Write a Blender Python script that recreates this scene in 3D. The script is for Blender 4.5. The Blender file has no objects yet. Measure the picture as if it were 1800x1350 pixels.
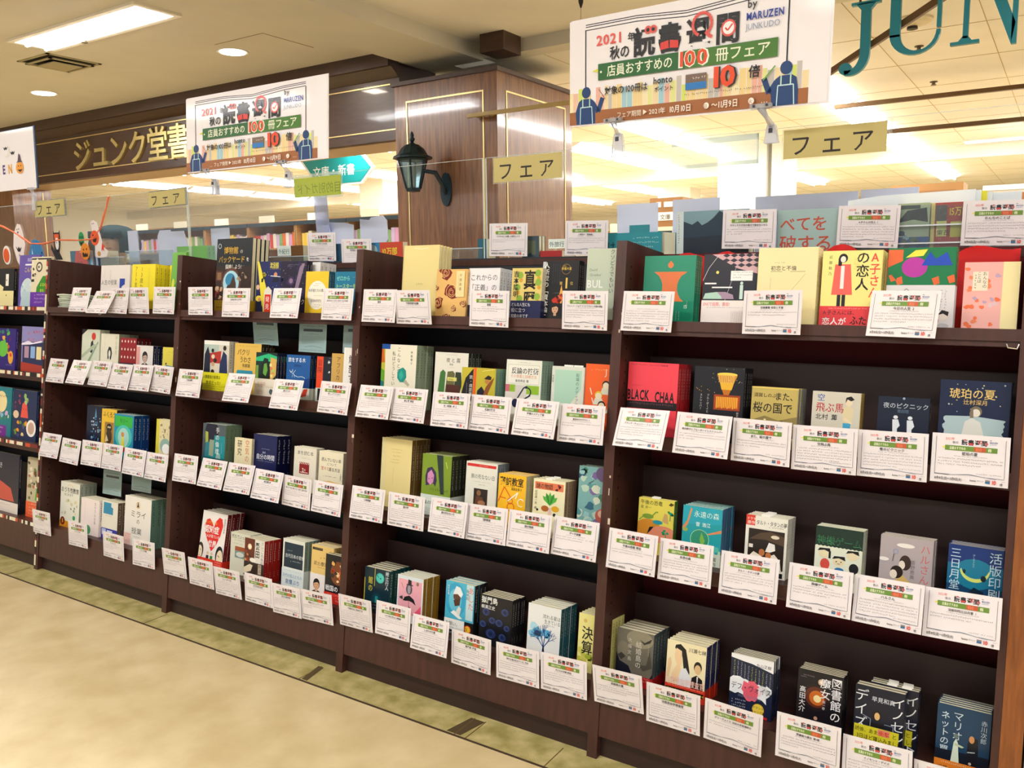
import bpy, bmesh, math, random
from mathutils import Vector, Matrix
SC = bpy.context.scene
COL = SC.collection
R = math.radians
TH = 0.12711            # the racks lean back by this angle
W = 0.96                # width of one rack unit

# ------------------------------------------------------------------ camera
cd = bpy.data.cameras.new('camera')
cam = bpy.data.objects.new('camera', cd); COL.objects.link(cam)
cd.sensor_fit = 'HORIZONTAL'; cd.sensor_width = 36.0
cd.lens = 36.0 * 1496.5 / 1800.0
cd.clip_start = 0.05; cd.clip_end = 100
rx, ux, bx_ = (0.8367, 0.5475, -0.01293), (-0.06188, 0.11798, 0.99109), (0.54415, -0.82844, 0.1326)
cam.matrix_world = Matrix(((rx[0], ux[0], bx_[0], 4.85559), (rx[1], ux[1], bx_[1], -1.94259),
                           (rx[2], ux[2], bx_[2], 1.33639), (0, 0, 0, 1)))
SC.camera = cam

# ------------------------------------------------------------------ world, exposure, area lights
wd = bpy.data.worlds.new('mall_ambient'); SC.world = wd; wd.use_nodes = True
wd.node_tree.nodes['Background'].inputs[0].default_value = (.97, 0.98, 1.0, 1)
wd.node_tree.nodes['Background'].inputs[1].default_value = 0.5
vs = SC.view_settings
SC.display_settings.display_device = 'sRGB'
vs.view_transform = 'Standard'; vs.look = 'None'; vs.gamma = 1.0; vs.use_curve_mapping = False
vs.exposure = -0.17
ZL, ZR, ZI = 2.79, 2.815, 2.735      # ceiling heights: hall left, hall right, inside the shop

def area(name, loc, sx, sy, power, color=(1, .985, .975), rot=(0, 0, 0)):
    l = bpy.data.lights.new(name, 'AREA'); l.shape = 'RECTANGLE'; l.size = sx; l.size_y = sy
    l.energy = power; l.color = color
    o = bpy.data.objects.new(name, l); o.location = loc; o.rotation_euler = rot; COL.objects.link(o)
    return o
HALL = [(-0.1, 1.11), (-2.9, 1.11), (-2.9, -1.5), (-0.1, -1.5), (2.6, -1.5), (5.4, -1.5), (2.6, -3.6), (5.4, -3.6), (5.6, 1.11)]
for hx, hy in HALL:                # one lamp under each hall ceiling fixture
    area('hall_lamp', (hx, hy, (ZR if hx > 1 else ZL) - .05), 1.2, .22, 34)
STRIP = [(3.09, 3.4, 14), (1.2, 4.2, 14), (0.05, 6.6, 11), (-1.6, 4.4, 15), (-3.5, 4.4, 15), (-5.3, 4.4, 15), (-7.2, 4.4, 15), (5.0, 5.4, 14)]
for sx_, y0_, y1_ in STRIP:        # the long rows of tubes inside the shop
    area('shop_lamp', (sx_, (y0_ + y1_) / 2, ZI - .07), .28, y1_ - y0_, 105 * (y1_ - y0_) / 8)

# ------------------------------------------------------------------ materials
_M = {}
def lin(c):
    if isinstance(c, str):
        c = [int(c[i:i + 2], 16) / 255 for i in (0, 2, 4)]
        c = [max(0, x - .05 * math.sin(2 * math.pi * x)) for x in c]      # contrast curve put into every hex colour
    return tuple(x / 12.92 if x <= .04045 else ((x + .055) / 1.055) ** 2.4 for x in c)
def M(col, rough=.45, coat=0.0, metal=0.0, noise=0.0, nscale=30.0, spec=.5, emit=0.0, stretch=None, bump=0.0, col2=None):
    key = (col, rough, coat, metal, noise, nscale, spec, emit, stretch, bump, col2)
    if key in _M: return _M[key]
    m = bpy.data.materials.new('paint_' + str(col)); m.use_nodes = True
    nt = m.node_tree; b = nt.nodes['Principled BSDF']; rgb = (*lin(col), 1)
    b.inputs['Base Color'].default_value = rgb
    b.inputs['Roughness'].default_value = rough; b.inputs['Metallic'].default_value = metal
    b.inputs['Specular IOR Level'].default_value = spec
    b.inputs['Coat Weight'].default_value = coat; b.inputs['Coat Roughness'].default_value = .06
    if emit:
        b.inputs['Emission Color'].default_value = rgb; b.inputs['Emission Strength'].default_value = emit
    if noise or bump or col2:
        tc = nt.nodes.new('ShaderNodeTexCoord'); mp = nt.nodes.new('ShaderNodeMapping')
        if stretch: mp.inputs['Scale'].default_value = stretch
        n = nt.nodes.new('ShaderNodeTexNoise'); n.inputs['Scale'].default_value = nscale; n.inputs['Detail'].default_value = 6
        nt.links.new(tc.outputs['Object'], mp.inputs[0]); nt.links.new(mp.outputs[0], n.inputs['Vector'])
        if noise or col2:
            r = nt.nodes.new('ShaderNodeValToRGB')
            c2 = lin(col2) if col2 else tuple(x * (1 - noise) for x in rgb[:3])
            c1 = rgb[:3] if col2 else tuple(min(1, x * (1 + noise)) for x in rgb[:3])
            r.color_ramp.elements[0].position = .33; r.color_ramp.elements[1].position = .67
            r.color_ramp.elements[0].color = (*c2, 1); r.color_ramp.elements[1].color = (*c1, 1)
            nt.links.new(n.outputs['Fac'], r.inputs[0]); nt.links.new(r.outputs[0], b.inputs['Base Color'])
        if bump:
            bp = nt.nodes.new('ShaderNodeBump'); bp.inputs['Strength'].default_value = bump; bp.inputs['Distance'].default_value = .002
            nt.links.new(n.outputs['Fac'], bp.inputs['Height']); nt.links.new(bp.outputs[0], b.inputs['Normal'])
    _M[key] = m
    return m
def clear(tint=(.96, .99, 1.0), refl=1.0, name='clear_acrylic', haze=0.0):
    key = (name, tint, refl, haze)
    if key in _M: return _M[key]
    m = bpy.data.materials.new(name); m.use_nodes = True; nt = m.node_tree
    for n in list(nt.nodes): nt.nodes.remove(n)
    out = nt.nodes.new('ShaderNodeOutputMaterial'); mix = nt.nodes.new('ShaderNodeMixShader')
    tr = nt.nodes.new('ShaderNodeBsdfTransparent'); gl = nt.nodes.new('ShaderNodeBsdfGlossy')
    fr = nt.nodes.new('ShaderNodeFresnel'); fr.inputs[0].default_value = 1.33
    mu = nt.nodes.new('ShaderNodeMath'); mu.operation = 'MULTIPLY'; mu.inputs[1].default_value = refl
    tr.inputs[0].default_value = (*tint, 1); gl.inputs['Roughness'].default_value = .03
    nt.links.new(fr.outputs[0], mu.inputs[0]); nt.links.new(mu.outputs[0], mix.inputs[0])
    nt.links.new(tr.outputs[0], mix.inputs[1]); nt.links.new(gl.outputs[0], mix.inputs[2])
    if haze:
        df = nt.nodes.new('ShaderNodeBsdfDiffuse'); df.inputs[0].default_value = (*tint, 1)
        m2 = nt.nodes.new('ShaderNodeMixShader'); m2.inputs[0].default_value = haze
        nt.links.new(mix.outputs[0], m2.inputs[1]); nt.links.new(df.outputs[0], m2.inputs[2]); nt.links.new(m2.outputs[0], out.inputs[0])
    else:
        nt.links.new(mix.outputs[0], out.inputs[0])
    _M[key] = m
    return m
def lamp_mat(strength=6.0, col=(1, .97, .95)):
    key = ('lamp', strength, col)
    if key in _M: return _M[key]
    m = bpy.data.materials.new('lit_tube'); m.use_nodes = True; nt = m.node_tree
    b = nt.nodes['Principled BSDF']; b.inputs['Emission Color'].default_value = (*col, 1)
    b.inputs['Emission Strength'].default_value = strength; b.inputs['Base Color'].default_value = (.9, .9, .9, 1)
    m.cycles.emission_sampling = 'NONE'
    _M[key] = m
    return m
DARKWOOD = M('51332b', .42, noise=.18, nscale=9, stretch=(6, 6, 1))
NAVY = M('0b1226', .6)
OAK = M('8a5c30', .45, noise=.25, nscale=14, stretch=(8, 8, .8))

# ------------------------------------------------------------------ mesh builder
class MB:
    def __init__(s): s.v = []; s.f = []; s.m = []; s.mats = []; s.mi = {}
    def mat(s, m):
        if m.name not in s.mi: s.mi[m.name] = len(s.mats); s.mats.append(m)
        return s.mi[m.name]
    def add(s, vs_, fs, m):
        o = len(s.v); s.v += [tuple(v) for v in vs_]; k = s.mat(m)
        for f in fs: s.f.append([o + i for i in f]); s.m.append(k)
    def box(s, x0, x1, y0, y1, z0, z1, m):
        s.add([(x, y, z) for z in (z0, z1) for y in (y0, y1) for x in (x0, x1)],
              [(0, 2, 3, 1), (4, 5, 7, 6), (0, 1, 5, 4), (2, 6, 7, 3), (0, 4, 6, 2), (1, 3, 7, 5)], m)
        return s
    def prism(s, pts, axis, a, b, m):
        """polygon pts extruded along axis 0/1/2 from a to b"""
        n = len(pts)
        def P(p, t):
            q = list(p); q.insert(axis, t); return tuple(q)
        s.add([P(p, a) for p in pts] + [P(p, b) for p in pts],
              [tuple(range(n))[::-1], tuple(range(n, 2 * n))] + [(i, (i + 1) % n, n + (i + 1) % n, n + i) for i in range(n)], m)
        return s
    def tube(s, pts, r, m, n=8, caps=True):
        pts = [Vector(p) for p in pts]; rings = []
        rr = r if isinstance(r, (list, tuple)) else [r] * len(pts)
        for i, p in enumerate(pts):
            d = (pts[min(i + 1, len(pts) - 1)] - pts[max(i - 1, 0)]).normalized()
            a = d.cross(Vector((0, 0, 1)));
            if a.length < .05: a = d.cross(Vector((1, 0, 0)))
            a.normalize(); b = d.cross(a)
            rings.append([p + (a * math.cos(t * 2 * math.pi / n) + b * math.sin(t * 2 * math.pi / n)) * rr[i] for t in range(n)])
        vs_ = [v for q in rings for v in q]; fs = []
        for i in range(len(pts) - 1):
            for t in range(n):
                fs.append((i * n + t, i * n + (t + 1) % n, (i + 1) * n + (t + 1) % n, (i + 1) * n + t))
        if caps: fs += [tuple(range(n))[::-1], tuple((len(pts) - 1) * n + t for t in range(n))]
        s.add(vs_, fs, m); return s
    def lathe(s, prof, m, n=20, c=(0, 0, 0), phase=0.0):
        vs_ = []; fs = []
        for (r, z) in prof:
            for t in range(n):
                a = phase + 2 * math.pi * t / n
                vs_.append((c[0] + r * math.cos(a), c[1] + r * math.sin(a), c[2] + z))
        for i in range(len(prof) - 1):
            for t in range(n):
                fs.append((i * n + t, i * n + (t + 1) % n, (i + 1) * n + (t + 1) % n, (i + 1) * n + t))
        fs += [tuple(range(n))[::-1], tuple((len(prof) - 1) * n + t for t in range(n))]
        s.add(vs_, fs, m); return s
    def build(s, name, parent=None, loc=None, rot=None, smooth=False):
        me = bpy.data.meshes.new(name); me.from_pydata(s.v, [], s.f)
        for m in s.mats: me.materials.append(m)
        me.polygons.foreach_set('material_index', s.m)
        if smooth: me.polygons.foreach_set('use_smooth', [True] * len(s.f))
        me.update()
        o = bpy.data.objects.new(name, me); COL.objects.link(o)
        if parent: o.parent = parent
        if loc: o.location = loc
        if rot: o.rotation_euler = rot
        return o
def tag(o, label=None, cat=None, group=None, kind=None):
    if label: o['label'] = label
    if cat: o['category'] = cat
    if group: o['group'] = group
    if kind: o['kind'] = kind
    return o
def root(name, label, cat, loc=(0, 0, 0), rot=(0, 0, 0), group=None):
    o = bpy.data.objects.new(name, None); COL.objects.link(o); o.empty_display_size = .05
    o.location = loc; o.rotation_euler = rot
    return tag(o, label, cat, group)
def copy_tree(o, parent=None):
    c = o.copy(); COL.objects.link(c)
    if parent: c.parent = parent
    for ch in list(o.children): copy_tree(ch, c)
    return c
def rk(x, d, s):
    """rack coordinates (along, into the rack, up its slope) to world"""
    return (x, s * math.sin(TH) + d * math.cos(TH), s * math.cos(TH) - d * math.sin(TH))

# ------------------------------------------------------------------ glyphs and flat print
_fc = bpy.data.curves.new('lettering', 'FONT'); _fo = bpy.data.objects.new('lettering', _fc)
_G = {}
def glyph(ch, bold=0):
    k = (ch, bold)
    if k not in _G:
        _fc.body = ch; _fc.resolution_u = 2; _fc.offset = bold * .0062
        me = _fo.to_mesh()
        v = [(p.co.x, p.co.y) for p in me.vertices]; f = [tuple(p.vertices) for p in me.polygons]
        _fo.to_mesh_clear()
        adv = 1.0 if ord(ch) > 0x2000 else (max([p[0] for p in v], default=.3) + .06)
        _G[k] = (v, f, adv)
    return _G[k]
def clip(poly, w, h):
    for ax, lim, sg in ((0, 0, 1), (0, w, -1), (1, 0, 1), (1, h, -1)):
        out = []
        for i in range(len(poly)):
            a, b = poly[i - 1], poly[i]
            ia, ib = (a[ax] - lim) * sg >= 0, (b[ax] - lim) * sg >= 0
            if ia != ib:
                t = (lim - a[ax]) / (b[ax] - a[ax]); out.append((a[0] + t * (b[0] - a[0]), a[1] + t * (b[1] - a[1])))
            if ib: out.append(b)
        poly = out
        if not poly: return poly
    return poly
class Print:
    """flat ink on the face of a sheet w x h; u, v run 0..1; y = -depth outwards"""
    def __init__(s, mb, w, h, y=0.0, rough=.35, coat=.0, step=.00005, x0=0, z0=0, ts=1.0):
        s.ts = ts
        s.mb, s.w, s.h, s.y, s.rough, s.coat, s.step, s.k, s.x0, s.z0 = mb, w, h, y, rough, coat, step, 1, x0, z0
    def _put(s, polys, col):
        m = M(col, s.rough, s.coat); y = s.y - s.k * s.step
        for p in polys:
            if any(a < -1e-6 or a > s.w + 1e-6 or b < -1e-6 or b > s.h + 1e-6 for a, b in p): p = clip(list(p), s.w, s.h)
            if len(p) > 2: s.mb.add([(s.x0 + a, y, s.z0 + b) for a, b in p], [tuple(range(len(p)))], m)
    def lay(s): s.k += 1
    def R(s, u0, v0, u1, v1, c):
        s.lay(); s._put([[(u0 * s.w, v0 * s.h), (u1 * s.w, v0 * s.h), (u1 * s.w, v1 * s.h), (u0 * s.w, v1 * s.h)]], c)
    def P(s, pts, c):
        s.lay(); s._put([[(a * s.w, b * s.h) for a, b in pts]], c)
    def E(s, u, v, ru, rv, c, n=18, a0=0, a1=360):
        s.lay()
        p = [((u + ru * math.cos(R(a0 + (a1 - a0) * i / n))) * s.w, (v + rv * math.sin(R(a0 + (a1 - a0) * i / n))) * s.h) for i in range(n + (a1 - a0 < 360))]
        s._put([p], c)
    def C(s, u, v, r, c, n=18):      # true circle, r as a share of the height
        s.E(u, v, r * s.h / s.w, r, c, n)
    def L(s, pts, wd_, c):           # line, width as a share of the height
        s.lay(); q = []; P_ = [(a * s.w, b * s.h) for a, b in pts]; t = wd_ * s.h / 2
        for a, b in zip(P_, P_[1:]):
            dx, dy = b[0] - a[0], b[1] - a[1]; n = math.hypot(dx, dy) or 1
            nx, ny = -dy / n * t, dx / n * t
            q.append([(a[0] + nx, a[1] + ny), (a[0] - nx, a[1] - ny), (b[0] - nx, b[1] - ny), (b[0] + nx, b[1] + ny)])
        s._put(q, c)
    def ring(s, u, v, r, wd_, c, a0=0, a1=360, n=20):
        k = s.h / s.w
        s.L([(u + r * k * math.cos(R(a0 + (a1 - a0) * i / n)), v + r * math.sin(R(a0 + (a1 - a0) * i / n))) for i in range(n + 1)], wd_, c)
    def T(s, txt, u, v, sz, c, vert=False, bold=0, right=False, mid=False, sq=1.0, mirror=False, track=0.0):
        """text; sz as a share of the height; vert: top of column at (u, v)"""
        s.lay(); S = sz * s.h * s.ts; x, y = u * s.w, v * s.h; polys = []; ks = 1.0
        if vert and (len(txt) * 1.02 + len(txt) * track) * S > y - .01 * s.h: ks = (y - .01 * s.h) / ((len(txt) * (1.02 + track)) * S)
        if vert and ks < .6: ks = 1.0; txt = txt[:max(1, int(y / (S * (1.02 + track))))]
        if not vert and not mid and not right and not mirror:
            tw = sum(.45 if ch == ' ' else glyph(ch, bold)[2] + track for ch in txt) * S * sq
            if tw > s.w * .985 - x > 0: sq *= (s.w * .985 - x) / tw
        if not vert and (right or mid):
            tw = sum(glyph(ch, bold)[2] + track for ch in txt) * S * sq
            x -= tw if right else tw / 2
        if mirror: txt = txt[::-1]
        for ch in txt:
            if ch == ' ':
                if vert: y -= S * .6
                else: x += S * .45 * sq
                continue
            gv, gf, adv = glyph(ch, bold)
            if vert:
                if ch in 'ー-—〜~()（）「」':
                    pts = [(x - S / 2 + (b + .12) * S, y - (S - (1 - a) * S) * ks) for a, b in gv]
                else:
                    pts = [(x - (adv / 2 - a) * S * sq, y - (S - (b + .12) * S) * ks) for a, b in gv]
                y -= S * (1.02 + track) * ks
            elif mirror:
                pts = [(x + (adv - a) * S * sq, y + b * S) for a, b in gv]; x += (adv + track) * S * sq
            else:
                pts = [(x + a * S * sq, y + b * S) for a, b in gv]; x += (adv + track) * S * sq
            polys += [[pts[i] for i in f] for f in gf]
        s._put(polys, c)
    def dots(s, n, seed, u0, v0, u1, v1, r0, r1, cols):
        g = random.Random(seed)
        for i in range(n):
            c = cols[i % len(cols)]; s.k -= 1
            s.C(g.uniform(u0, u1), g.uniform(v0, v1), g.uniform(r0, r1), c, 7)
        s.k += 1
    def blobs(s, n, seed, u0, v0, u1, v1, r0, r1, cols):
        g = random.Random(seed)
        for i in range(n):
            u, v, r = g.uniform(u0, u1), g.uniform(v0, v1), g.uniform(r0, r1); m_ = 9
            s.P([(u + r * g.uniform(.5, 1.2) * s.h / s.w * math.cos(t * 2 * math.pi / m_), v + r * g.uniform(.5, 1.0) * math.sin(t * 2 * math.pi / m_)) for t in range(m_)], cols[i % len(cols)])
            if i % 3: s.k -= 1
    def tiny(s, u0, v, u1, sz, c, seed=1, rows=1, gap=1.5, vert=False):
        """rows of print too small to read, as short marks"""
        g = random.Random(seed); s.lay(); q = []
        S = sz * s.h
        def ch(x, y):
            for _ in range(2):
                a, b_ = g.uniform(0, .45) * S, g.uniform(0, .7) * S; l = g.uniform(.25, .5) * S
                q.append([(x + a, y + b_), (x + a + l, y + b_), (x + a + l, y + b_ + S * .13), (x + a, y + b_ + S * .13)])
            a, b_, l = g.uniform(.1, .6) * S, g.uniform(0, .3) * S, g.uniform(.3, .6) * S
            q.append([(x + a, y + b_), (x + a + S * .13, y + b_), (x + a + S * .13, y + b_ + l), (x + a, y + b_ + l)])
        for r in range(rows):
            if vert:
                x, y, e = u0 * s.w - r * S * gap, v * s.h, u1 * s.h
                while y > e: ch(x, y - S); y -= S * 1.02
            else:
                x, y, e = u0 * s.w, v * s.h - r * S * gap, (u1 if r < rows - 1 or rows == 1 else u0 + (u1 - u0) * g.uniform(.3, .9)) * s.w
                while x < e:
                    if g.random() < .94: ch(x, y)
                    x += S * .93
        s._put(q, c)
    def person(s, u, v, k, skin, hair, coat, face=True, longhair=False, band=None):
        """small drawn figure: head centre (u, v), size k (head radius as a share of the height)"""
        kw = k * s.h / s.w
        if longhair: s.P([(u - 1.15 * kw, v + .5 * k), (u + 1.15 * kw, v + .5 * k), (u + 1.4 * kw, v - 2.2 * k), (u - 1.4 * kw, v - 2.2 * k)], hair)
        s.P([(u - 2 * kw, v - 4.2 * k), (u - 1.7 * kw, v - 2 * k), (u - .6 * kw, v - 1.4 * k), (u + .6 * kw, v - 1.4 * k), (u + 1.7 * kw, v - 2 * k), (u + 2 * kw, v - 4.2 * k)], coat)
        s.R(u - .35 * kw, v - 1.7 * k, u + .35 * kw, v - .6 * k, skin)
        s.E(u, v, 1.02 * kw, 1.25 * k, hair); s.E(u, v - .2 * k, .82 * kw, 1.02 * k, skin)
        s.P([(u - .85 * kw, v + .1 * k), (u - .8 * kw, v + .9 * k), (u + .8 * kw, v + .9 * k), (u + .85 * kw, v + .1 * k), (u + .3 * kw, v + .45 * k)], hair)
        if face:
            s.k += 1; y = -.2
            for dx in (-.35, .35):
                s.E(u + dx * kw, v - .15 * k, .13 * kw, .09 * k, '2a1a18', 8); s.k -= 1
            s.E(u, v - .75 * k, .22 * kw, .07 * k, 'a8534a', 8)

# ================================================================== the hall and the shop shell
def struct(name, mb, **k):
    o = mb.build(name, **k); return tag(o, kind='structure')
FLOORM = M('cdbb96', .42, coat=.25, col2='bba883', nscale=7, bump=.05)
STRIPM = M('b9ad82', .4, coat=.2, col2='928a5a', nscale=16)
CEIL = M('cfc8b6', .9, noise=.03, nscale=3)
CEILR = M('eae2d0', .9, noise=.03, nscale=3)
CREAM = M('efe6d2', .8)
WALNUT = M('4d3427', .35, coat=.3, noise=.2, nscale=8, stretch=(1, 6, 6))
BEECH = M('8f6a48', .28, coat=.55, col2='6f4e33', nscale=7, stretch=(9, 9, .7), bump=.25)
GOLD = M('d8bf87', .3, metal=.6)
struct('floor', MB().box(-13, 9, -7, 19, -.1, 0, FLOORM))
b = MB()
b.box(-13, 4.83, -.104, .035, 0, .0015, STRIPM)
struct('trim_1', b)
b = MB(); b.box(-13, 9, -.111, -.105, 0, .0022, M('4c3a28', .7))
for cx in (-2.0, -.4, .9, 1.93, 2.786, 3.43, 3.47, 3.735):
    b.prism([(cx, -.105), (cx + .003, -.105), (cx + .003, 0), (cx, 0)], 2, .0015, .0022, M('6b5a3a', .7))
b.prism([(2.795, -.1), (2.82, -.1), (2.80, -.004), (2.775, -.004)], 2, .0015, .002, M('5d5030', .7))
b.prism([(3.40, -.1), (3.45, -.1), (3.47, -.004), (3.42, -.004)], 2, .0015, .002, M('584a2e', .7))
struct('trim_2', b)
b = MB()
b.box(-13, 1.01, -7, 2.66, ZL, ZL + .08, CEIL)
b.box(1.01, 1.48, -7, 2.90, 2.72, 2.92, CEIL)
b.box(1.48, 9, -7, 2.90, ZR, ZR + .08, CEILR)
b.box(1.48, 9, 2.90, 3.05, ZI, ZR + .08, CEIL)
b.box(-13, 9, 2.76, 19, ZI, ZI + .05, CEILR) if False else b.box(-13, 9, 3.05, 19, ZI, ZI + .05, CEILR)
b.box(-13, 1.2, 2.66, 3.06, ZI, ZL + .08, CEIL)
b.box(-13, 9, 9.6, 9.75, ZI - .16, ZI, CEILR)
for x in [-12.4 + .62 * i for i in range(34)]: b.box(x, x + .004, 3.05, 18.9, ZI - .002, ZI, M('b39c78', .9))
for y in [3.9 + .91 * i for i in range(16)]: b.box(-12.9, 8.9, y, y + .004, ZI - .002, ZI, M('b39c78', .9))
hx = [(-.55, 2.28), (.2, 2.28)]
b.box(.17, .62, 1.78, 1.784, ZL - .002, ZL, M('8f7c5c', .9)); b.box(.62, .624, 1.78, 2.2, ZL - .002, ZL, M('8f7c5c', .9))
struct('ceiling', b)
struct('wall_back', MB().box(-13, 9, 18.9, 19, 0, 2.8, CREAM))
struct('wall_left', MB().box(-13.1, -13, -7, 19, 0, 2.9, CREAM))
struct('wall_right', MB().box(9, 9.1, 2.90, 19, 0, 2.9, CREAM))
struct('trim_3', MB().box(4.835, 5.4, .06, .5, 0, 1.42, M('e9dcc4', .6)))

# walnut fascia over the shop front, with inlay lines
b = MB(); b.box(-7.5, .95, 2.66, 3.06, 2.235, ZL, WALNUT)
b.box(-7.5, .95, 2.55, 2.66, 2.70, ZL, WALNUT)
b.prism([(2.66, 2.64), (2.58, 2.70), (2.66, 2.70)], 0, -7.5, .95, WALNUT)
b.box(-7.5, .95, 2.70, 3.055, 2.228, 2.235, M('a8937a', .5))
for z in (2.60, 2.30): b.box(-7.5, .93, 2.655, 2.66, z, z + .008, GOLD)
struct('trim_4', b)

def column(name, x0, x1, y0, y1, ztop, inlay):
    b = MB(); b.box(x0, x1, y0, y1, 0, ztop, BEECH)
    for (z0, z1, e) in ((2.575, 2.60, .02), (2.60, 2.63, .045), (2.63, 2.66, .06), (2.66, 2.69, .10), (2.69, 2.712, .12)):
        if z0 < ztop: b.box(x0 - e, x1 + e, y0 - e, y1 + e, z0, z1, WALNUT)
    for f in inlay: f(b)
    b.box(x0 + .70, x0 + .88, y0 + .02, y0 + .22, 2.70, ZR, WALNUT)
    return struct(name, b)
def inl(b, x0=.922, x1=1.76, y0=2.64, y1=3.6):
    e = .004
    for (a, c, z0, z1) in ((x0 + .10, x1 - .10, 2.46, 2.47), (x0 + .10, x0 + .11, .3, 2.46), (x1 - .11, x1 - .10, .3, 2.46)): b.box(a, c, y0 - e, y0, z0, z1, GOLD)
    for (a, c, z0, z1) in ((y0 + .1, y1 - .1, 2.46, 2.47), (y0 + .1, y0 + .11, .3, 2.46), (y1 - .11, y1 - .1, .3, 2.46)): b.box(x1, x1 + e, a, c, z0, z1, GOLD)
column('column', .922, 1.76, 2.64, 3.60, 2.6, [inl])
b = MB(); b.box(-5.3, -4.21, 2.665, 3.06, 0, 2.235, BEECH); b.box(-4.21, -4.206, 2.97, 2.98, .3, 2.2, GOLD)
struct('column', b)
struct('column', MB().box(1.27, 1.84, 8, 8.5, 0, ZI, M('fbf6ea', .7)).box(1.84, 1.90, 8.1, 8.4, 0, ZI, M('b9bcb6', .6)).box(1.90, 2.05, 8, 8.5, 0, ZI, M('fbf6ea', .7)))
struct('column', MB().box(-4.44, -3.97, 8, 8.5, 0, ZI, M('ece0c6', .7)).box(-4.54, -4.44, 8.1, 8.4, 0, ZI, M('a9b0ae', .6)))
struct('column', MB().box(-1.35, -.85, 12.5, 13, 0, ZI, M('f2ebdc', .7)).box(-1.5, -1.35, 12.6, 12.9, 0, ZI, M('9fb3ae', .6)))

# the shop name in metal letters on the fascia
lr = root('shop_sign', 'brass coloured Japanese shop name letters along the dark wooden fascia', 'sign', (-3.02, 2.66, 2.315))
x = 0
for ch in 'ジュンク堂書店':
    s = .30; gv, gf, adv = glyph(ch, 2); b = MB()
    mm = M('cdbb86', .25, metal=.75, noise=.15, nscale=6)
    n = len(gv); b.add([(x + a * s, 0, c * s + .01) for a, c in gv] + [(x + a * s, -.02, c * s + .01) for a, c in gv], [], mm)
    k = b.mat(mm); ed = {}
    for f in gf:
        b.f.append([n + i for i in f][::-1]); b.m.append(k)
        for i in range(len(f)):
            e = (f[i - 1], f[i]); ed[e] = 1
    for (i, j) in ed:
        if (j, i) not in ed: b.f.append([i, j, n + j, n + i]); b.m.append(k)
    b.build('letter', lr); x += .285

# ceiling fixtures --------------------------------------------------
def fixture(hx, hy, z, label):
    r_ = root('ceiling_light', label, 'ceiling light', (hx, hy, z), group='fluorescent fixtures in the hall ceiling')
    b = MB(); b.box(-.66, .66, -.15, -.12, -.015, 0, CREAM); b.box(-.66, .66, .12, .15, -.015, 0, CREAM)
    b.box(-.66, -.63, -.12, .12, -.015, 0, CREAM); b.box(.63, .66, -.12, .12, -.015, 0, CREAM)
    b.box(-.63, .63, -.12, .12, -.004, 0, M('f4f2ee', .3)); b.build('housing', r_)
    for dy in (-.06, .06): MB().tube([(-.6, dy, -.022), (.6, dy, -.022)], .014, lamp_mat(14)).build('tube', r_)
    MB().box(-.61, .61, -.10, .10, -.006, -.0045, lamp_mat(5)).build('reflector', r_)
PL = ('', 'above the far left end of the racks', 'over the aisle at the far left', 'over the aisle before the second bookcase', 'over the aisle before the middle bookcase', 'over the aisle at the right end', 'behind the viewer toward the left', 'behind the viewer toward the right', 'above the right end beyond the oak panel')
for i, (hx_, hy_) in enumerate(HALL):
    fixture(hx_, hy_, (ZR if hx_ > 1 else ZL), f'lit twin-tube ceiling fixture {PL[i]} in the hall' if i else 'lit twin-tube fluorescent fixture above the air vent, top left')
for i, (dx, dy, nm) in enumerate(((.11, 1.97, 'round recessed downlight in the hall ceiling, nearer the hanging banner'), (-2.14, 1.93, 'round recessed downlight in the hall ceiling below the square air vent'))):
    r_ = root('downlight', nm, 'downlight', (dx, dy, ZL), group='downlights')
    b = MB(); b.lathe([(.085, 0), (.10, -.004), (.105, -.002), (.105, 0)], CREAM, 28); b.build('trim_ring', r_, smooth=True)
    MB().lathe([(.001, -.006), (.083, -.005), (.085, 0)], lamp_mat(8, (1, .93, .86)), 28).build('lamp', r_)
    area('down_lamp', (dx, dy, ZL - .03), .15, .15, 7, (1, .85, .7))
r_ = root('air_vent', 'square grey ceiling air diffuser with dark gaps, top left', 'air vent', (-1.06, 1.46, ZL))
b = MB(); GV = M('a59c80', .6)
for (e, z) in ((.19, -.006), (.155, -.022)):
    for (a, c, d_, f_) in ((-e, e, -e, -e + .02), (-e, e, e - .02, e), (-e, -e + .02, -e, e), (e - .02, e, -e, e)): b.box(a, c, d_, f_, z, z + .006, GV)
b.build('frame', r_); MB().box(-.17, .17, -.17, .17, -.004, 0, M('34301f', .9)).build('throat', r_)  # one flat dark sheet shows between the frame rings
MB().box(-.10, .10, -.10, .10, -.03, -.024, GV).build('centre_plate', r_)
for (x_, y_, z_, l_) in ((-.35, 1.22, ZL, 'small dark sprinkler head on the hall ceiling, between the two downlights'), (3.86, 5.55, ZI, 'small metal sprinkler on the shop ceiling above the yellow-tan sign'), (4.05, 7.9, ZI, 'small metal sprinkler on the shop ceiling near the far bulkhead'), (3.93, 4.3, ZI, 'small metal sprinkler head beside the big teal letter J'), (-.28, 7.1, ZI, 'small sprinkler on the shop ceiling right of the panelled column')):
    b = MB(); b.lathe([(.028, 0), (.028, -.006), (.012, -.01), (.012, -.022), (.02, -.024), (.02, -.027)], M('6d6250', .4, metal=.5), 12)
    tag(b.build('sprinkler', loc=(x_, y_, z_)), l_, 'sprinkler')
b = MB(); b.lathe([(.11, 0), (.11, -.012), (.085, -.028), (.03, -.04)], M('d9c9a8', .6), 20); b.lathe([(.028, -.04), (.03, -.055), (.01, -.06)], M('2f2a22', .5), 14)
tag(b.build('speaker', loc=(3.99, 3.62, ZI), smooth=False), 'round cream ceiling speaker behind the big teal letter U', 'speaker')
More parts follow.
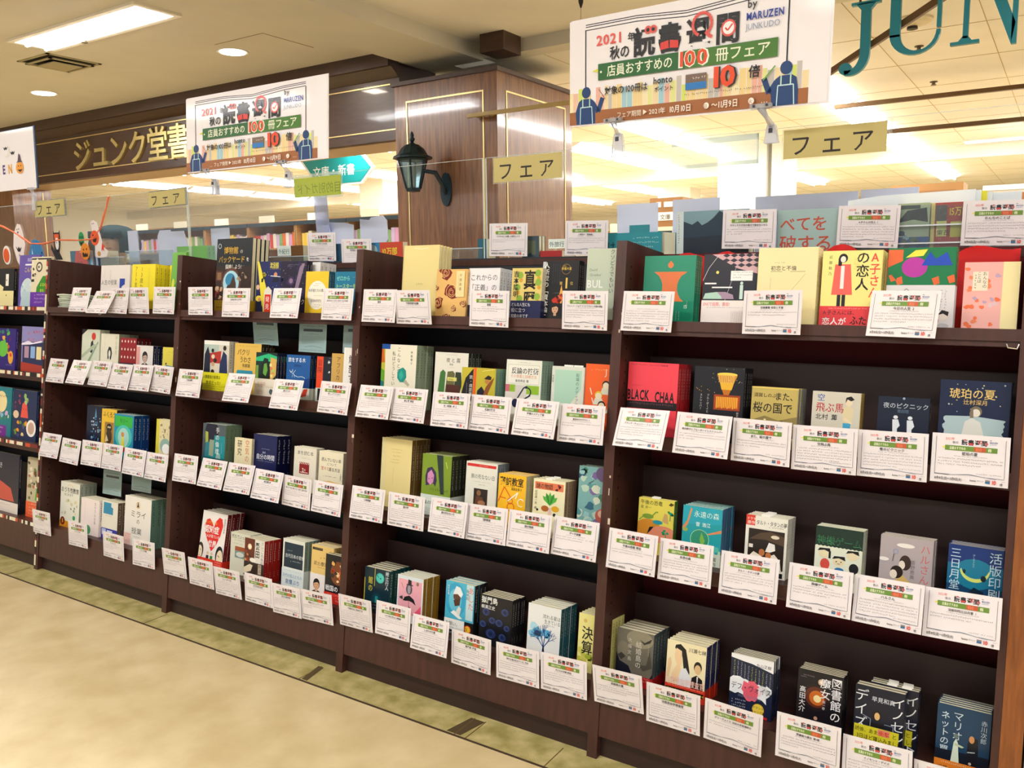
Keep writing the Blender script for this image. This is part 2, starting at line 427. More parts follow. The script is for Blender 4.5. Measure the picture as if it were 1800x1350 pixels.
for i, (x_, y0, y1) in enumerate(STRIP):      # rows of tubes, each fixture a thing of its own
    n = int((y1 - y0) / 1.28)
    for k in range(n):
        y = y0 + k * 1.28
        if i == 0 and k == 0: src = None
        if i or k:
            o = copy_tree(src); o.location = (x_, y, ZI)
        else:
            src = root('ceiling_light', '', 'ceiling light', (x_, y, ZI), group='rows of bare tubes in the shop ceiling')
            b = MB(); b.prism([(-.15, 0), (.15, 0), (.05, -.045), (-.05, -.045)], 1, 0, 1.22, M('fbfaf6', .4)); b.build('batten', src)
            for dx in (-.085, .085): MB().tube([(dx, .03, -.05), (dx, 1.19, -.05)], .014, lamp_mat(14)).build('tube', src)
            MB().prism([(-.15, -.001), (-.16, -.002), (-.05, -.047), (.05, -.047), (.16, -.002), (.15, -.001)], 1, .01, 1.21, lamp_mat(3.2)).build('diffuser', src)
            o = src
        rn = ('rightmost', 'second from right', 'third from right', 'fourth from right', 'fifth from right', 'sixth from right', 'seventh from right', 'far right edge')[i]
        od = ('nearest', 'second', 'third', 'fourth', 'fifth', 'sixth', 'seventh', 'eighth')[min(k, 7)]
        o['label'] = f'{od} lit tube fixture going back in the {rn} row of the shop ceiling'
# flat panel light at the right
b = MB(); b.box(-.33, .33, -.11, .11, -.02, 0, CREAM)
r_ = root('ceiling_light', 'wide flat lit panel at the right of the shop ceiling', 'ceiling light', (4.03, 9.3, ZI)); b.build('housing', r_)
MB().box(-.31, .31, -.09, .09, -.024, -.02, lamp_mat(5)).build('diffuser', r_)

# wall lantern on the column ----------------------------------------
r_ = root('wall_lantern', 'teal-black coach lantern with glass panes on the wooden column', 'lantern', (1.23, 2.44, 1.86))
IR = M('1c3a44', .35, metal=.3)
b = MB(); b.lathe([(.045, -.01), (.05, .0), (.052, .012)], IR, 6); b.lathe([(.098, .185), (.105, .195), (.098, .205)], IR, 6)
for t in range(6):
    a = t * math.pi / 3
    b.tube([(.05 * math.cos(a), .05 * math.sin(a), .01), (.096 * math.cos(a), .096 * math.sin(a), .19)], .006, IR, 6)
b.build('cage', r_)
MB().lathe([(.045, .012), (.088, .187)], clear((.55, .72, .76), 1, 'lantern_glass', .25), 6).build('glass_pane', r_)
MB().lathe([(.13, .198), (.128, .208), (.098, .225), (.075, .262), (.045, .285), (.02, .292), (.012, .30)], IR, 12).build('roof', r_)
MB().lathe([(.006, .30), (.012, .308), (.02, .322), (.01, .335), (.014, .345), (.008, .36), (.001, .372)], IR, 10).build('finial', r_, smooth=True)
MB().tube([(.07, .0, .12), (.12, .08, .11), (.12, .16, .03), (.12, .19, -.02)], [.012, .016, .014, .012], IR, 8).build('arm', r_, smooth=True)
b = MB(); b.prism([(.12 + .045 * math.cos(t * math.pi / 8), .01 + .11 * math.sin(t * math.pi / 8)) for t in range(16)], 1, .185, .2, IR); b.build('back_plate', r_)

# big hanging letters in front of a metal lattice --------------------
TEAL = M('087f8c', .4)
sr = root('hanging_sign', 'huge teal serif letters J U N hanging at the top right', 'sign', (0, 2.60, 0))
def slab(polys, name):
    b = MB()
    for p in polys: b.prism(p, 1, 0, .03, TEAL)
    return b.build(name, sr)
def arc(cx, cz, rx_, rz_, a0, a1, n=14): return [(cx + rx_ * math.cos(R(a0 + (a1 - a0) * i / n)), cz + rz_ * math.sin(R(a0 + (a1 - a0) * i / n))) for i in range(n + 1)]
def band(o, i): return [[o[k], o[k + 1], i[k + 1], i[k]] for k in range(len(o) - 1)]
slab([[(3.872, 2.585), (4.005, 2.585), (4.005, 2.598), (3.872, 2.598)], [(3.918, 2.36), (3.962, 2.36), (3.962, 2.59), (3.918, 2.59)],
      [(3.895, 2.586), (3.918, 2.56), (3.918, 2.59)], [(3.962, 2.56), (3.985, 2.586), (3.962, 2.59)]]
     + band(arc(3.872, 2.36, .090, .100, 0, -105), arc(3.862, 2.36, .056, .075, 0, -105)) + [arc(3.852, 2.295, .030, .028, 0, 345)], 'letter')
slab([[(4.050, 2.41), (4.095, 2.41), (4.095, 2.78), (4.050, 2.78)], [(4.02, 2.78), (4.13, 2.78), (4.13, 2.792), (4.02, 2.792)],
      [(4.252, 2.43), (4.270, 2.43), (4.270, 2.78), (4.252, 2.78)], [(4.22, 2.78), (4.30, 2.78), (4.30, 2.792), (4.22, 2.792)]]
     + band(arc(4.160, 2.42, .110, .100, 180, 360), arc(4.174, 2.42, .078, .084, 180, 360)), 'letter')
slab([[(4.362, 2.36), (4.384, 2.36), (4.384, 2.79), (4.362, 2.79)], [(4.312, 2.335), (4.430, 2.335), (4.430, 2.349), (4.312, 2.349)],
      [(4.345, 2.349), (4.400, 2.349), (4.384, 2.37), (4.362, 2.37)],
      [(4.375, 2.79), (4.425, 2.79), (4.57, 2.40), (4.556, 2.31)], [(4.556, 2.31), (4.577, 2.31), (4.577, 2.79), (4.556, 2.79)], [(4.33, 2.78), (4.40, 2.78), (4.40, 2.792), (4.33, 2.792)]], 'letter')
BR = M('6b5535', .4, metal=.5)
b = MB(); b.box(3.2, 7, 2.64, 2.68, 2.335, 2.365, BR); b.box(3.2, 7, 2.64, 2.68, 2.56, 2.59, BR)
b.build('lattice_rail', sr)
b = MB(); b.tube([(3.60, 2.05, 2.22 + .0), (3.62, .05, 2.22)], .001, BR)
b = MB(); b.prism([(3.55, 2.20), (3.58, 2.19), (4.55, 2.71), (4.52, 2.735)], 1, .06, .09, BR); b.prism([(3.3, 2.35), (3.32, 2.33), (3.55, 2.21), (3.57, 2.225)], 1, .06, .09, BR)
b.build('lattice_brace', sr)
for x_ in (3.9, 4.2, 4.5, 6.0): MB().tube([(x_, .06, 2.59), (x_, .06, ZR)], .006, BR).build('hanger', sr)
# arrow sign further in
b = MB(); AT = M('138f90', .4); AW = M('f7faf8', .5)
P5 = [(-2.50, 2.60), (-1.62, 2.60), (-1.46, 2.44), (-1.62, 2.30), (-2.24, 2.30)]
r_ = root('hanging_sign', 'teal arrow-shaped category sign hanging in the shop left of the column', 'sign', (0, 5.0, 0))
MB().prism([(-2.56, 2.62), (-1.60, 2.62), (-1.42, 2.44), (-1.60, 2.28), (-2.26, 2.28)], 1, 0, .03, AW).build('border', r_)
b = MB(); b.prism([(-2.50, 2.60), (-1.615, 2.60), (-1.46, 2.44), (-1.615, 2.30), (-2.245, 2.30)], 1, -.004, 0, AT)
Print(b, 1, 1, -.004, step=.001).T('文庫・新書', 0, 0, 0, 'ffffff') if False else None
pr = Print(b, .9, .32, -.005, x0=-2.36, z0=2.36, step=.001); pr.T('文庫・新書', .04, .1, .40, 'fbfffd', bold=1)
b.build('face', r_)
for x_ in (-2.2, -1.8): MB().tube([(x_, .015, 2.62), (x_, .015, ZI)], .003, BR).build('hanger', r_)
# the tan rail in front of the column
b = MB(); b.box(1.58, 3.55, 2.56, 2.58, 2.295, 2.318, M('a8925e', .4)); b.box(1.62, 1.64, 2.58, 2.64, 2.30, 2.312, M('a8925e', .4)); b.box(1.72, 1.74, 2.58, 2.64, 2.30, 2.312, M('a8925e', .4)); b.box(3.53, 3.55, 2.562, 2.578, 2.318, ZR, M('a8925e', .4)); tag(b.build('rail'), 'thin tan horizontal rail crossing in front of the wooden column', 'rail')
# ceiling hook and wire of the right banner
b = MB(); b.lathe([(.014, 0), (.014, -.02), (.004, -.05)], M('2a2622', .5), 8, (2.49, 2.40, ZR)); b.tube([(2.49, 2.40, ZR - .04), (2.49, 2.40, 2.32)], .0012, M('4d463c', .5), 5)
tag(b.build('hanging_wire'), 'thin wire with dark ceiling hook right of the column, above the banner corner', 'wire')

# ================================================================== the racks
SH = {1: 1.206, 2: .900, 3: .572, 4: .210}
RED = M('5e0610', .8)
def side_profile(): return [(0, 0), (0, 1.4235), (.25, 1.4235), (.4265, .0545)]
BAYN = ('leftmost', 'second from left', 'third from left', 'fourth from left', 'rightmost')
for i in range(5):
    r_ = root('bookcase', f'dark brown slanted display bookcase, {BAYN[i]} of the five joined in the row' if 0 < i < 4 else
              ('dark brown slanted display bookcase with Halloween picture books, at the left edge' if i == 0 else 'dark brown slanted display bookcase with red cloth and oak end panel'),
              'bookcase', (i * W, 0, 0), (-TH, 0, 0), group='slanted display bookcases in the row')
    for sd, (a, c) in enumerate(((-.015, 0), (W - .03, W - .015))):
        b = MB(); b.prism(side_profile(), 0, a, c, DARKWOOD)
        xs, nx = (c + .0003, 1) if sd == 0 else (a - .0003, -1)
        hole = M('150c0a', .9)
        for s0 in [.30 + .032 * k for k in range(34)]:
            if min(abs(s0 - v) for v in SH.values()) > .03:
                q = [(xs, .035 + .004 * math.cos(t), s0 + .004 * math.sin(t)) for t in [k * math.pi / 3 for k in range(6)]]
                b.add(q, [tuple(range(6))], hole)
        b.build('side_panel', r_)
    x0, x1 = 0.0, W - .03
    for k, s in SH.items():
        b = MB(); b.box(x0, x1, .004, .25, s - .022, s, DARKWOOD)
        if k < 4:
            b.box(x0, x1, .0005, .012, s - .024, s + .002, DARKWOOD); b.box(x0, x1, .006, .02, s - .036, s - .024, DARKWOOD)
        b.build('shelf', r_)
    for k, t in ((2, 1.118), (3, .80), (4, .425)):
        MB().box(x0, x1, .20, .208, SH[k], t, M('422b28', .5, noise=.1, nscale=6)).build('back_board', r_)
    MB().box(x0, x1, .25, .256, .06, 1.42, RED if i == 4 else NAVY).build('back_panel', r_)
    MB().box(x0, x1, .003, .02, .065, .212, DARKWOOD).build('base_rail', r_)
    MB().box(x0, x1, .022, .034, .004, .075, M('3c2520', .5)).build('kick_board', r_)
    if i == 0:
        b = MB(); g = random.Random(4); cs = ['d8cdb0', 'b8552b', '1c1620', 'd8cdb0', '7a2d2a', 'e7ddc2', '2a2430']
        s = .02
        while s < 1.40:
            l = g.uniform(.008, .03); b.box(W - .0285, W - .0165, -.0012, -.0002, s, s + l, M(g.choice(cs), .4)); s += l
        for k in (1, 2, 3, 4):
            x = .1
            while x < W - .04:
                l = g.uniform(.008, .025); b.box(x, x + l, -.0022 if k < 4 else .001, -.001 if k < 4 else .003, SH[k] - .016, SH[k] + .0, M(g.choice(cs), .4)); x += l
        b.build('edge_tape', r_)
    if i == 4:
        MB().prism(side_profile(), 0, W - .0145, W + .027, OAK).build('end_panel', r_)
        b = MB(); b.tube([(.905, -.004, 1.176), (.908, -.006, 1.168), (.925, -.006, 1.166), (.928, -.004, 1.176)], .0015, M('d9d6d0', .3, metal=1), 6); b.build('wire_clip', r_)
    if i:
        b = MB(); g = random.Random(i)
        for k in range(5): s = g.uniform(.6, 1.35); b.box(-.012 + .01 * g.random(), -.0105 + .01 * g.random(), -.0006, 0, s, s + g.uniform(.004, .02), M('c9b8a6', .7))
        b.build('scuff_marks', r_)
b = MB(); b.box(-.3, 4.81, .432, .86, 1.345, 1.37, DARKWOOD); b.box(-.3, 4.81, .4225, .432, 1.352, 1.372, DARKWOOD)
tag(b.build('ledge_board'), 'long dark brown ledge board running along behind the tops of the bookcases', 'ledge')
r_ = root('bookcase', 'dark brown bookcase standing back to back behind the slanted row', 'bookcase', (0, 0, 0))
b = MB()
for k in range(6): b.box(-.3 + k * 1.0, -.28 + k * 1.0, .44, .85, 0, 1.345, DARKWOOD)
b.build('side_panel', r_)
b = MB()
for z in (.1, .4, .7, 1.0): b.box(-.3, 4.72, .45, .84, z, z + .02, DARKWOOD)
b.build('shelf', r_)

# red cloth behind the top shelf of the right bookcase
b = MB(); g = random.Random(2); NX, NS = 46, 9; vs_ = []
for j in range(NS):
    for k in range(NX):
        x = 3.90 + .85 * k / (NX - 1); t = j / (NS - 1)
        top = 1.405 + .022 * math.sin(k * .33) + .012 * math.sin(k * .81 + 1)
        vs_.append(rk(x, .196 + .010 * math.sin(k * .9 + j * .4) + (.020 if j == NS - 1 else 0), 1.208 + (top - 1.208) * min(1, t * 1.08) - (.008 if j == NS - 1 else 0)))
b.add(vs_, [(j * NX + k, j * NX + k + 1, (j + 1) * NX + k + 1, (j + 1) * NX + k) for j in range(NS - 1) for k in range(NX - 1)], M('b80f16', .75))
tag(b.build('red_cloth', smooth=True), 'bright red cloth rumpled behind the books on the rightmost top shelf', 'cloth')

# clear screens on the ledge
PANE = clear((.98, .992, .992), .22)
EDGE = clear((.93, .98, .97), 1, 'edge_acrylic', .5)
for x0, x1, nm in ((-.25, 1.625, 'left'), (1.635, 3.192, 'middle'), (3.204, 4.79, 'right')):
    r_ = root('acrylic_screen', f'tall clear acrylic screen standing on the ledge, {nm} one of three', 'screen', (x0, .43, 1.372), group='acrylic screens on the ledge')
    MB().box(0, x1 - x0, 0, .003, 0, .332, PANE).build('pane', r_)
    b = MB(); b.box(-.001, .001, -.001, .004, 0, .332, EDGE); b.box(x1 - x0 - .001, x1 - x0 + .001, -.001, .004, 0, .332, EDGE); b.box(0, x1 - x0, 0, .003, .332, .3335, EDGE)
    b.build('polished_edge', r_)
    b = MB()
    for fx in (.08, (x1 - x0) / 2, x1 - x0 - .08): b.box(fx - .03, fx + .03, -.002, .05, 0, .004, PANE); b.box(fx - .03, fx + .03, .003, .006, 0, .03, PANE)
    b.build('foot', r_)

# ================================================================== books
VIS = {'red-pink book with black capital letters': 0.64, 'black book with golden chandelier': 0.68, 'khaki book with old town and black title': 0.82, 'grey-white book with boy in yellow shirt': 0.66, 'navy book with two white walking silhouettes': 0.64, 'deep blue book with girl in white dress': 0.74, 'yellow book with painted dinosaurs': 0.78, 'turquoise book with green globe': 0.88, 'dark green and cream book with three crayon faces': 0.84, 'blue book with crescent moon boat': 0.92, 'ivory book with a green stone': 0.76, 'white book with green striped figures': 0.74, 'olive paperback with battle painting': 0.76, 'book with a navy snap hook': 0.78, 'pale mint book with diagonal corner': 0.74, 'orange comic with crowd of faces': 0.74, 'plain buff book with faint red lettering': 0.82, 'olive green book with purple woman portrait': 0.84, 'white book with red bar and brown photo': 0.78, 'orange-yellow book with letter A': 0.72, 'cream book with turnip and fruit': 0.74, 'teal watercolour book with a red fruit': 0.78, 'dark teal mystery book with moon': 0.82, 'pink book with top hat and umbrella': 0.82, 'light blue book with bearded man in turban': 0.92, 'black book with dim blue figures': 0.9, 'yellow-green book with brush lettering': 0.85, 'sand-yellow book with brown bubble lettering': 0.82, 'blue paperback with white reindeer sketch': 0.78, 'dark book with orange strip down its left': 0.82, 'tan book with vertical dark title': 0.86, 'white book with large vertical blue title': 0.86, 'teal and grey book with abstract hands': 0.78, 'narrow cream book with brush title': 0.78, 'navy blue book with plain white title': 0.88, 'off-white paperback with dark red woodcut': 0.76, 'cream book with black and orange title lines': 0.78, 'off-white book with small red and blue painting': 0.86, 'brown photo paperback with red spine': 0.88, 'tan paperback with smiling man on band': 0.95, 'black book with orange battle scene': 0.95, 'pale green book with red sun': 0.78, 'ivory book with dark-haired woman drawing': 0.78, 'dark red book with rows of white marks': 0.82, 'white and red book with short-haired portrait': 0.78, 'yellow book with blue reclining figure': 0.74, 'dark blue book with frosty leaf tree': 0.84, 'yellow book with sepia owl picture': 0.78, 'green and blue storybook with small girl': 0.84, 'beige book with pale blue oval': 0.8, 'pale pink-grey book with blue corner shape': 0.72, 'bright yellow book with thin vertical title': 0.82, 'white-spined book half hidden on dark shelf': 1}   # art laid out over the upper part of these covers
ORD = ['front', 'second', 'third', 'fourth', 'fifth', 'sixth', 'seventh', 'eighth']
SHN = {1: 'top', 2: 'second', 3: 'third', 4: 'bottom'}
BOOKS = []          # (x centre, bay, row, short description) for naming the cards
_jit = random.Random(11)
PAGE = M('e6dcb8', .8)
def cover_mesh(w, h, t, bind, bg, spine, art, seed, hard, vis=1.0):
    b = MB(); ct = .0022 if hard else .0009; m = M(bg, .35, .12); ms = M(spine, .35, .12)
    b.box(0, w, 0, ct, 0, h, m); b.box(0, w, t - ct, t, 0, h, m)
    if bind == 'R': b.box(w - ct, w + .0002, 0, t, 0, h, ms)
    else: b.box(-.0002, ct, 0, t, 0, h, ms)
    if art: art(Print(b, w, h * vis, 0, coat=.12, z0=h * (1 - vis), ts=vis ** -.4))
    if bind == 'R':                          # lettering on the spine
        g = random.Random(seed); x = w + .0005
        dark = sum(int(spine[i:i + 2], 16) for i in (0, 2, 4)) < 330
        ink = M('c9c6c0' if dark else '4a4a50', .45); z = h * .93
        def q4(y0, y1, z0, z1): b.add([(x, t * y0, z0), (x, t * y0, z1), (x, t * y1, z1), (x, t * y1, z0)], [(3, 2, 1, 0)], ink)
        while z > h * (.42 + .1 * g.random()):
            a = t * .40
            for _ in range(2): zz = z - g.uniform(.1, 1) * a; q4(.32 + .1 * g.random(), .52 + .14 * g.random(), zz, zz + a * .14)
            yy = g.uniform(.34, .6); q4(yy, yy + .06, z - a * g.uniform(.6, 1), z - a * .1)
            z -= a * 1.15
        z = h * .26
        while z > h * .12:
            a = t * .26; zz = z - g.uniform(.1, 1) * a; q4(.40, .60, zz, zz + a * .2); z -= a * 1.2
    return b
def book(desc, bay, row, x, w, h, d=.05, t=.015, n=1, bind='R', bg='e8e2d4', spine=None, art=None, band=None,
         lean=0, hard=False, pages=True, s=None, tabs=0, yaw=0, roll=0):
    spine = spine or bg; seed = int(x * 1000); n = min(n, 4 if bay < 3 else 5)
    base = SH[row] if s is None else s
    r_ = bpy.data.objects.new('book', None); COL.objects.link(r_); r_.empty_display_size = .02
    cover_mesh(w, h, t, bind, bg, spine, art, seed, hard, VIS.get(desc, 1.0)).build('cover', r_)
    e = .0022 if hard else .0009; iy = .003 if hard else .0008
    pb = MB(); pb.box(e + (0 if bind == 'L' else .0015), w - e - (0 if bind == 'R' else .0015), e, t - e, iy, h - iy, PAGE); pb.build('page_block', r_)
    if band:
        bh, bc, bart = band; bm = MB(); c = M(bc, .35, .12); z1 = bh * h
        bm.box(-.0004, w + .0004, -.0014, -.0008, .0002, z1, c)
        bm.box(w + .0003, w + .0009, -.0014, t + .0006, .0002, z1, c)
        if bart: bart(Print(bm, w, z1, -.0014, coat=.12))
        bm.build('belly_band', r_)
    for k in range(tabs):
        tb = MB(); tb.box(w * (.35 + .3 * k), w * (.35 + .3 * k) + .022, t * .3, t * .3 + .001, h - .01, h + .005, M('f3f0e6', .4)); tb.build('sales_slip', r_)
    r_.rotation_euler = (-TH - lean, R(roll), R(yaw))
    if s is None: r_.location = rk(x, d, base + .0005 + (.0 if not lean else 0))
    else: r_.location = (x, d, s)
    if s is not None: r_.rotation_euler = (-lean, R(roll), R(yaw))
    g = 'stack of ' + desc
    where = f'{SHN[row]} shelf' if row else 'ledge'
    tag(r_, (f'{desc}, front copy of its stack' if n > 1 else f'{desc}, displayed face out on {where}'), 'book', g if n > 1 else None)
    for k in range(1, n):
        c = copy_tree(r_)
        if s is None: c.location = rk(x + _jit.uniform(-.0012, .0016), d + k * (t + (.0024 if band else .0007)), base + .0005)
        else: c.location = (x + _jit.uniform(-.001, .001), d + k * (t + .0006), s)
        c['label'] = f'{desc}, {ORD[min(k,7)]} copy counted from the front'
    if row: BOOKS.append((x + w / 2, bay, row, desc))
    return r_

# ---- bay 4 (right), top shelf
def a(p):
    p.E(.52, .86, .055, .045, 'e07b4a'); p.E(.52, .90, .02, .02, 'e07b4a')
    p.P([(.20, .76), (.84, .76), (.82, .74)] + [(.66 + .12 * abs(t) ** 2 + 0, .53 + .21 * t) for t in (.8, .5, .2, -.2, -.5, -.8)] + [(.80, .32), (.30, .32)] + [(.38 - .12 * abs(t) ** 2, .53 + .21 * t) for t in (-.8, -.5, -.2, .2, .5, .8)], 'e07b4a')
    p.T('15', .80, .22, .075, 'e8f2ea'); p.tiny(.72, .18, .05, .022, 'd7ece2', 3, 3, 2.2, vert=True); p.tiny(.86, .33, .25, .018, 'd7ece2', 5, 1, vert=True)
book('green book with orange hourglass', 4, 1, 3.868, .148, .182, .06, .014, 3, bg='0f8a72', art=a)
def a(p):
    p.P([(.15, 1), (1, 1), (1, .72), (.62, .80)], 'c8a2a8')
    for k in range(5):
        for j in range(3): p.P([(.35 + k * .14, .98 - j * .07), (.42 + k * .14, .95 - j * .07), (.49 + k * .14, .98 - j * .07), (.42 + k * .14, 1.01 - j * .07)], '2a2338')
    p.L([(.0, .62), (.10, .80), (.28, .99)], .006, 'e6d6dc'); p.L([(.62, .84), (.52, .56), (.42, .30)], .005, 'c9bcc6')
    p.C(.27, .74, .022, 'e8d774'); p.R(.52, .62, .92, .76, 'f0eef0'); p.tiny(.56, .73, .9, .022, '3a3544', 4, 3, 1.7)
    p.R(.04, .57, .26, .592, 'eceaf0'); p.R(.18, .515, .56, .535, 'eceaf0')
    p.P([(.02, .36), (.06, .44), (.28, .46), (.36, .40), (.38, .36)], 'a7cabb'); p.P([(.28, .46), (.36, .40), (.38, .36), (.60, .36), (.58, .42), (.44, .46)], 'a08ba0')
    p.R(.70, .36, .76, .56, 'b9d6cc'); p.C(.73, .585, .022, 'b9d6cc')
def bb(p): p.T('SNSで話題、重版!', .03, .78, .17, 'd96a6a', bold=1, sq=.85); p.tiny(.1, .68, .9, .05, '4a4a55', 7); p.tiny(.86, .55, .1, .04, '55555f', 3, 12, 1.55, vert=True)
book('navy book with car and moon', 4, 1, 4.04, .143, .182, .055, .014, 2, bg='151a30', art=a, band=(.34, 'efe3df', bb))
def a(p):
    p.tiny(.28, .80, .45, .018, '55503a', 1); p.T('初恋と不倫', .22, .71, .066, '33322a', bold=1); p.R(.22, .69, .42, .694, '55503a'); p.R(.55, .69, .8, .694, '55503a')
    p.tiny(.22, .62, .38, .016, '8a8060', 4, 1, vert=True); p.L([(.45, .30), (.55, .42), (.66, .52), (.80, .66)], .003, '9a8f6a')
book('plain cream book with small black title', 4, 1, 4.19, .146, .192, .035, .013, 3, bg='efdda4', art=a)
def a(p):
    p.T('近藤聡乃', .14, .94, .045, '2d2a20', vert=True, track=.6)
    p.R(.28, .17, .34, .42, '1b1a22'); p.R(.36, .17, .42, .42, '1b1a22'); p.P([(.22, .82), (.48, .82), (.53, .42), (.18, .42)], 'ec6b62'); p.R(.32, .50, .38, .80, 'efe6e4')
    p.E(.35, .90, .075, .06, '17161c'); p.R(.27, .80, .33, .90, '17161c'); p.E(.35, .885, .045, .042, 'efe2d0')
    p.T('の恋人', .68, .99, .17, '17161c', vert=True, bold=2); p.T('A子さん', .88, .985, .15, 'ea5a50', vert=True, bold=2, sq=.9)
    p.P([(.45, .0), (.55, .20), (.78, .20), (.74, .0)], '9fc43a'); p.E(.50, .12, .10, .07, 'e9efe0'); p.E(.80, .12, .09, .07, 'f0e4d0'); p.P([(.72, .12), (.78, .20), (.9, .2), (.9, .14)], '1a1a20'); p.E(.82, .0, .10, .07, '2b6d9c')
    p.tiny(.53, .90, .62, .02, 'b8b070', 3, 6, 1.5)
def bb(p): p.T('A子さんには、', .06, .60, .24, '2a1216', bold=1); p.T('恋人が', .05, .12, .38, 'ffffff', bold=2); p.T('ふたり', .52, .14, .46, '1d0d10', bold=3, sq=.85); p.tiny(.1, .86, .9, .08, 'f5c3bd', 2)
book('yellow comic with girl in pink coat', 4, 1, 4.345, .136, .182, .04, .013, 4, bg='efe28c', art=a, band=(.27, 'e0474f', bb))
def a(p):
    p.P([(0, .98), (.22, .98), (.22, .84), (.0, .76)], 'e06f45'); p.P([(.26, .88), (.4, .97), (.58, .98), (.52, .90)], 'f0e05a')
    p.E(.40, .76, .19, .125, 'b043a0'); p.P([(.5, .78), (.62, .95), (.70, .86), (.86, .94), (.95, .78)], '2355b5')
    for (u, v) in ((.02, .66), (.12, .62), (.66, .62), (.88, .64)): p.P([(u, v), (u + .1, v + .03), (u + .12, v - .06), (u + .04, v - .08)], 'e06f45')
    p.P([(.05, .68), (.16, .70), (.14, .60)], '157a52')
def bb(p):
    p.T('今日の人生', .12, .74, .17, 'a8a8ac', sq=.95); p.tiny(.80, .9, .6, .06, '8c8c92', 2, 1, vert=True); p.tiny(.86, .9, .35, .06, '9a9aa0', 8, 2, 1.5, vert=True)
    p.E(.70, .20, .10, .16, 'cf3b36'); p.E(.86, .30, .08, .10, 'e6dccf'); p.P([(.78, .32), (.84, .44), (.94, .4), (.93, .3), (.86, .36)], '1d1d22'); p.E(.85, .08, .1, .06, 'b9b9bd'); p.L([(.2, .75), (.3, .92), (.38, .82)], .02, 'a0a0a4')
book('green collage book with purple shape', 4, 1, 4.49, .143, .187, .055, .014, 2, bg='0f7c55', art=a, band=(.54, 'dcd9dc', bb))
def a(p):
    p.R(0, 0, .70, 1, 'e9a8a2'); p.blobs(26, 5, .03, .02, .64, .97, .03, .055, ['e8764f', 'ea8460', 'e8764f', 'd9b4bb', 'e8764f', 'b49bb5'])
    p.R(.16, .58, .44, .86, 'eadcc2'); p.T('おんなの', .38, .86, .06, '3a3020', vert=True); p.T('ことば', .28, .86, .055, '3a3020', vert=True); p.tiny(.19, .82, .62, .035, '5a5040', 2, 1, vert=True); p.R(.70, 0, 1, 1, 'efdca2')
book('coral fish-pattern book with cream flap', 4, 1, 4.652, .107, .150, .04, .014, 1, bg='efdca2', art=a)
# second shelf
def a(p):
    p.T('ブラック・チェンバー・ミュージック 阿部和重', .03, .93, .036, '2a1014', sq=.95); p.tiny(.08, .50, .3, .014, '5a1a20', 3, 2)
    p.T('BLACK', .0, .19, .25, '160a0c', bold=5, sq=.50); p.T('CHAA', .56, .17, .25, '160a0c', bold=5, sq=.50); p.R(0, 0, 1, .16, '1a1218'); p.tiny(.06, .09, .94, .05, '8a5560', 6)
book('red-pink book with black capital letters', 4, 2, 3.846, .146, .197, .045, .018, 5, bg='e8505e', spine='b8323f', art=a)
def a(p):
    p.E(.66, .84, .20, .055, 'd89b2c'); p.E(.66, .86, .20, .035, 'f0c860'); p.P([(.46, .84), (.86, .84), (.80, .70), (.52, .70)], 'c98a26'); p.P([(.52, .70), (.80, .70), (.76, .56), (.56, .56)], 'e0aa3c'); p.P([(.57, .56), (.75, .56), (.71, .46), (.61, .46)], 'b87518')
    p.R(.42, .16, .94, .46, '9a4a12'); p.R(.46, .20, .90, .42, 'd57b1c')
    for k in range(12): p.R(.47 + k * .036, .19 + .02 * (k % 3), .485 + k * .036, .42, 'f0b64a'); p.k -= 1
    for k in range(9): p.R(.50 + k * .036, .70 - .01 * (k % 2), .508 + k * .036, .84, 'f6dc90'); p.k -= 1
    p.dots(26, 9, .3, .7, .98, .98, .004, .007, ['e8dcc0', 'd8b060']); p.dots(8, 3, .05, .4, .5, .6, .006, .01, ['d8a050'])
    p.T('ブルーボーイと', .30, .46, .045, 'd8d2c8', vert=True); p.T('ストリッパー', .16, .46, .045, 'd8d2c8', vert=True); p.T('桐衣 朝子', .9, .14, .04, 'c8c2b8', vert=True)
book('black book with golden chandelier', 4, 2, 4.035, .134, .195, .05, .017, 4, bg='191b26', art=a)
def a(p):
    p.R(0, 0, 1, .30, '6d6240'); p.P([(0, .30), (.3, .42), (.6, .34), (1, .44), (1, .2), (0, .2)], '8f8258'); g = random.Random(5)
    for k in range(30): u = g.random(); v = g.uniform(.0, .34); p.R(u, v, u + .05, v + .03, g.choice(['4d4630', 'b5a878', 'd8cc9c'])); p.k -= (k % 4 > 0)
    p.T('須賀しのぶ', .05, .80, .085, '4a3a20'); p.T('また、', .50, .76, .16, '1c1810', bold=1); p.T('桜の国で', .04, .50, .21, '1c1810', bold=1, sq=.88); p.R(.0, .97, 1, 1, 'd8c070')
book('khaki book with old town and black title', 4, 2, 4.193, .116, .151, .04, .017, 4, bg='b9a76a', spine='9a9a94', art=a)
def a(p):
    p.T('空', .10, .78, .16, '3c6ba8', bold=1); p.T('飛ぶ馬', .08, .52, .21, 'b03a3a', bold=1, sq=.9); p.T('北村 薫', .08, .32, .13, '1b1b22', bold=1)
    p.P([(.66, .06), (.80, .06), (.82, .26), (.66, .26)], '4aa0c8'); p.P([(.64, .26), (.84, .26), (.86, .60), (.78, .68), (.68, .64), (.64, .50)], 'd9c9a0'); p.P([(.70, .40), (.86, .26), (.82, .24), (.66, .34)], 'e6d0b0'); p.E(.76, .76, .07, .09, 'e6cfb0'); p.P([(.69, .74), (.70, .88), (.80, .92), (.87, .84), (.80, .80), (.73, .84)], '1f1c1c')
book('grey-white book with boy in yellow shirt', 4, 2, 4.34, .112, .149, .05, .013, 3, bg='c9c4b4', spine='b59a58', art=a)
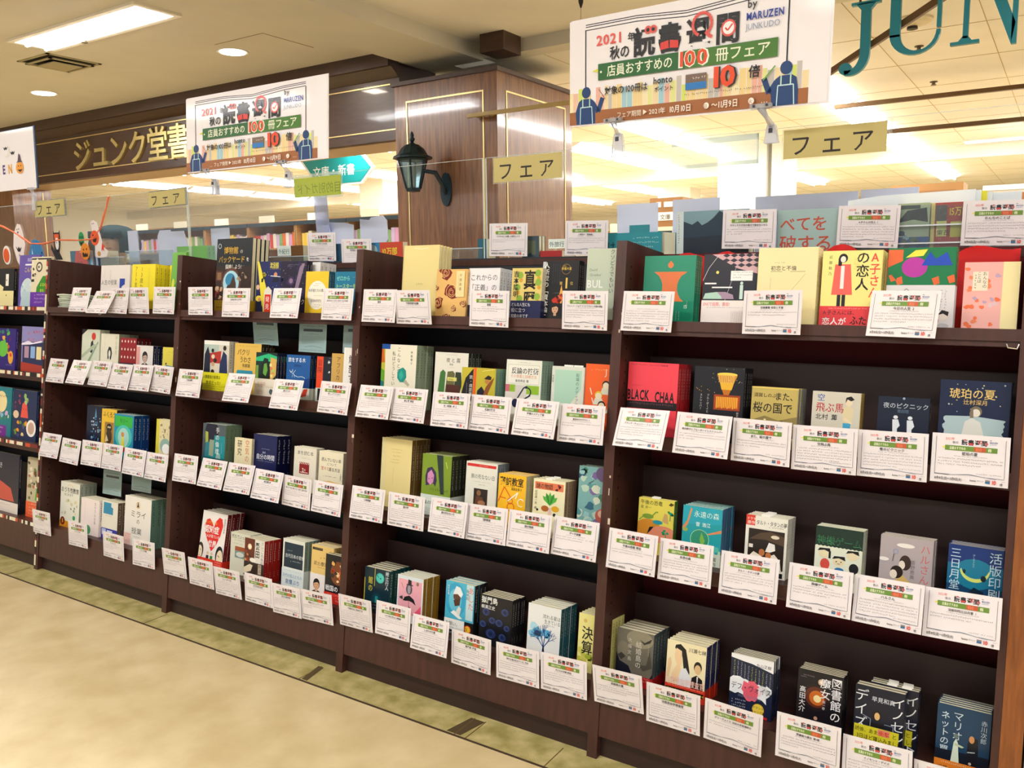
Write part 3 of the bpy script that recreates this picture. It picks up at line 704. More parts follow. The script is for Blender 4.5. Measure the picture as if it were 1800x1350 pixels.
def a(p):
    p.C(.5, .97, .03, '8d9cb0'); p.T('夜のピクニック', .10, .73, .125, 'c6d0dc', sq=1.0); p.T('恩田陸', .38, .62, .075, '6f8298')
    for u in (.36, .64):
        p.E(u, .50, .045, .045, 'dfe6ee'); p.P([(u - .06, .44), (u + .05, .45), (u + .09, .30), (u + .04, .22), (u + .05, 0), (u - .04, 0), (u - .05, .22)], 'dfe6ee')
book('navy book with two white walking silhouettes', 4, 2, 4.49, .110, .147, .05, .015, 2, bg='12233f', art=a)
def a(p):
    p.T('琥珀の夏', .13, .73, .15, 'e2bd78', bold=1, sq=.95); p.T('辻村深月', .34, .63, .075, 'd9b470', bold=1)
    p.blobs(14, 8, .03, .5, .97, .95, .008, .016, ['d8c48a', 'b9c4bf'])
    g = random.Random(3); pts = [(.08, .02)] + [(.06 + g.uniform(0, .05), .05 + k * .04) for k in range(10)] + [(.1, .43), (.5, .45), (.93, .41)] + [(.93 + g.uniform(-.04, .02), .40 - k * .04) for k in range(10)]
    p.P(pts, 'a9bfc2'); p.P([(.32, 0), (.38, .36), (.48, .42), (.60, .36), (.70, 0)], 'd9d9cf'); p.E(.53, .52, .085, .085, '7d7462'); p.E(.53, .50, .06, .062, 'e4d9cb'); p.P([(.44, .50), (.45, .42), (.50, .42), (.49, .56)], '857a68')
book('deep blue book with girl in white dress', 4, 2, 4.618, .140, .194, .06, .020, 2, bg='11294f', art=a)
# third shelf
def a(p):
    p.T('午後の恐竜', .05, .86, .105, '2f4a2c', bold=1, sq=.95); p.T('星 新一', .06, .76, .07, '44552c')
    p.E(.30, .30, .36, .22, 'c98a35'); p.E(.72, .18, .4, .22, 'd98b74'); p.E(.28, .58, .16, .06, '7e9a3e'); p.L([(.40, .60), (.50, .70), (.56, .70)], .03, '7e9a3e'); p.L([(.14, .56), (.04, .48)], .025, '7e9a3e'); p.P([(.68, .50), (.74, .70), (.82, .68), (.86, .46)], 'c3a06e')
    for (u, v) in ((.90, .70), (.80, .24)): p.L([(u, v - .16), (u, v)], .02, '5a8a58'); p.blobs(6, int(u * 10), u - .08, v - .02, u + .06, v + .06, .03, .05, ['1f9a78', '2a8a60'])
    p.E(.56, .47, .14, .05, '2f93a0'); p.P([(.28, .18), (.34, .34), (.46, .36), (.36, .24)], '20222a'); p.P([(.84, .9), (.9, .96), (.99, .93), (.92, .88)], '5a4a20')
book('yellow book with painted dinosaurs', 4, 3, 3.885, .105, .152, .08, .012, 2, bg='e0cf62', spine='4a7a22', art=a, tabs=1)
def a(p):
    p.P([(0, .62), (1, .70), (1, .30), (0, .26)], '2a9aa2'); p.T('永遠の森', .28, .80, .13, 'd2efe2', sq=.95); p.T('菅 浩江', .34, .62, .085, 'eef8ee', bold=1)
    p.P([(0, .56), (.12, .70), (.20, .96), (.24, .94), (.14, .62), (.02, .50)], 'd08a62'); p.P([(.62, .48), (1, .60), (1, .54), (.64, .46)], 'd08a62')
    p.C(.46, .36, .19, '3d8f78'); p.ring(.46, .36, .19, .012, '9ccf9a'); p.P([(.5, .5), (.6, .34), (.52, .2), (.46, .36)], '7fae58'); p.blobs(12, 4, 0, 0, 1, .22, .05, .09, ['8fd0b4', '5fb6a8', 'b4dcb0'])
    p.E(.08, .52, .07, .04, '9aa85a')
def bb(p): p.T('星雲賞', .58, .45, .36, '4a5a52'); p.T('受賞作', .58, .05, .36, '4a5a52'); p.tiny(.06, .7, .5, .1, '5a6a60', 3, 3)
book('turquoise book with green globe', 4, 3, 4.023, .108, .152, .06, .017, 5, bg='2f9fb0', spine='5b7fa0', art=a, band=(.22, 'c9d6c6', bb))
def a(p):
    p.R(0, .83, .22, 1, 'd2452f'); p.T('ドラマ', .02, .92, .055, 'f4e8dc', bold=1, sq=.9); p.T('原作', .03, .85, .065, 'f4e8dc', bold=1); p.T('タルト・タタンの夢', .25, .86, .085, '2a2622', bold=1, sq=.88); p.tiny(.55, .82, .95, .03, '5a544c', 3)
    p.R(.08, .14, .94, .78, '32251c'); p.P([(.10, .60), (.35, .72), (.60, .76), (.94, .70), (.94, .55), (.5, .62)], '5e4d3c'); p.E(.72, .68, .1, .03, 'e0d2b8')
    p.P([(.08, .14), (.10, .30), (.22, .40), (.42, .34), (.5, .14)], 'e6dccb'); p.P([(.50, .14), (.56, .34), (.72, .40), (.86, .30), (.9, .14)], 'ece3d4')
    p.E(.42, .40, .07, .06, 'b87a50'); p.E(.58, .36, .07, .055, 'b87a50'); p.P([(.50, .42), (.58, .58), (.72, .56), (.74, .46), (.62, .42)], 'f4efe6'); p.R(.10, .46, .2, .52, 'e8e0d0'); p.P([(.4, .2), (.5, .32), (.62, .2)], 'a86a42')
    p.R(.82, .02, .94, .10, '1f1f24')
book('white book with two cooks in photo', 4, 3, 4.195, .105, .152, .055, .013, 5, bg='e4e2d4', art=a, tabs=1)
def a(p):
    g = random.Random(2); p.P([(0, 1), (0, .62)] + [(k / 24, .62 + (.015 if k % 2 else 0)) for k in range(25)] + [(1, 1)], '1c3d30')
    p.T('神様ゲーム', .04, .68, .16, '5fae7c', bold=2, sq=.96); p.T('神様ゲーム', .045, .685, .155, '1c3d30', sq=.98)
    for (u, v, c) in ((.20, .48, '17161a'), (.52, .36, '1d1a18'), (.80, .50, '17161a')):
        p.E(u, v, .12, .085, 'ead9b0'); p.P([(u - .14, v + .04), (u - .10, v + .10), (u + .12, v + .11), (u + .14, v + .03), (u, v + .07)], c)
    p.R(.30, .40, .345, .54, '17161a'); p.E(.23, .28, .10, .11, 'd05a52'); p.E(.54, .20, .10, .05, '2f78ad'); p.E(.84, .27, .10, .10, '23242e')
    for u in (.47, .57): p.C(u, .36, .012, '2a1a18', 8)
    p.L([(.49, .32), (.55, .32)], .008, '5a3a30'); p.R(.80, 0, .86, .2, '23242e')
book('dark green and cream book with three crayon faces', 4, 3, 4.368, .109, .150, .055, .012, 4, bg='dde4cc', art=a)
def a(p):
    p.T('ハルさん', .85, .93, .155, 'c8706c', vert=True, sq=.95); p.T('藤野恵美', .63, .66, .075, '6a6468', vert=True)
    p.E(.48, .87, .17, .035, 'efe8e0'); p.E(.08, .62, .10, .03, 'efe8e0'); p.E(.62, .12, .2, .04, 'e6dfd8')
    p.P([(.26, .0), (.28, .28), (.46, .40), (.60, .30), (.62, 0)], 'c9ab70'); p.E(.49, .60, .11, .12, '4a362c'); p.E(.43, .56, .06, .07, 'ecdccb'); p.E(.34, .44, .12, .10, '3a2a22'); p.E(.28, .40, .07, .07, 'ecdccb')
    for k in range(5): p.L([(.28 + k * .07, .02), (.32 + k * .06, .3)], .005, '8f7440'); p.k -= 1
    p.ring(.30, .76, .035, .01, '7f96bb'); p.L([(.27, .72), (.25, .60)], .01, '5a4a44'); p.blobs(6, 3, .14, .08, .28, .2, .02, .03, ['b9b0a4', 'a69a90'])
book('mauve-grey book with drawn father and daughter', 4, 3, 4.512, .114, .148, .075, .011, 4, bg='aba2a4', art=a)
def a(p):
    p.P([(0, .7), (1, .7), (1, .3), (0, .3)], '0f6f8f'); p.P([(0, .35), (1, .35), (1, 0), (0, 0)], '0c4d70'); p.E(.5, .55, .38, .25, '157f98'); p.T('三日月堂', .14, .95, .165, 'bfe0f0', vert=True); p.T('活版印刷', .86, .95, .185, 'bfe0f0', vert=True)
    o = [(.5 + .27 * math.cos(R(t)), .62 + .20 * math.sin(R(t))) for t in range(185, 356, 10)]; i_ = [(.5 + .25 * math.cos(R(t)), .66 + .18 * math.sin(R(t))) for t in range(350, 189, -10)]
    p.P(o + i_, 'cfdf7a'); p.E(.31, .58, .025, .035, '0a2a3a'); p.E(.66, .50, .05, .05, '0a2a3a'); p.P([(.36, .20), (.5, .34), (.68, .28), (.66, .12), (.56, .24)], '082c44'); p.T('ほしおさなえ', .47, .88, .035, 'a8d0e0', vert=True)
book('blue book with crescent moon boat', 4, 3, 4.656, .110, .150, .075, .013, 4, bg='123f7a', spine='1a4a86', art=a)
# bottom shelf
def a(p):
    p.P([(0, .55), (.1, .40), (.35, .34), (.5, .12), (.9, .16), (1, .3), (1, 0), (0, 0)], '161a33'); p.E(.62, .86, .36, .16, '8a8676'); p.P([(.62, .86), (.75, .82), (.95, .92), (.9, .84), (.74, .78)], '35322e'); p.E(.18, .62, .16, .15, '7b776a'); p.P([(.04, .5), (.14, .42), (.26, .5), (.14, .56)], '4a4640'); p.P([(.9, .7), (.98, .4), (.75, .3), (.6, .4), (.82, .42)], '55524a'); p.P([(.4, .10), (.62, .20), (.72, .18), (.5, .04)], 'b5ac98')
    p.T('結婚島の', .60, .82, .12, 'c8c4b8', vert=True); p.T('大福文島', .36, .86, .08, 'b8b4a8', vert=True, track=.4); p.tiny(.85, .8, .6, .02, 'c8c4b8', 2, 1, vert=True)
def bb(p): p.tiny(.08, .8, .92, .16, 'e6c0b4', 4, 3)
book('grey close-up face photo book', 4, 4, 3.858, .110, .151, .05, .019, 5, bg='6f6c62', spine='4a5a62', art=a, band=(.2, 'a51f2a', bb))
def a(p):
    p.T('川瀬七緒', .55, .86, .085, '2b2a20', bold=1, sq=1.05)
    p.P([(.22, 1.0 - .07), (.34, .96), (.48, .88), (.54, .70), (.60, .50), (.58, .36), (.50, .42), (.44, .56), (.40, .74), (.24, .84), (.20, .88)], '15151a')
    p.P([(.24, .88), (.38, .84), (.40, .66), (.36, .54), (.28, .58), (.22, .66), (.20, .76)], 'e9c49c'); p.P([(.14, .40), (.26, .58), (.36, .56), (.42, .44), (.34, .30), (.18, .28)], 'e9c49c'); p.P([(.30, .28), (.38, .52), (.50, .56), (.64, .40), (.68, .22), (.30, .22)], 'd9dde2'); p.P([(.04, .64), (.10, .70), (.14, .6), (.08, .34), (.02, .34)], 'e0bb94')
    p.E(.80, .62, .10, .10, '1a191c'); p.E(.80, .58, .08, .085, 'd9b389'); p.P([(.64, .22), (.66, .42), (.78, .48), (.92, .42), (.96, .22)], '17171c'); p.P([(.78, .46), (.82, .46), (.80, .24)], 'e8e4dc')
    p.T('法医昆虫学捜査官', .0, .255, .125, 'cf3a3a', bold=2, sq=.87); p.T('法医昆虫学捜査官', .0, .255, .125, 'f4dccb', bold=0, sq=.87)
def bb(p): p.R(.02, .42, .98, .76, '171212'); p.T('新ミステリー、衝撃のスタート!!', .05, .48, .24, 'f2e23c', bold=1, sq=.85); p.tiny(.1, .3, .9, .12, 'f0dcd0', 3); p.tiny(.06, .88, .94, .1, 'f6d8c8', 5)
book('cream book with long-haired woman in profile', 4, 4, 4.006, .110, .151, .05, .017, 6, bg='eadcb0', spine='37406f', art=a, band=(.235, 'c8432a', bb))
def a(p):
    p.P([(0, 1), (0, .93), (.3, .90), (.6, .88), (1, .93), (1, 1)], 'e9eaec'); p.P([(.3, .92), (.66, .86), (1, .80), (1, 1), (.3, 1)], 'e9eaec'); p.T('丸山正樹', .60, .86, .062, '2a3244', bold=1)
    for k in range(11): p.tiny(.07 + .085 * k, .90 - .012 * k, .62 - .01 * k, .026, 'd6d95a' if k in (0, 5, 6, 8) else 'c9d0dc', k, 1, vert=True)
    p.blobs(5, 2, .10, .40, .36, .52, .12, .16, ['e6ecf2']); p.blobs(5, 7, .66, .40, .9, .5, .10, .14, ['e6ecf2']); p.blobs(4, 5, .40, .34, .62, .50, .13, .16, ['e2697a']); p.P([(.7, .36), (.86, .4), (.88, .26)], 'e6ecf2')
    p.T('デフ・ヴォイス', .03, .42, .125, '1d2334', sq=.96); p.T('法廷の手話通訳士', .20, .30, .05, '7a8496')
    p.tiny(.06, .22, .38, .034, 'd0d6e0', 3, 4); p.C(.70, .15, .10, 'd9b33a'); p.C(.70, .15, .088, 'e6c65a'); p.T('グランド', .56, .16, .05, '5a3a14', bold=1); p.T('チャンプ本!', .54, .09, .05, '5a3a14', bold=1, sq=.9); p.P([(.55, .09), (.92, .05), (.92, .01), (.56, .04)], 'bf3026')
book('navy book with white and pink paint blobs', 4, 4, 4.178, .109, .152, .06, .011, 6, bg='16294a', art=a)
def a(p):
    p.C(.52, .84, .05, 'c9ab94'); p.C(.52, .84, .025, 'f4e6da'); p.C(.42, .58, .22, '2e1c20'); p.C(.42, .58, .17, '6a3820'); p.C(.44, .57, .12, 'c0702c'); p.C(.45, .56, .06, 'f6d9a0'); p.C(.44, .24, .03, 'b89080')
    p.T('図書館の', .86, .96, .175, 'eeeef2', vert=True, bold=1); p.T('魔女', .62, .92, .17, 'eeeef2', vert=True, bold=1); p.T('高田大介', .12, .72, .105, 'eeeef2', vert=True, bold=1); p.tiny(.06, .90, .36, .02, 'b8a4b4', 2, 2); p.T('42', .82, .10, .10, 'eeeef2', bold=1); p.T('1', .66, .06, .16, 'eeeef2', bold=2)
    p.T('第一巻', .60, .56, .05, 'd8d8e0', vert=True)
def bb(p): p.T('メフィスト賞', .02, .2, .55, 'efece8', bold=1)
book('dark book with glowing orange halo', 4, 4, 4.345, .107, .151, .07, .011, 6, bg='15121f', art=a)
IND = None
def a(p):
    p.T('イノセント', .88, .93, .21, 'e6ecf0', vert=True); p.T('デイズ', .14, .95, .21, 'e6ecf0', vert=True); p.T('早見和真', .34, .79, .085, 'cfd6e0', bold=1)
    p.E(.46, .58, .10, .09, '1a1518'); p.E(.47, .56, .055, .06, 'dcae7c'); p.P([(.28, .2), (.30, .44), (.60, .46), (.66, .2)], '0c0e18'); p.L([(.18, .54), (.34, .50), (.34, .38)], .01, '8c96a4'); p.L([(.62, .46), (.8, .46), (.8, .3)], .01, '8c96a4')
    p.R(.02, .14, .92, .38, 'd2c93c'); p.T('読後、あまりの', .04, .28, .075, '20201a', bold=1, sq=.9); p.R(.50, .27, .74, .37, 'e0907a'); p.T('衝撃', .52, .28, .08, 'd8362a', bold=1); p.T('と', .78, .28, .08, '20201a'); p.T('3日ほど寝込みました', .08, .17, .085, '20201a', bold=1, sq=.92); p.E(.62, .10, .12, .05, 'c8502a'); p.tiny(.1, .06, .5, .03, 'c8c8d0', 2)
book('dark blue book with pale face and yellow note', 4, 4, 4.482, .109, .151, .055, .015, 2, bg='141d38', art=a)
book('offset dark blue copy tucked behind yellow-note book', 4, 4, 4.507, .108, .153, .088, .013, 3, bg='141d38', art=a, tabs=2)
def a(p):
    p.T('マリオ', .40, .93, .145, 'c8dbe4', vert=True); p.T('ネットの罠', .16, .90, .125, 'c8dbe4', vert=True, bold=1); p.T('赤川次郎', .88, .88, .085, 'b8ccd8', vert=True)
    p.P([(0, .32), (1, .34), (1, .16), (0, .16)], '112236'); p.P([(.30, .16), (.34, .46), (.38, .52), (.42, .46), (.46, .16)], 'cfe2cc'); p.C(.38, .56, .035, '6a7a78'); p.P([(.36, .46), (.54, .42), (.5, .40), (.36, .42)], 'b9c8a8')
    p.P([(.58, .16), (.60, .50), (.66, .60), (.78, .58), (.80, .40), (.78, .16)], '151a2a'); p.E(.67, .56, .05, .055, 'cc9466'); p.L([(.60, .36), (.74, .38)], .015, 'a8b0b0'); p.C(.66, .2, .02, 'b0aaa0')
def bb(p): p.tiny(.12, .74, .9, .17, 'f7e6d2', 4); p.T('元祖・どんでん', .08, .16, .40, '2a1a14', bold=2, sq=.9)
book('teal-blue book with spotlit puppet figure', 4, 4, 4.658, .107, .151, .06, .012, 5, bg='1a4a66', art=a, band=(.17, 'dd8433', bb))

# ---- bay 3
def a(p): p.T('しろさん', .40, .45, .03, '7a7050'); p.L([(.30, .965), (.5, .945), (.7, .965)], .006, 'fbf3da')
book('tall plain cream book under the column', 3, 1, 3.006, .150, .232, .055, .016, 4, bind='L', bg='e2cd90', spine='e2cd90', art=a, hard=True)
def rose(p, u, v, r):
    p.blobs(1, int(u * 90 + 3), u, v, u + .001, v + .001, r * 1.15, r * 1.2, ['7d2a1c']); p.k += 1
    for q, a0 in ((.85, 30), (.62, 200), (.42, 90), (.22, 300)): p.ring(u, v, r * q * .9, .012, 'e4b880', a0, a0 + 230, 12)
def a(p):
    for (u, v, r) in ((.30, .93, .15), (.52, .53, .19), (.08, .30, .14), (.60, .18, .07), (.92, .28, .08), (.40, .0, .10), (.0, .62, .07)): rose(p, u, v, r)
    p.R(.66, .42, .93, .96, 'ecd09a'); p.T('千原英喜', .80, .90, .07, '6a5430', vert=True, track=.3); p.tiny(.72, .88, .6, .03, '8a744a', 3, 1, vert=True)
book('tan book with dark red roses', 3, 1, 3.170, .120, .150, .03, .016, 1, bg='dcae74', art=a)
def a(p):
    p.T('これからの', .06, .76, .14, '35363c', sq=.95); p.T('「正義」の', .02, .56, .14, '35363c', sq=.98); p.tiny(.1, .5, .8, .03, '8a8a90', 3); p.T('話をしよう', .06, .36, .14, '35363c'); p.R(0, 0, 1, .26, '2a2f52'); p.tiny(.1, .15, .9, .05, 'd6d8e6', 3, 2)
book('white paperback with large thin grey lettering', 3, 1, 3.288, .117, .153, .04, .017, 5, bg='e9e4e8', spine='d9dee8', art=a)
def a(p):
    for (u, v) in ((.28, .86), (.86, .90), (.20, .62), (.88, .72), (.28, .40), (.86, .44)): p.C(u, v, .07, '8aa84a'); p.C(u + .03, v - .1, .04, 'c89838')
    p.T('真贋', .60, .97, .40, '22221c', vert=True, bold=3, sq=.72); p.T('吉本隆明', .15, .95, .13, '22221c', vert=True, bold=2)
def bb(p): p.T('どんな人生にも', .03, .70, .22, 'eef0f6', bold=1, sq=.8); p.T('役に立つ', .03, .38, .26, 'eef0f6', bold=1, sq=.9); p.T('究極の本です', .03, .08, .22, 'eef0f6', bold=1, sq=.85)
book('ochre book with two huge brush characters', 3, 1, 3.455, .105, .150, .03, .013, 2, bg='d6be78', spine='e6e0c8', art=a, band=(.36, '1b2758', bb))
def a(p):
    p.R(.03, .68, .12, .99, 'b8bcc4'); p.T('人新世の「資本論」', .14, .98, .108, 'ecece6', vert=True, bold=1, sq=1.0)
    p.ring(.66, .86, .085, .006, '9a7c38'); p.T('2021', .57, .90, .035, 'c9a552'); p.T('新書大賞', .54, .85, .05, 'd8b460', bold=1, sq=.95); p.T('1', .60, .54, .25, 'd8b460', bold=3); p.T('第', .50, .60, .06, 'd8b460'); p.T('位', .78, .60, .06, 'd8b460')
    for k in range(4): p.tiny(.30 + .06 * k, .95, .62, .022, '5a6070', k, 1, vert=True)
    p.P([(.48, .30), (.56, .60), (.62, .40), (.58, .28)], 'e0a050'); p.blobs(7, 6, .40, .30, .60, .42, .04, .06, ['b83a22', 'd86a3a', '8a2418'])
    p.person(.42, .20, .075, 'd8a88a', '17130f', '1d2028'); p.tiny(.34, .45, .5, .015, 'a0a0a0', 3)
book('black book with gold number one', 3, 1, 3.545, .125, .172, .05, .014, 2, bg='0d0f18', art=a)
def a(p):
    p.T('ブルシット・ジョブ', .93, .99, .075, '3a4038', vert=True, sq=1.1); p.T('クソどうでもいい', .74, .99, .075, '3a4038', vert=True); p.T('David', .08, .69, .05, '6a7a6a'); p.T('Graeber', .10, .62, .05, '6a7a6a')
    p.T('BUL', .02, .46, .15, 'e9ece2', bold=3, sq=.9); p.T('JOB', .04, .30, .15, 'e9ece2', bold=3, sq=.9); p.C(.96, .18, .07, '1f6f80')
book('pale sage book with white block capitals', 3, 1, 3.70, .107, .203, .04, .02, 1, bg='b3bfac', art=a)
def a(p):
    p.P([(0, 0), (.12, 0), (.10, .9), (0, .9)], 'b8b84a'); p.P([(0, .62), (.10, .62), (.06, .9), (0, .9)], 'c86a2c'); p.P([(0, 0), (.10, 0), (.10, .22), (0, .26)], '1f7a80'); p.P([(0, .25), (.1, .22), (.1, .45), (0, .5)], '6aa03a')
    p.R(0, .90, .24, 1, '1f5a9c'); p.T('こんなとき', .50, .95, .085, '3a3a30', vert=True, track=.15); p.T('私はどうしてい', .36, .86, .085, '3a3a30', vert=True, track=.05); p.T('林真理子', .86, .88, .05, '55503a', vert=True, track=.3)
    p.P([(.48, .42), (.52, .50), (.64, .54), (.72, .48), (.74, .34), (.66, .24), (.56, .24), (.48, .32)], '1f8f84'); p.P([(.52, .40), (.6, .48), (.66, .36), (.58, .28)], '3aa898'); p.P([(.66, .24), (.80, .16), (.84, .20), (.72, .30)], 'b0ab94')
book('ivory book with a green stone', 3, 2, 2.935, .150, .213, .055, .017, 5, bg='e6e0c8', spine='a3b49a', art=a)
def a(p):
    p.tiny(.3, .94, .66, .02, '6a6a62', 2); p.T('夜と霧', .34, .79, .095, '26261f', track=.3); p.T('新版', .44, .72, .045, '4a4a40'); p.tiny(.4, .66, .6, .02, '8a8a80', 3)
    p.P([(.12, .10), (.18, .56), (.26, .62), (.34, .56), (.32, .08)], '4f7a44'); p.P([(.34, .10), (.40, .58), (.56, .60), (.62, .54), (.60, .10)], '6f6d48'); p.P([(.60, .10), (.64, .58), (.80, .58), (.84, .30), (.78, .1)], '3d4a30'); p.P([(.38, .10), (.38, .30), (.76, .30), (.78, .10)], '5c3424'); p.R(.40, .38, .68, .46, 'd9d27a'); p.T('119104', .42, .395, .05, '2a2a1c')
def bb(p): p.tiny(.1, .7, .9, .14, 'f4e0cc', 2, 3)
book('white book with green striped figures', 3, 2, 3.158, .132, .196, .06, .016, 4, bg='dcd9cb', spine='3a4438', art=a, band=(.16, 'd07a34', bb))
def a(p):
    p.P([(.0, .0), (.02, .35), (.12, .72), (.34, .98), (.34, 0)], '1c1a24'); p.R(.35, 0, .43, 1, 'e0682c'); p.T('銃・病原菌・鉄', .28, .80, .11, 'e6e2dc', vert=True, sq=.9); p.tiny(.15, .6, .1, .03, 'c8c4bc', 3, 1, vert=True)
    p.P([(.45, .0), (.48, .4), (.60, .52), (.72, .36), (.70, 0)], '1e2238'); p.P([(.60, .10), (.72, .50), (.80, .62), (.96, .78), (.90, .60), (.80, .36), (.72, .06)], '8a5a2c'); p.E(.76, .66, .07, .07, 'b0804a'); p.P([(.66, .72), (.78, .82), (.88, .78), (.86, .70)], '2a2018'); p.L([(.6, .92), (.95, .98)], .01, 'e6dc9c'); p.L([(.72, .3), (.98, .24)], .02, 'd8c860')
book('olive paperback with battle painting', 3, 2, 3.282, .128, .153, .04, .013, 5, bg='b8ab3e', spine='7ea094', art=a)
def a(p):
    p.R(.05, .50, .94, .90, 'b6bda6'); p.R(.06, .51, .93, .89, 'e4e3d6'); p.tiny(.32, .93, .66, .028, '5a5a5a', 3); p.T('反論の技術', .15, .72, .125, '23252f', bold=2, sq=.96); p.T('その意義と訓練方法', .13, .63, .07, 'cf8a70', sq=.92); p.T('香西秀信 著', .27, .54, .055, '3a3c44', bold=1)
    for (u0, v0, u1, v1, c) in ((.0, .33, .25, .48, 'c0707a'), (.12, .3, .3, .48, '8cb03a'), (.28, .1, .62, .48, 'c9c4bc'), (.6, .3, .95, .48, '8cb03a'), (.0, .1, .3, .33, 'cfcac4'), (.05, .1, .2, .2, '8cb03a'), (.6, .08, .8, .2, 'c87882')): p.R(u0, v0, u1, v1, c)
    p.ring(.62, .34, .09, .028, '1d2a52', -60, 120); p.L([(.36, .20), (.52, .42), (.62, .46)], .03, '1d2a52'); p.L([(.44, .14), (.72, .28)], .03, '1d2a52'); p.E(.30, .10, .09, .09, '1d2a52')
book('book with a navy snap hook', 3, 2, 3.440, .125, .185, .05, .015, 4, bind='R', bg='dedfd2', spine='9fbaa8', art=a)
def a(p):
    p.R(.10, .0, .92, .92, 'a4c9b4'); p.P([(.46, 0), (.92, .50), (.92, 0)], 'cfd3c4'); p.T('街場のメディア論', .80, .86, .082, '3a6a70', vert=True); p.T('内田樹', .04, .80, .05, '4a5a52', vert=True); p.L([(.16, .06), (.22, .16)], .01, '3a4a42')
book('pale mint book with diagonal corner', 3, 2, 3.600, .107, .173, .05, .013, 2, bg='cdd2c6', art=a, tabs=2)
def a(p):
    p.T('J', .58, .78, .16, 'f0d9c0'); p.tiny(.15, .86, .9, .05, 'f2a070', 3); p.L([(.16, .5), (.22, .36)], .02, 'f4e4d0'); p.L([(.22, .3), (.28, .18)], .02, 'f4e4d0')
    for (u, v, c, hc) in ((.62, .56, 'e8d8b8', '1c1a1c'), (.42, .34, 'e8d8b8', 'e0b83a'), (.90, .40, 'e0d4b8', 'c9c2a8'), (.80, .16, 'e8d8b8', '5a5048'), (.52, .14, 'e8d8b8', '1c1a1c')):
        p.P([(u - .16, v - .18), (u - .1, v - .04), (u + .1, v - .04), (u + .18, v - .18)], 'd5d2bc'); p.E(u, v + .02, .11, .085, hc); p.E(u, v, .09, .07, c)
book('orange comic with crowd of faces', 3, 2, 3.708, .107, .185, .055, .013, 2, bg='ec6a2e', art=a)
def a(p):
    for k, (v, z) in enumerate(((.80, .022), (.75, .02), (.68, .03), (.62, .022), (.57, .022))): p.tiny(.30 + .02 * (k % 2), v, .66 - .02 * k, z, ['a86a4a', '7a6a4a'][k % 2], k)
    p.L([(.42, .5), (.41, .2)], .003, 'a8946a'); p.R(0, .0, .14, 1, 'd8ca98')
book('plain buff book with faint red lettering', 3, 3, 2.953, .130, .230, .06, .018, 5, bg='dcc990', spine='7a6238', art=a)
def a(p):
    p.P([(.48, 1), (.70, 1), (.78, .25), (.66, .25)], '2f423f'); p.P([(.15, .38), (.12, .56), (.18, .72), (.34, .76), (.48, .66), (.52, .50), (.48, .38), (.40, .44), (.26, .40)], '453a5a'); p.P([(.20, .46), (.20, .62), (.32, .70), (.42, .60), (.40, .46), (.30, .40)], 'c48ab0'); p.L([(.86, .76), (.80, .88)], .01, 'd8dc8a'); p.tiny(.3, .3, .9, .06, '5c6420', 4)
    p.C(.25, .52, .012, '2a1a30', 8); p.C(.36, .54, .012, '2a1a30', 8)
def bb(p): p.T('星の時', .12, .55, .20, '3a4a44'); p.tiny(.5, .62, .95, .1, '6a7a70', 3); p.tiny(.1, .3, .9, .06, '6a7a70', 5, 3)
book('olive green book with purple woman portrait', 3, 3, 3.137, .118, .196, .05, .017, 5, bg='7e9436', spine='3a3a30', art=a, band=(.34, 'cfdcd4', bb))
def a(p):
    p.R(.03, .90, .95, .96, 'c93a34'); p.tiny(.35, .92, .68, .025, 'f0d8d0', 2); p.T('豚の死なない日', .17, .66, .095, '33393a', sq=.82); p.tiny(.22, .58, .78, .025, '8a8a82', 3); p.tiny(.35, .52, .6, .03, '55555a', 2)
    p.R(.28, .10, .72, .45, '3c2a22'); p.E(.44, .36, .07, .06, '8a6a4a'); p.P([(.32, .12), (.36, .30), (.56, .28), (.66, .12)], '6a4a38'); p.E(.54, .16, .12, .05, '9a7458')
book('white book with red bar and brown photo', 3, 3, 3.306, .118, .190, .058, .012, 5, bg='dcdcce', spine='8a96a0', art=a)
def a(p):
    p.T('翻訳教室', .04, .74, .19, '1d1a12', bold=3, sq=.80); p.tiny(.16, .68, .6, .04, '6a5012', 3); p.T('鴻巣友季子', .46, .62, .07, '3a2c10', bold=1, sq=.8)
    p.L([(.02, .30), (.22, .68), (.46, .44)], .03, 'd86a22'); p.L([(.06, .42), (.30, .40)], .025, 'd86a22'); p.ring(.48, .20, .10, .026, 'd86a22'); p.ring(.45, .35, .07, .024, 'd86a22'); p.L([(.36, .34), (.60, .50), (.72, .58), (.64, .42)], .028, 'f2eee0'); p.ring(.84, .34, .09, .022, 'f2eee0', 30, 300)
book('orange-yellow book with letter A', 3, 3, 3.445, .098, .170, .035, .014, 5, bg='eeb02c', spine='bcb79a', art=a)
def a(p):
    p.R(.05, .76, .94, .93, 'd27a5a'); p.T('謎の物語', .09, .79, .115, '3a1a14', bold=2, sq=.88); p.blobs(6, 4, .72, .78, .88, .9, .03, .045, ['8a2a1c', '3a1410']); p.T('紀田順一郎 編', .10, .73, .06, '2a2a20', vert=True)
    for t in (-50, -25, 0, 25, 50): p.P([(.54, .40), (.54 + .22 * math.sin(R(t - 12)), .42 + .22 * math.cos(R(t - 12))), (.54 + .30 * math.sin(R(t)), .42 + .30 * math.cos(R(t))), (.54 + .22 * math.sin(R(t + 12)), .42 + .22 * math.cos(R(t + 12)))], '3a8a3a' if t % 50 else '5aa84a')
    p.E(.40, .32, .12, .07, 'a86a34'); p.E(.72, .34, .12, .07, 'd8a02c'); p.E(.55, .24, .05, .12, 'd8b8b4'); p.C(.70, .20, .04, '1d2a48'); p.C(.16, .27, .03, '2a2a20')
book('cream book with turnip and fruit', 3, 3, 3.562, .108, .168, .045, .016, 4, bg='e6dfb4', spine='a08a78', art=a, tabs=1)
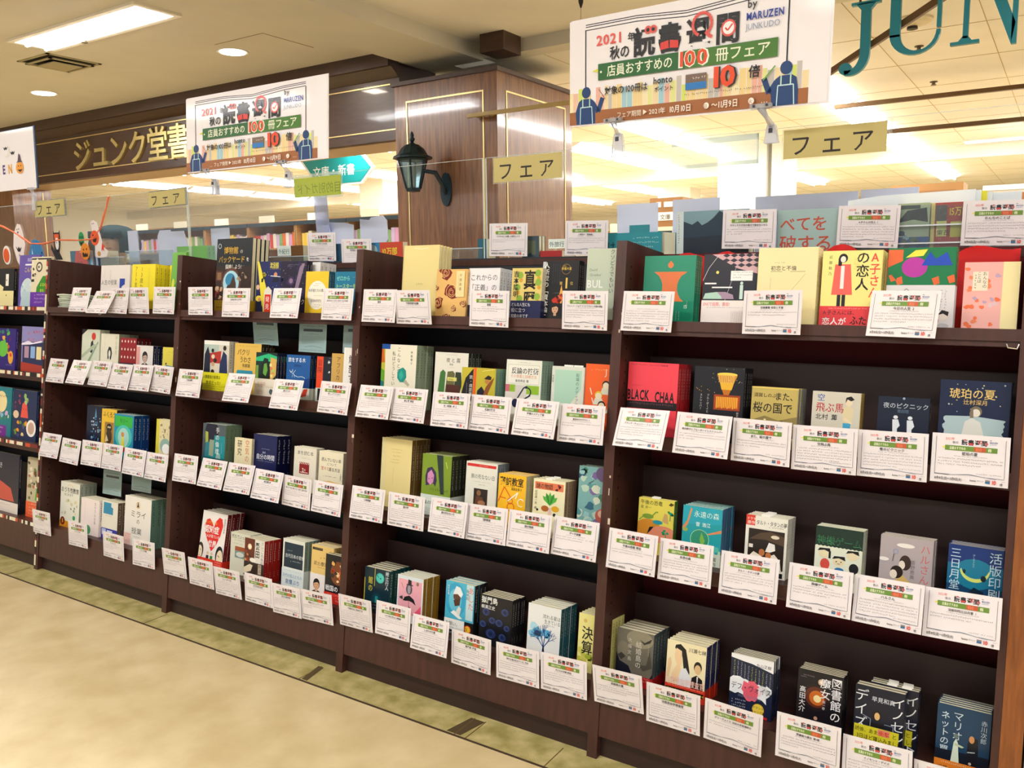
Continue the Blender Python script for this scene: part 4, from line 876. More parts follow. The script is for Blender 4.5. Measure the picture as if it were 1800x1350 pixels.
def a(p):
    p.blobs(40, 12, 0, 0, 1, 1, .05, .10, ['5a8f92', '8fb6b4', '3a6a7c', 'a9c2b0', '4a7a68', '7a6a94', '2f5a74', 'c0ccb8']); p.E(.80, .90, .3, .14, '6a5a7a'); p.E(.78, .22, .24, .12, 'b8685a'); p.E(.72, .25, .1, .06, 'dcae98'); p.L([(.3, .72), (.46, .78)], .01, '24404c')
book('teal watercolour book with a red fruit', 3, 3, 3.709, .107, .222, .05, .02, 2, bg='7aa2a2', art=a)
def a(p):
    p.E(.62, .76, .17, .14, '3aa8a0'); p.E(.62, .76, .14, .115, '5cc0b2'); p.R(.40, .52, .42, 1, 'c8b84a'); p.R(.0, .0, .03, .7, 'c8b84a'); p.P([(.32, .0), (.32, .22), (.44, .34), (.58, .34), (.70, .22), (.72, .0)], '134a58'); p.R(.46, .08, .56, .26, '2a8a8c'); p.T('館の', .25, .76, .19, 'c9c04a', vert=True, bold=1, sq=.8); p.T('綾辻行人', .90, .98, .115, 'd2dcdc', vert=True, bold=1); p.blobs(4, 3, .5, .72, .74, .84, .02, .03, ['2a8a86'])
def bb(p): p.tiny(.1, .7, .9, .18, '7a8a9a', 3, 3)
book('dark teal mystery book with moon', 3, 4, 2.915, .110, .152, .05, .019, 6, bg='0e3846', spine='1f5a58', art=a, band=(.24, '14161e', bb))
def a(p):
    p.R(0, 0, .05, 1, 'c9d6de'); p.R(.05, 0, .95, .9, 'e6a2ae'); p.R(.95, 0, 1, 1, 'dce4ea'); p.R(0, .9, 1, 1, 'ccd8e0'); p.E(.46, .66, .12, .14, '5f5b66'); p.E(.46, .66, .06, .12, '9a96a0'); p.P([(.40, .78), (.42, .92), (.54, .90), (.55, .78)], '2e2238'); p.R(.36, .76, .60, .79, '2e2238')
    p.P([(.24, .34), (.30, .44), (.48, .50), (.66, .42), (.74, .28), (.60, .34), (.46, .36), (.34, .34)], '1d2a26'); p.L([(.46, .36), (.48, .18)], .012, '7a4a4a'); p.C(.50, .16, .045, '4a4038'); p.E(.78, .84, .05, .05, '8a7a6a'); p.L([(.16, .80), (.24, .66)], .008, '5a3a40'); p.P([(.62, 0), (.95, .3), (.95, 0)], 'e0607a'); p.P([(.10, .42), (.22, .46), (.24, .36), (.12, .38)], '4a4a4a'); p.dots(12, 5, .3, .4, .6, .76, .005, .009, ['a85a62'])
book('pink book with top hat and umbrella', 3, 4, 3.060, .108, .152, .05, .016, 7, bg='d8e0e4', spine='a8873a', art=a)
def a(p):
    p.E(.35, .64, .36, .34, '3f9ec4'); p.E(.34, .62, .22, .24, '6ab8d4'); p.E(.40, .70, .13, .09, '6a4a3a'); p.P([(.28, .62), (.34, .50), (.5, .54), (.52, .68)], '5a3a2c'); p.P([(.26, .74), (.36, .92), (.50, .90), (.60, .78), (.54, .70), (.42, .76)], 'e6eaec'); p.P([(.34, .36), (.48, .52), (.56, .48), (.52, .34)], 'd8d2c4'); p.P([(.20, .36), (.32, .42), (.62, .28), (.5, .26)], 'e8ece8')
    p.R(.72, .28, .96, 1, 'b9d6da'); p.T('あした', .88, .96, .15, 'd2706a', vert=True); p.T('藤崎翔', .76, .90, .07, '2a5a72', vert=True); p.T('岩井俊憲', .10, .92, .05, 'cfe0e6', vert=True)
def bb(p): p.R(0, .32, .70, 1, 'e9ebe6'); p.T('お願い、', .04, .60, .28, '44504c'); p.tiny(.06, .42, .66, .08, '5a6460', 3, 2); p.R(0, 0, 1, .30, '16181c'); p.T('売れてる本です!', .10, .08, .16, 'e6e6e0', sq=.9); p.C(.82, .56, .26, 'd2522a'); p.C(.82, .56, .20, 'e8b83a'); p.T('72', .72, .48, .24, '7a1d14', bold=2, sq=.8)
book('light blue book with bearded man in turban', 3, 4, 3.255, .112, .168, .055, .020, 3, bg='58acc8', spine='2a1c1e', art=a, band=(.30, '16181c', bb))
def a(p):
    p.T('獄門島', .04, .83, .155, 'e9ece8', bold=2, sq=.9); p.T('横溝正史', .04, .70, .09, 'd9dcdc', bold=1, sq=1.0)
    for (u, v, r) in ((.20, .62, .10), (.78, .70, .10), (.40, .46, .09), (.12, .34, .09), (.62, .44, .10), (.86, .36, .08), (.38, .16, .13), (.74, .14, .10)): p.E(u, v, r * 1.2, r * .8, '2c3c66'); p.ring(u, v, r * .7, .012, '4a5c8c', 20, 300); p.E(u, v, r * .4, r * .3, '1c2848')
book('black book with dim blue figures', 3, 4, 3.392, .118, .152, .05, .014, 6, bg='12151f', art=a)
def a(p):
    p.T('流れる星は', .45, .78, .085, '26343c', sq=1.0); p.T('生きている', .50, .69, .085, '26343c', sq=.95); p.tiny(.5, .64, .8, .03, '5a646c', 3); p.blobs(9, 3, .14, .44, .9, .62, .07, .12, ['7db8da', 'a4cfe4', '5fa4cc'])
    p.P([(.46, 0), (.49, .26), (.53, .26), (.58, 0)], '1c3350')
    g = random.Random(6)
    def br(u, v, a_, l, w_):
        if l < .05: return
        u2, v2 = u + l * math.sin(a_) * p.h / p.w * .8, v + l * math.cos(a_); p.L([(u, v), (u2, v2)], w_, '1f4f86'); p.k -= 1
        for q in (-.5, -.1, .45): br(u2, v2, a_ + q + g.uniform(-.15, .15), l * g.uniform(.6, .74), w_ * .66)
    for q in (-.8, -.3, .15, .75): br(.51, .24, q, .17, .016)
    p.k += 1
book('white book with blue bare tree', 3, 4, 3.566, .112, .160, .05, .018, 6, bg='dfe2e2', spine='2c6672', art=a)
def a(p):
    p.blobs(8, 3, .05, .05, .6, .3, .06, .1, ['b9b85a', 'c9c46a', 'a0ac4a']); p.T('決算', .28, .76, .27, '17160f', vert=True, bold=2, sq=.9); p.T('の森', .78, .76, .27, '17160f', vert=True, bold=2, sq=.9); p.C(.2, .86, .04, 'cdb070')
book('yellow-green book with brush lettering', 3, 4, 3.736, .105, .166, .05, .018, 4, bg='ddd68c', art=a)

# ---- bay 2
def a(p):
    p.R(0, 0, 1, .62, '3a211c'); p.T('博物館', .20, .80, .105, 'c9a13c', bold=1, sq=.95); p.T('の', .66, .80, .06, 'd8d2c0'); p.T('バックヤード', .06, .68, .098, 'c9a13c', bold=1, sq=.92); p.T('を', .84, .69, .06, 'e6e0d0', bold=1); p.T('探検しよう!', .26, .59, .07, 'e6e0d0', bold=1, sq=.9); p.ring(.08, .90, .03, .01, 'b9c4c8'); p.tiny(.66, .62, .78, .015, '9a9488', 3, 2)
    p.C(.44, .40, .20, '6a4534'); p.C(.44, .40, .165, '9fc8d8'); p.E(.42, .44, .14, .09, '3f86a8'); p.P([(.28, .26), (.34, .36), (.42, .38), (.5, .50), (.58, .40), (.6, .26)], '4a3a30'); p.R(.0, .42, .20, .56, '5a3a2c'); p.R(.04, .44, .16, .54, '8a6a4c'); p.blobs(8, 5, .62, .42, .85, .54, .02, .04, ['9a8a72', '2a1a16']); p.blobs(9, 7, .70, .16, .95, .24, .03, .05, ['9a8a68', '6a5a44']); p.blobs(6, 2, .0, .16, .18, .32, .04, .05, ['b89a80', '7a2a22']); p.blobs(6, 9, .30, .14, .52, .26, .03, .04, ['d8c8b0', '2a1a16'])
def bb(p): p.tiny(.06, .78, .94, .11, '2a2208', 3, 2); p.T('ひみつの', .05, .30, .26, '1d1808', bold=1, sq=.8); p.tiny(.06, .1, .94, .12, '2a2208', 8)
book('tall black museum book with gold title', 2, 1, 2.064, .205, .282, .05, .018, 6, bg='0d1f2c', spine='141830', art=a, band=(.16, 'c9a82c', bb), bind='L')
def a(p):
    p.P([(.0, 1), (.06, 1), (.60, .0), (.24, .0)], 'e6d24a'); p.T('沈没船', .42, .88, .12, 'e8d83c', bold=2, sq=.7); p.tiny(.42, .84, .9, .03, 'd8c840', 3); p.blobs(4, 4, .16, .62, .30, .78, .04, .06, ['2a2a1c', '9a9020']); p.C(.62, .74, .05, 'c08a70'); p.P([(.5, .6), (.58, .70), (.70, .70), (.74, .6)], '10183a'); p.L([(.46, .72), (.78, .70)], .014, 'd9dce0')
    p.C(.06, .50, .05, 'd8b098'); p.E(.10, .28, .10, .06, 'e6d24a'); p.P([(.28, .44), (.40, .52), (.52, .44), (.52, .05), (.28, .05)], 'd9d4c4'); p.R(.30, .02, .50, .36, 'd2402a'); p.T('発', .32, .22, .12, 'f4e8e0'); p.T('見', .32, .08, .12, 'f4e8e0'); p.P([(.0, .0), (.02, .14), (.14, .22), (.24, .12), (.26, 0)], '1c2a5c'); p.C(.13, .26, .04, 'c89478'); p.dots(22, 4, .1, .1, .95, .95, .005, .01, ['e6e0c8', 'e8d83c'])
book('dark blue book with yellow searchlight', 2, 1, 2.30, .165, .191, .05, .016, 2, bg='1a2c66', art=a, hard=True)
def a(p):
    p.blobs(20, 6, .05, .3, .95, .95, .04, .08, ['2d2450', '3a2c5c', '241d44']); p.P([(.75, .95), (.92, .95), (.70, .45), (.55, .4)], '8a7a8c'); p.C(.42, .62, .09, '4a3c62'); p.C(.42, .62, .05, '8c7890'); p.tiny(.25, .92, .7, .02, 'a89cb0', 3, 2); p.T('プラスチック', .04, .18, .115, 'f2eef2', bold=1, sq=.98); p.T('の海', .04, .06, .115, 'f2eef2', bold=1); p.dots(30, 2, .05, .2, .95, .95, .004, .008, ['8a7ea0', 'b8a890'])
book('dark purple book with swirl of plastic', 2, 1, 2.445, .135, .188, .035, .012, 2, bg='221c40', art=a)
def a(p): p.T('プラスチックの海', .5, .97, .1, '26262c', vert=True)
book('white-spined book half hidden on dark shelf', 2, 1, 2.49, .115, .188, .075, .019, 5, bg='e4e2e4', spine='e4e2e4', art=a)
def a(p):
    p.E(.52, .44, .42, .34, 'efe9d6'); p.tiny(.35, .70, .66, .03, '8a7a3a', 2, 2); p.T('科学者たちの素顔', .14, .52, .082, '3a3a34', bold=1, sq=.85); p.tiny(.3, .42, .75, .03, '9a8a4a', 2); p.T('SCIENTISTS', .26, .28, .08, '2a3a5c', bold=1, sq=.8); p.tiny(.34, .2, .7, .03, '6a6a60', 2, 2)
book('yellow book with pale oval title patch', 2, 1, 2.583, .113, .149, .03, .014, 3, bg='e8bc3c', spine='2f6f88', art=a)
def a(p):
    p.T('ゼロから', .06, .80, .12, '8fe0b8', bold=1, sq=.9); p.T('トースターを', .04, .62, .12, 'b9dc6a', bold=1, sq=.9); p.T('作ってみた', .04, .44, .12, 'd8f0f0', bold=1, sq=.9); p.tiny(.6, .86, .8, .02, 'a0c8d0', 2)
book('turquoise book with bright handwritten title', 2, 1, 2.715, .130, .148, .04, .016, 2, bg='157a96', art=a)
def a(p):
    p.R(0, .92, 1, 1, 'e6e2da'); p.R(0, .76, .6, .92, 'a8b8b0'); p.P([(.20, .74), (.70, .80), (.68, .55), (.22, .55)], 'a83a2c'); p.P([(0, 0), (.04, .72), (.16, .88), (.26, .7), (.30, 0)], '1b2440'); p.P([(.62, 0), (.66, .55), (.78, .80), (.92, .72), (.98, .3), (.98, 0)], '22355e'); p.C(.83, .86, .05, '2a1c18')
    for k in range(9): p.E(.38 + .09 * (k % 2), .68 - .075 * k, .07, .045, ['d8c8ac', '2a1a16', 'b89878'][k % 3], 9)
    p.C(.36, .8, .04, '1a1414')
def bb(p): p.T('人類最後の秘境は', .02, .66, .22, '22220c', bold=1, sq=.85); p.T('食卓だった!', .14, .34, .24, '22220c', bold=1); p.tiny(.06, .2, .94, .08, '55551c', 3, 2)
book('book with hooded figures and yellow band', 2, 2, 2.013, .150, .194, .05, .020, 2, bg='c9c4b6', art=a, band=(.36, 'd6cf34', bb))
def a(p):
    p.T('バクリ', .10, .72, .15, '6a5a1a', bold=3, sq=.95); p.T('うわさ', .20, .54, .15, '6a5a1a', bold=3, sq=.85); p.T('寺尾隆', .30, .42, .09, '3a2a10', bold=1); p.P([(.05, .08), (.12, .34), (.70, .34), (.76, .08)], '2f8aa0'); p.blobs(8, 4, .1, .08, .7, .22, .03, .05, ['e0c87a', '8a4a2c', 'e6dcb0', '2a4a5a']); p.tiny(.1, .92, .9, .03, '9a7c30', 3)
book('sand-yellow book with brown bubble lettering', 2, 2, 2.184, .150, .190, .06, .016, 5, bg='d8b060', spine='3a2c1c', art=a)
def a(p):
    p.P([(.0, .88), (.6, .98), (1, .92), (1, .8), (0, .8)], '2fb080'); p.P([(.66, .3), (.98, .5), (.98, .86), (.70, .9)], 'c8a060'); p.blobs(6, 3, .7, .45, .95, .8, .04, .06, ['d8705a', 'e0d090', '9ac06a']); p.P([(.20, .10), (.26, .70), (.40, .88), (.58, .86), (.70, .6), (.72, .1)], '12241e'); p.P([(.36, .52), (.40, .74), (.52, .76), (.58, .6), (.50, .46)], '6a9a4a'); p.R(.02, .3, .14, .7, '7a9a50')
def bb(p): p.T('信仰告', .12, .60, .26, 'b89080', sq=.95); p.tiny(.05, .5, .9, .08, '8a7a6a', 3); p.T('傑作', .08, .10, .30, 'c09a86'); p.C(.80, .28, .16, '5a6a72')
book('green-tinted book with long-haired woman', 2, 2, 2.342, .113, .160, .03, .012, 4, bg='0f3a34', spine='141a4a', art=a, band=(.40, 'd8cfc0', bb))
def a(p):
    p.P([(0, 0), (0, .25), (.5, .22), (1, .36), (1, 0)], '144a80'); p.T('旅をする木', .06, .80, .135, 'e9eef2', bold=1, sq=.98); p.T('星野道夫', .32, .66, .07, '1a3a62', bold=1); p.L([(.14, .55), (.2, .48), (.3, .46), (.36, .40), (.5, .36), (.66, .38), (.8, .34)], .016, 'd0e2ec'); p.L([(.16, .5), (.28, .52), (.26, .58)], .014, 'd0e2ec'); p.L([(.3, .46), (.4, .56)], .012, 'd0e2ec'); p.L([(.28, .44), (.26, .34)], .012, 'd0e2ec'); p.L([(.34, .42), (.36, .34)], .012, 'd0e2ec')
def bb(p): p.P([(.66, .2), (.78, .9), (.95, .95), (.88, .3)], 'c8452c'); p.T('ワー', .70, .04, .28, '3a7a4a'); p.tiny(.06, .6, .55, .12, '5a5a50', 3, 3)
book('blue paperback with white reindeer sketch', 2, 2, 2.484, .122, .158, .05, .013, 3, bg='1e6298', spine='10203c', art=a, band=(.26, 'd5d8c4', bb))
def a(p):
    p.R(.0, .10, .30, 1, 'd8542c'); p.T('冒険', .15, .92, .17, '6a1a10', vert=True); p.blobs(16, 4, .36, .1, .98, .95, .03, .06, ['2a3a54', 'c4ccd2', '16222e', '0e1620']); p.tiny(.5, .96, .9, .02, 'c8ccd2', 2)
def bb(p): p.R(.1, .05, .5, .95, '17202c'); p.T('国際', .30, .95, .3, 'e6e6e0', vert=True, bold=1); p.tiny(.6, .7, .95, .1, '5a6a62', 2, 3)
book('dark book with orange strip down its left', 2, 2, 2.638, .105, .158, .05, .013, 3, bg='1a2432', art=a, band=(.3, 'c8d2c4', bb))
def a(p):
    p.T('懐しに', .72, .93, .14, '2f3a36', vert=True); p.T('アフリカへ', .34, .93, .13, '2f3a36', vert=True); p.R(.0, .0, 1, .1, 'e0dccc')
book('tan book with vertical dark title', 2, 2, 2.715, .095, .172, .045, .013, 1, bg='bd9a5e', art=a)
def a(p):
    p.T('解剖する', .62, .86, .18, '2c3a52', vert=True, bold=1, sq=.9); p.P([(.9, .5), (1, .56), (1, .42)], '2a3aa0'); p.P([(.84, .1), (1, .24), (1, .1)], '2a3aa0'); p.tiny(.18, .95, .5, .025, '8a8a92', 2, 1, vert=True)
book('white book with large vertical blue title', 2, 2, 2.786, .06, .194, .03, .012, 1, bg='e3e1da', art=a)
def a(p):
    p.P([(.0, .0), (.10, .1), (.20, .9), (0, .9)], '4a5862'); p.R(.0, .62, 1, 1, '5a6468'); p.E(.40, .80, .30, .28, '20203a'); p.P([(.14, .5), (.12, .8), (.24, .78), (.26, .55)], 'a0a84a'); p.P([(.30, .2), (.32, .60), (.52, .60), (.50, .18)], '8f9a86'); p.R(.52, .18, 1, .72, '1a8a92'); p.P([(.60, .12), (.66, .3), (.80, .28), (.84, .1)], '8aa8a0'); p.T('手の倫理', .66, .93, .14, 'e9ecea', vert=True, track=.12); p.tiny(.84, .55, .3, .03, 'c9dcda', 2, 1, vert=True)
    p.R(0, 0, 1, .15, '12606a')
book('teal and grey book with abstract hands', 2, 3, 2.03, .135, .198, .05, .019, 6, bg='2a8088', spine='7f9078', art=a)
def a(p):
    p.T('空気の', .74, .97, .2, 'b8563a', vert=True, sq=.85); p.T('研究', .30, .94, .21, '33332c', vert=True, bold=1, sq=.9); p.tiny(.25, .35, .15, .03, '6a6a60', 2, 1, vert=True)
book('narrow cream book with brush title', 2, 3, 2.24, .096, .162, .035, .012, 1, bg='d9ceaa', art=a)
def a(p):
    p.tiny(.28, .66, .68, .03, 'a9b4d0', 2); p.T('新訳', .40, .57, .05, 'c9d0e6'); p.T('自分の時間', .14, .44, .13, 'e6e9f4', bold=1, sq=.9); p.tiny(.16, .38, .86, .03, 'a9b4d0', 3)
book('navy blue book with plain white title', 2, 3, 2.327, .128, .184, .05, .022, 3, bg='16205a', spine='101848', art=a)
def a(p):
    p.T('本を読む本', .14, .78, .12, '26302c', sq=1.0); p.tiny(.25, .70, .7, .02, '8a8a80', 2); p.tiny(.3, .66, .74, .03, '6a6a62', 3); p.R(.26, .22, .70, .56, '8a1f1a')
    for k in range(6): p.P([(.26 + k * .075, .50), (.30 + k * .075, .56), (.33 + k * .075, .56), (.29 + k * .075, .50)], 'e0d0c0'); p.k -= 1
    p.blobs(5, 3, .36, .28, .6, .44, .03, .05, ['d9c4b4', '8a1f1a']); p.R(.30, .25, .66, .27, 'e0d0c0')
book('off-white paperback with dark red woodcut', 2, 3, 2.552, .112, .160, .045, .012, 3, bg='d8d2c0', art=a)
def a(p):
    p.T('読んでいない本', .10, .72, .11, '2a3030', bold=1, sq=.90); p.T('について', .34, .61, .085, '2a3030'); p.T('堂々と', .10, .47, .105, 'b8603a', bold=1, sq=.9); p.T('語る方法', .42, .46, .105, '2a3030', bold=1, sq=.95); p.tiny(.2, .28, .72, .04, '4a4a44', 3); p.P([(.0, .12), (.5, .18), (1, .12), (1, 0), (0, 0)], 'd8b078'); p.T('大浦康介', .92, .42, .045, '4a4a44', vert=True)
book('cream book with black and orange title lines', 2, 3, 2.683, .115, .158, .04, .012, 3, bg='ddd4b8', art=a)
def a(p):
    p.P([(.50, .28), (.20, .56), (.12, .72), (.18, .84), (.30, .87), (.42, .80), (.50, .72)], 'd8351f'); p.P([(.50, .28), (.50, .72), (.56, .84), (.68, .92), (.80, .90), (.86, .78), (.80, .60), (.66, .40)], 'd8351f')
    p.T('マンガでわかる!', .14, .78, .055, 'f4b03a', bold=1, sq=.85); p.T('認知症', .13, .62, .15, 'f8f4ee', bold=3, sq=.92); p.T('の人が見ている', .16, .53, .065, 'f8f4ee', bold=1, sq=.95); p.T('世界', .34, .37, .13, 'f8f4ee', bold=3, sq=.9)
    p.E(.06, .26, .13, .15, '4a362c'); p.E(.04, .23, .11, .12, 'ecd8b4'); p.L([(.05, .28), (.09, .26)], .01, '2a1a14'); p.L([(.02, .16), (.07, .17)], .008, '7a3a2c'); p.E(.84, .24, .15, .17, '1f1c20'); p.E(.86, .20, .12, .14, 'ecd8b4'); p.L([(.78, .24), (.86, .21)], .012, '2a1a14'); p.L([(.82, .12), (.9, .13)], .01, '7a3a2c')
    for (u, c) in ((.38, '3a3a4a'), (.54, '3a8a4a')): p.C(u, .24, .03, 'd9c0a0'); p.P([(u - .05, .10), (u - .05, .20), (u + .05, .20), (u + .05, .10)], c); p.R(u - .03, .02, u + .03, .1, '2a2c3a')
    p.T('認知症の世界', .92, .92, .045, '6a6a6a', vert=True)
def bb(p): p.tiny(.04, .66, .36, .14, 'f8d8c8', 3, 3); p.T('共感!', .40, .30, .5, 'f2c43a', bold=2, sq=.7); p.tiny(.7, .7, .96, .2, 'f8e4d0', 4, 3)
book('white comic-style book with large red heart', 2, 4, 2.02, .148, .212, .058, .018, 4, bg='ece4dc', spine='7a2024', art=a, band=(.14, 'd8402c', bb), lean=.10, pages=True)
def a(p):
    p.T('朽ちていった命', .06, .84, .115, '26261f', bold=1, sq=.85); p.tiny(.1, .78, .7, .035, '3a3a34', 2); p.tiny(.1, .68, .6, .03, '5a5a52', 3); p.R(.24, .30, .86, .62, '7a9490'); p.R(.24, .50, .86, .62, '9a5a38'); p.E(.5, .4, .2, .07, 'c9cdc4')
book('off-white book with small red and blue painting', 2, 4, 2.213, .112, .158, .06, .018, 3, bg='cfcfbc', art=a)
def a(p):
    p.R(0, .38, .52, 1, '6a3420'); p.C(.26, .78, .08, 'e6c8a0'); p.C(.26, .78, .05, 'f8ecd4'); p.blobs(8, 3, .05, .4, .5, .7, .03, .06, ['c08a5c', '8a4a2c', '4a2418']); p.R(.52, .38, 1, 1, 'd8d4cc'); p.T('飛田', .66, .94, .2, '17150f', vert=True, bold=3, sq=.85); p.T('さいごの色街', .90, .98, .1, '5a5a54', vert=True); p.R(0, 0, 1, .38, '3c2a22'); p.P([(0, .2), (.3, .32), (.45, .3), (.36, .14), (0, .04)], 'd8c8ac'); p.E(.44, .44, .16, .06, 'efe8da'); p.R(.72, .1, .88, .36, 'b8a894'); p.T('井上', .80, .36, .1, '3a2a22', vert=True)
book('brown photo paperback with red spine', 2, 4, 2.33, .108, .158, .03, .019, 4, bg='cbbfae', spine='a02a24', art=a)
def a(p):
    p.R(.07, .44, .93, .93, '10384a'); p.T('古代日本の官僚', .12, .64, .085, 'dfe8ea', sq=.92); p.tiny(.12, .76, .4, .03, 'b9c8cc', 2); p.tiny(.36, .56, .86, .035, 'b9c8cc', 3)
def bb(p): p.tiny(.1, .88, .9, .06, '7a8a92', 3); p.T('古代の役人たちの', .05, .60, .19, '5a8aa8', sq=.85); p.T('怠慢ぶり', .18, .30, .25, '2a6a9c', bold=1, sq=.98); p.tiny(.7, .1, .95, .08, '5aa88a', 2)
book('white book with dark blue square', 2, 4, 2.513, .112, .183, .05, .016, 5, bg='d9dccf', spine='7d8f88', art=a, band=(.42, 'cfdcdc', bb))
def a(p):
    p.R(.04, .90, .5, .95, '2a2418'); p.tiny(.06, .92, .45, .025, 'd8c8a0', 2); p.T('武士の', .12, .60, .09, '4a3a20'); p.T('家計簿', .46, .60, .09, '4a3a20'); p.tiny(.4, .74, .6, .05, '4a3a20', 3); p.tiny(.2, .54, .7, .03, '4a3a20', 2)
def bb(p): p.person(.30, .56, .19, 'd8a482', '15120f', '24242a'); p.T('読んでみな', .74, .92, .17, 'c85a52', vert=True)
book('tan paperback with smiling man on band', 2, 4, 2.654, .108, .183, .055, .015, 4, bg='d8b578', art=a, band=(.45, 'ece4e0', bb))
def a(p):
    p.E(.62, .62, .36, .26, '7a4a24'); p.blobs(16, 6, .35, .42, .95, .85, .04, .07, ['c9702c', 'e6c89a', 'a83a22', '3a2416', 'd8a060']); p.T('戦国の', .04, .22, .13, 'e6e9ec', bold=2, sq=.95); p.T('コミュニケーション', .04, .11, .085, 'e6e9ec', bold=1, sq=.85); p.T('情報と通信', .04, .04, .06, 'c9ccd2')
def bb(p): p.tiny(.05, .76, .9, .12, 'f4c8b8', 3); p.tiny(.55, .5, .9, .18, 'f4c8b8', 3, 2)
book('black book with orange battle scene', 2, 4, 2.745, .098, .168, .035, .014, 2, bg='11141c', art=a, band=(.22, 'c8382c', bb), )

# ---- bay 1
def a(p):
    p.T('人生の授業', .02, .40, .15, '33302c', sq=1.0); p.tiny(.12, .90, .6, .03, '7a7670', 2, 1, vert=True); p.tiny(.34, .86, .5, .035, '55524c', 5, 2, 1.3, vert=True); p.P([(.66, .20), (.66, .58), (.84, .58), (.84, .40), (.74, .34), (.72, .20)], '1d4a9c'); p.C(.80, .22, .06, 'd8cf3a'); p.C(.78, .25, .02, '1d1d22')
book('pale pink-grey book with blue corner shape', 1, 1, 1.268, .215, .192, .06, .016, 2, bg='dcd2cc', art=a, bind='L')
def a(p):
    p.T('13歳から', .42, .95, .14, '4a4220', vert=True, sq=.9); p.T('アート思', .18, .95, .13, '4a4220', vert=True, sq=.8); p.tiny(.75, .9, .4, .03, '8a7c2c', 2, 2, vert=True); p.tiny(.42, .34, .7, .02, '8a7c2c', 2)
book('bright yellow book with thin vertical title', 1, 1, 1.515, .160, .192, .05, .018, 4, bg='ecd433', art=a)
def a(p): p.R(.1, 0, .6, .72, '56604a'); p.ring(.7, .3, .12, .02, '4a7a3a', 60, 300)
book('green picture book leaning at the right panel', 1, 1, 1.80, .085, .235, .03, .012, 1, bg='6fa54c', art=lambda p: (p.P([(0, .3), (.4, .1), (1, .2), (1, .6), (.5, .5)], '4f8a3c'), p.E(.2, .45, .1, .1, 'd8d44a')), lean=.05)
book('grey-green picture book at the right panel', 1, 1, 1.70, .12, .192, .10, .014, 1, bg='e6cf3a', art=a)
def a(p):
    p.C(.66, .82, .10, 'c9452e'); p.P([(.48, .40), (.52, .66), (.62, .72), (.66, .60), (.60, .36)], '2a3038'); p.P([(.30, .10), (.9, .7), (.94, .66), (.4, .04)], '8fa08a'); p.P([(0, .3), (.7, .62), (.9, .6), (0, .2)], 'a9b59c'); p.P([(0, 1), (0, .84), (.32, 1)], '20140f')
book('pale green book with red sun', 1, 2, 1.115, .140, .215, .075, .022, 2, bg='cdd3bb', art=a)
def a(p):
    p.P([(.40, .30), (.38, .50), (.46, .64), (.58, .62), (.64, .46), (.60, .30), (.54, .26), (.5, .5), (.46, .28)], '2c2a28'); p.E(.50, .44, .06, .10, 'e2dcc8'); p.P([(.2, .04), (.32, .14), (.5, .12), (.66, .14), (.76, .04)], '3a3834'); p.T('神谷美恵', .86, .96, .12, 'b9b59c', vert=True); p.tiny(.2, .95, .6, .04, 'b9b59c', 3, 1, vert=True)
book('ivory book with dark-haired woman drawing', 1, 2, 1.29, .135, .200, .06, .022, 5, bg='e0dbc2', spine='8d9180', art=a)
def a(p):
    p.R(0, 0, 1, .30, '2a3852')
    for j in range(3):
        for k in range(5): p.P([(.08 + k * .19, .90 - j * .22), (.12 + k * .19, .95 - j * .22), (.16 + k * .19, .90 - j * .22), (.12 + k * .19, .86 - j * .22)], 'e6d8cc'); p.k -= (k > 0)
    p.E(.68, .14, .05, .08, 'd8ccc0'); p.tiny(.25, .12, .5, .06, 'b9c4d0', 2)
book('dark red book with rows of white marks', 1, 2, 1.45, .118, .186, .05, .017, 4, bg='8e1b20', spine='5a1418', art=a)
def a(p): p.person(.52, .62, .15, 'b8a090', '241c1e', '3a3c46'); p.R(.0, .2, .22, .95, 'd89a94'); p.tiny(.08, .9, .3, .05, 'a84a44', 2, 1, vert=True)
book('white and red book with short-haired portrait', 1, 2, 1.585, .115, .158, .04, .016, 3, bg='d8d2ce', spine='1a2648', art=a)
def a(p): p.C(.20, .42, .04, '1c1c22'); p.P([(.1, .12), (.2, .38), (.6, .34), (.9, .26), (.9, .12)], '3a8fb4'); p.tiny(.2, .8, .8, .06, 'a89a30', 3, 2)
book('yellow book with blue reclining figure', 1, 2, 1.765, .118, .157, .04, .014, 2, bg='d2c458', art=a)
def a(p):
    p.blobs(46, 5, .22, .12, .80, .72, .02, .04, ['5a82a4', '9ab4c8', '2c4f78', 'c4d2dc', '33648c']); p.P([(.46, .7), (.52, .95), (.58, .7)], '6a94b4'); p.R(.5, .02, .53, .2, '3a5a7c')
book('dark blue book with frosty leaf tree', 1, 3, 1.19, .135, .205, .07, .018, 3, bg='0d1c3c', art=a)
def a(p):
    p.T('ふくろう', .08, .80, .14, '2f2208', bold=2, sq=1.0); p.tiny(.3, .76, .8, .04, '6a5010', 2); p.R(.22, .05, .82, .64, '9a7c40'); p.E(.52, .48, .18, .12, '241a0e'); p.E(.52, .24, .20, .20, '4a3818'); p.C(.46, .5, .03, 'e6d4a0'); p.C(.58, .5, .03, 'e6d4a0'); p.P([(.25, .08), (.35, .3), (.5, .12)], 'd8c494')
book('yellow book with sepia owl picture', 1, 3, 1.33, .112, .200, .055, .016, 3, bg='e2b23c', spine='3a3436', art=a)
def a(p):
    p.R(.05, .66, .92, .95, '3fa84a'); p.T('モリー', .28, .78, .12, '14602c', bold=2); p.E(.5, .4, .42, .32, '4fb4a8'); p.E(.5, .38, .28, .26, '9cc8c0'); p.E(.46, .46, .08, .07, 'c98a5c'); p.P([(.38, .1), (.42, .4), (.52, .4), (.58, .1)], 'd8d45a'); p.P([(.4, .0), (.42, .12), (.58, .12), (.6, .0)], 'b8382c')
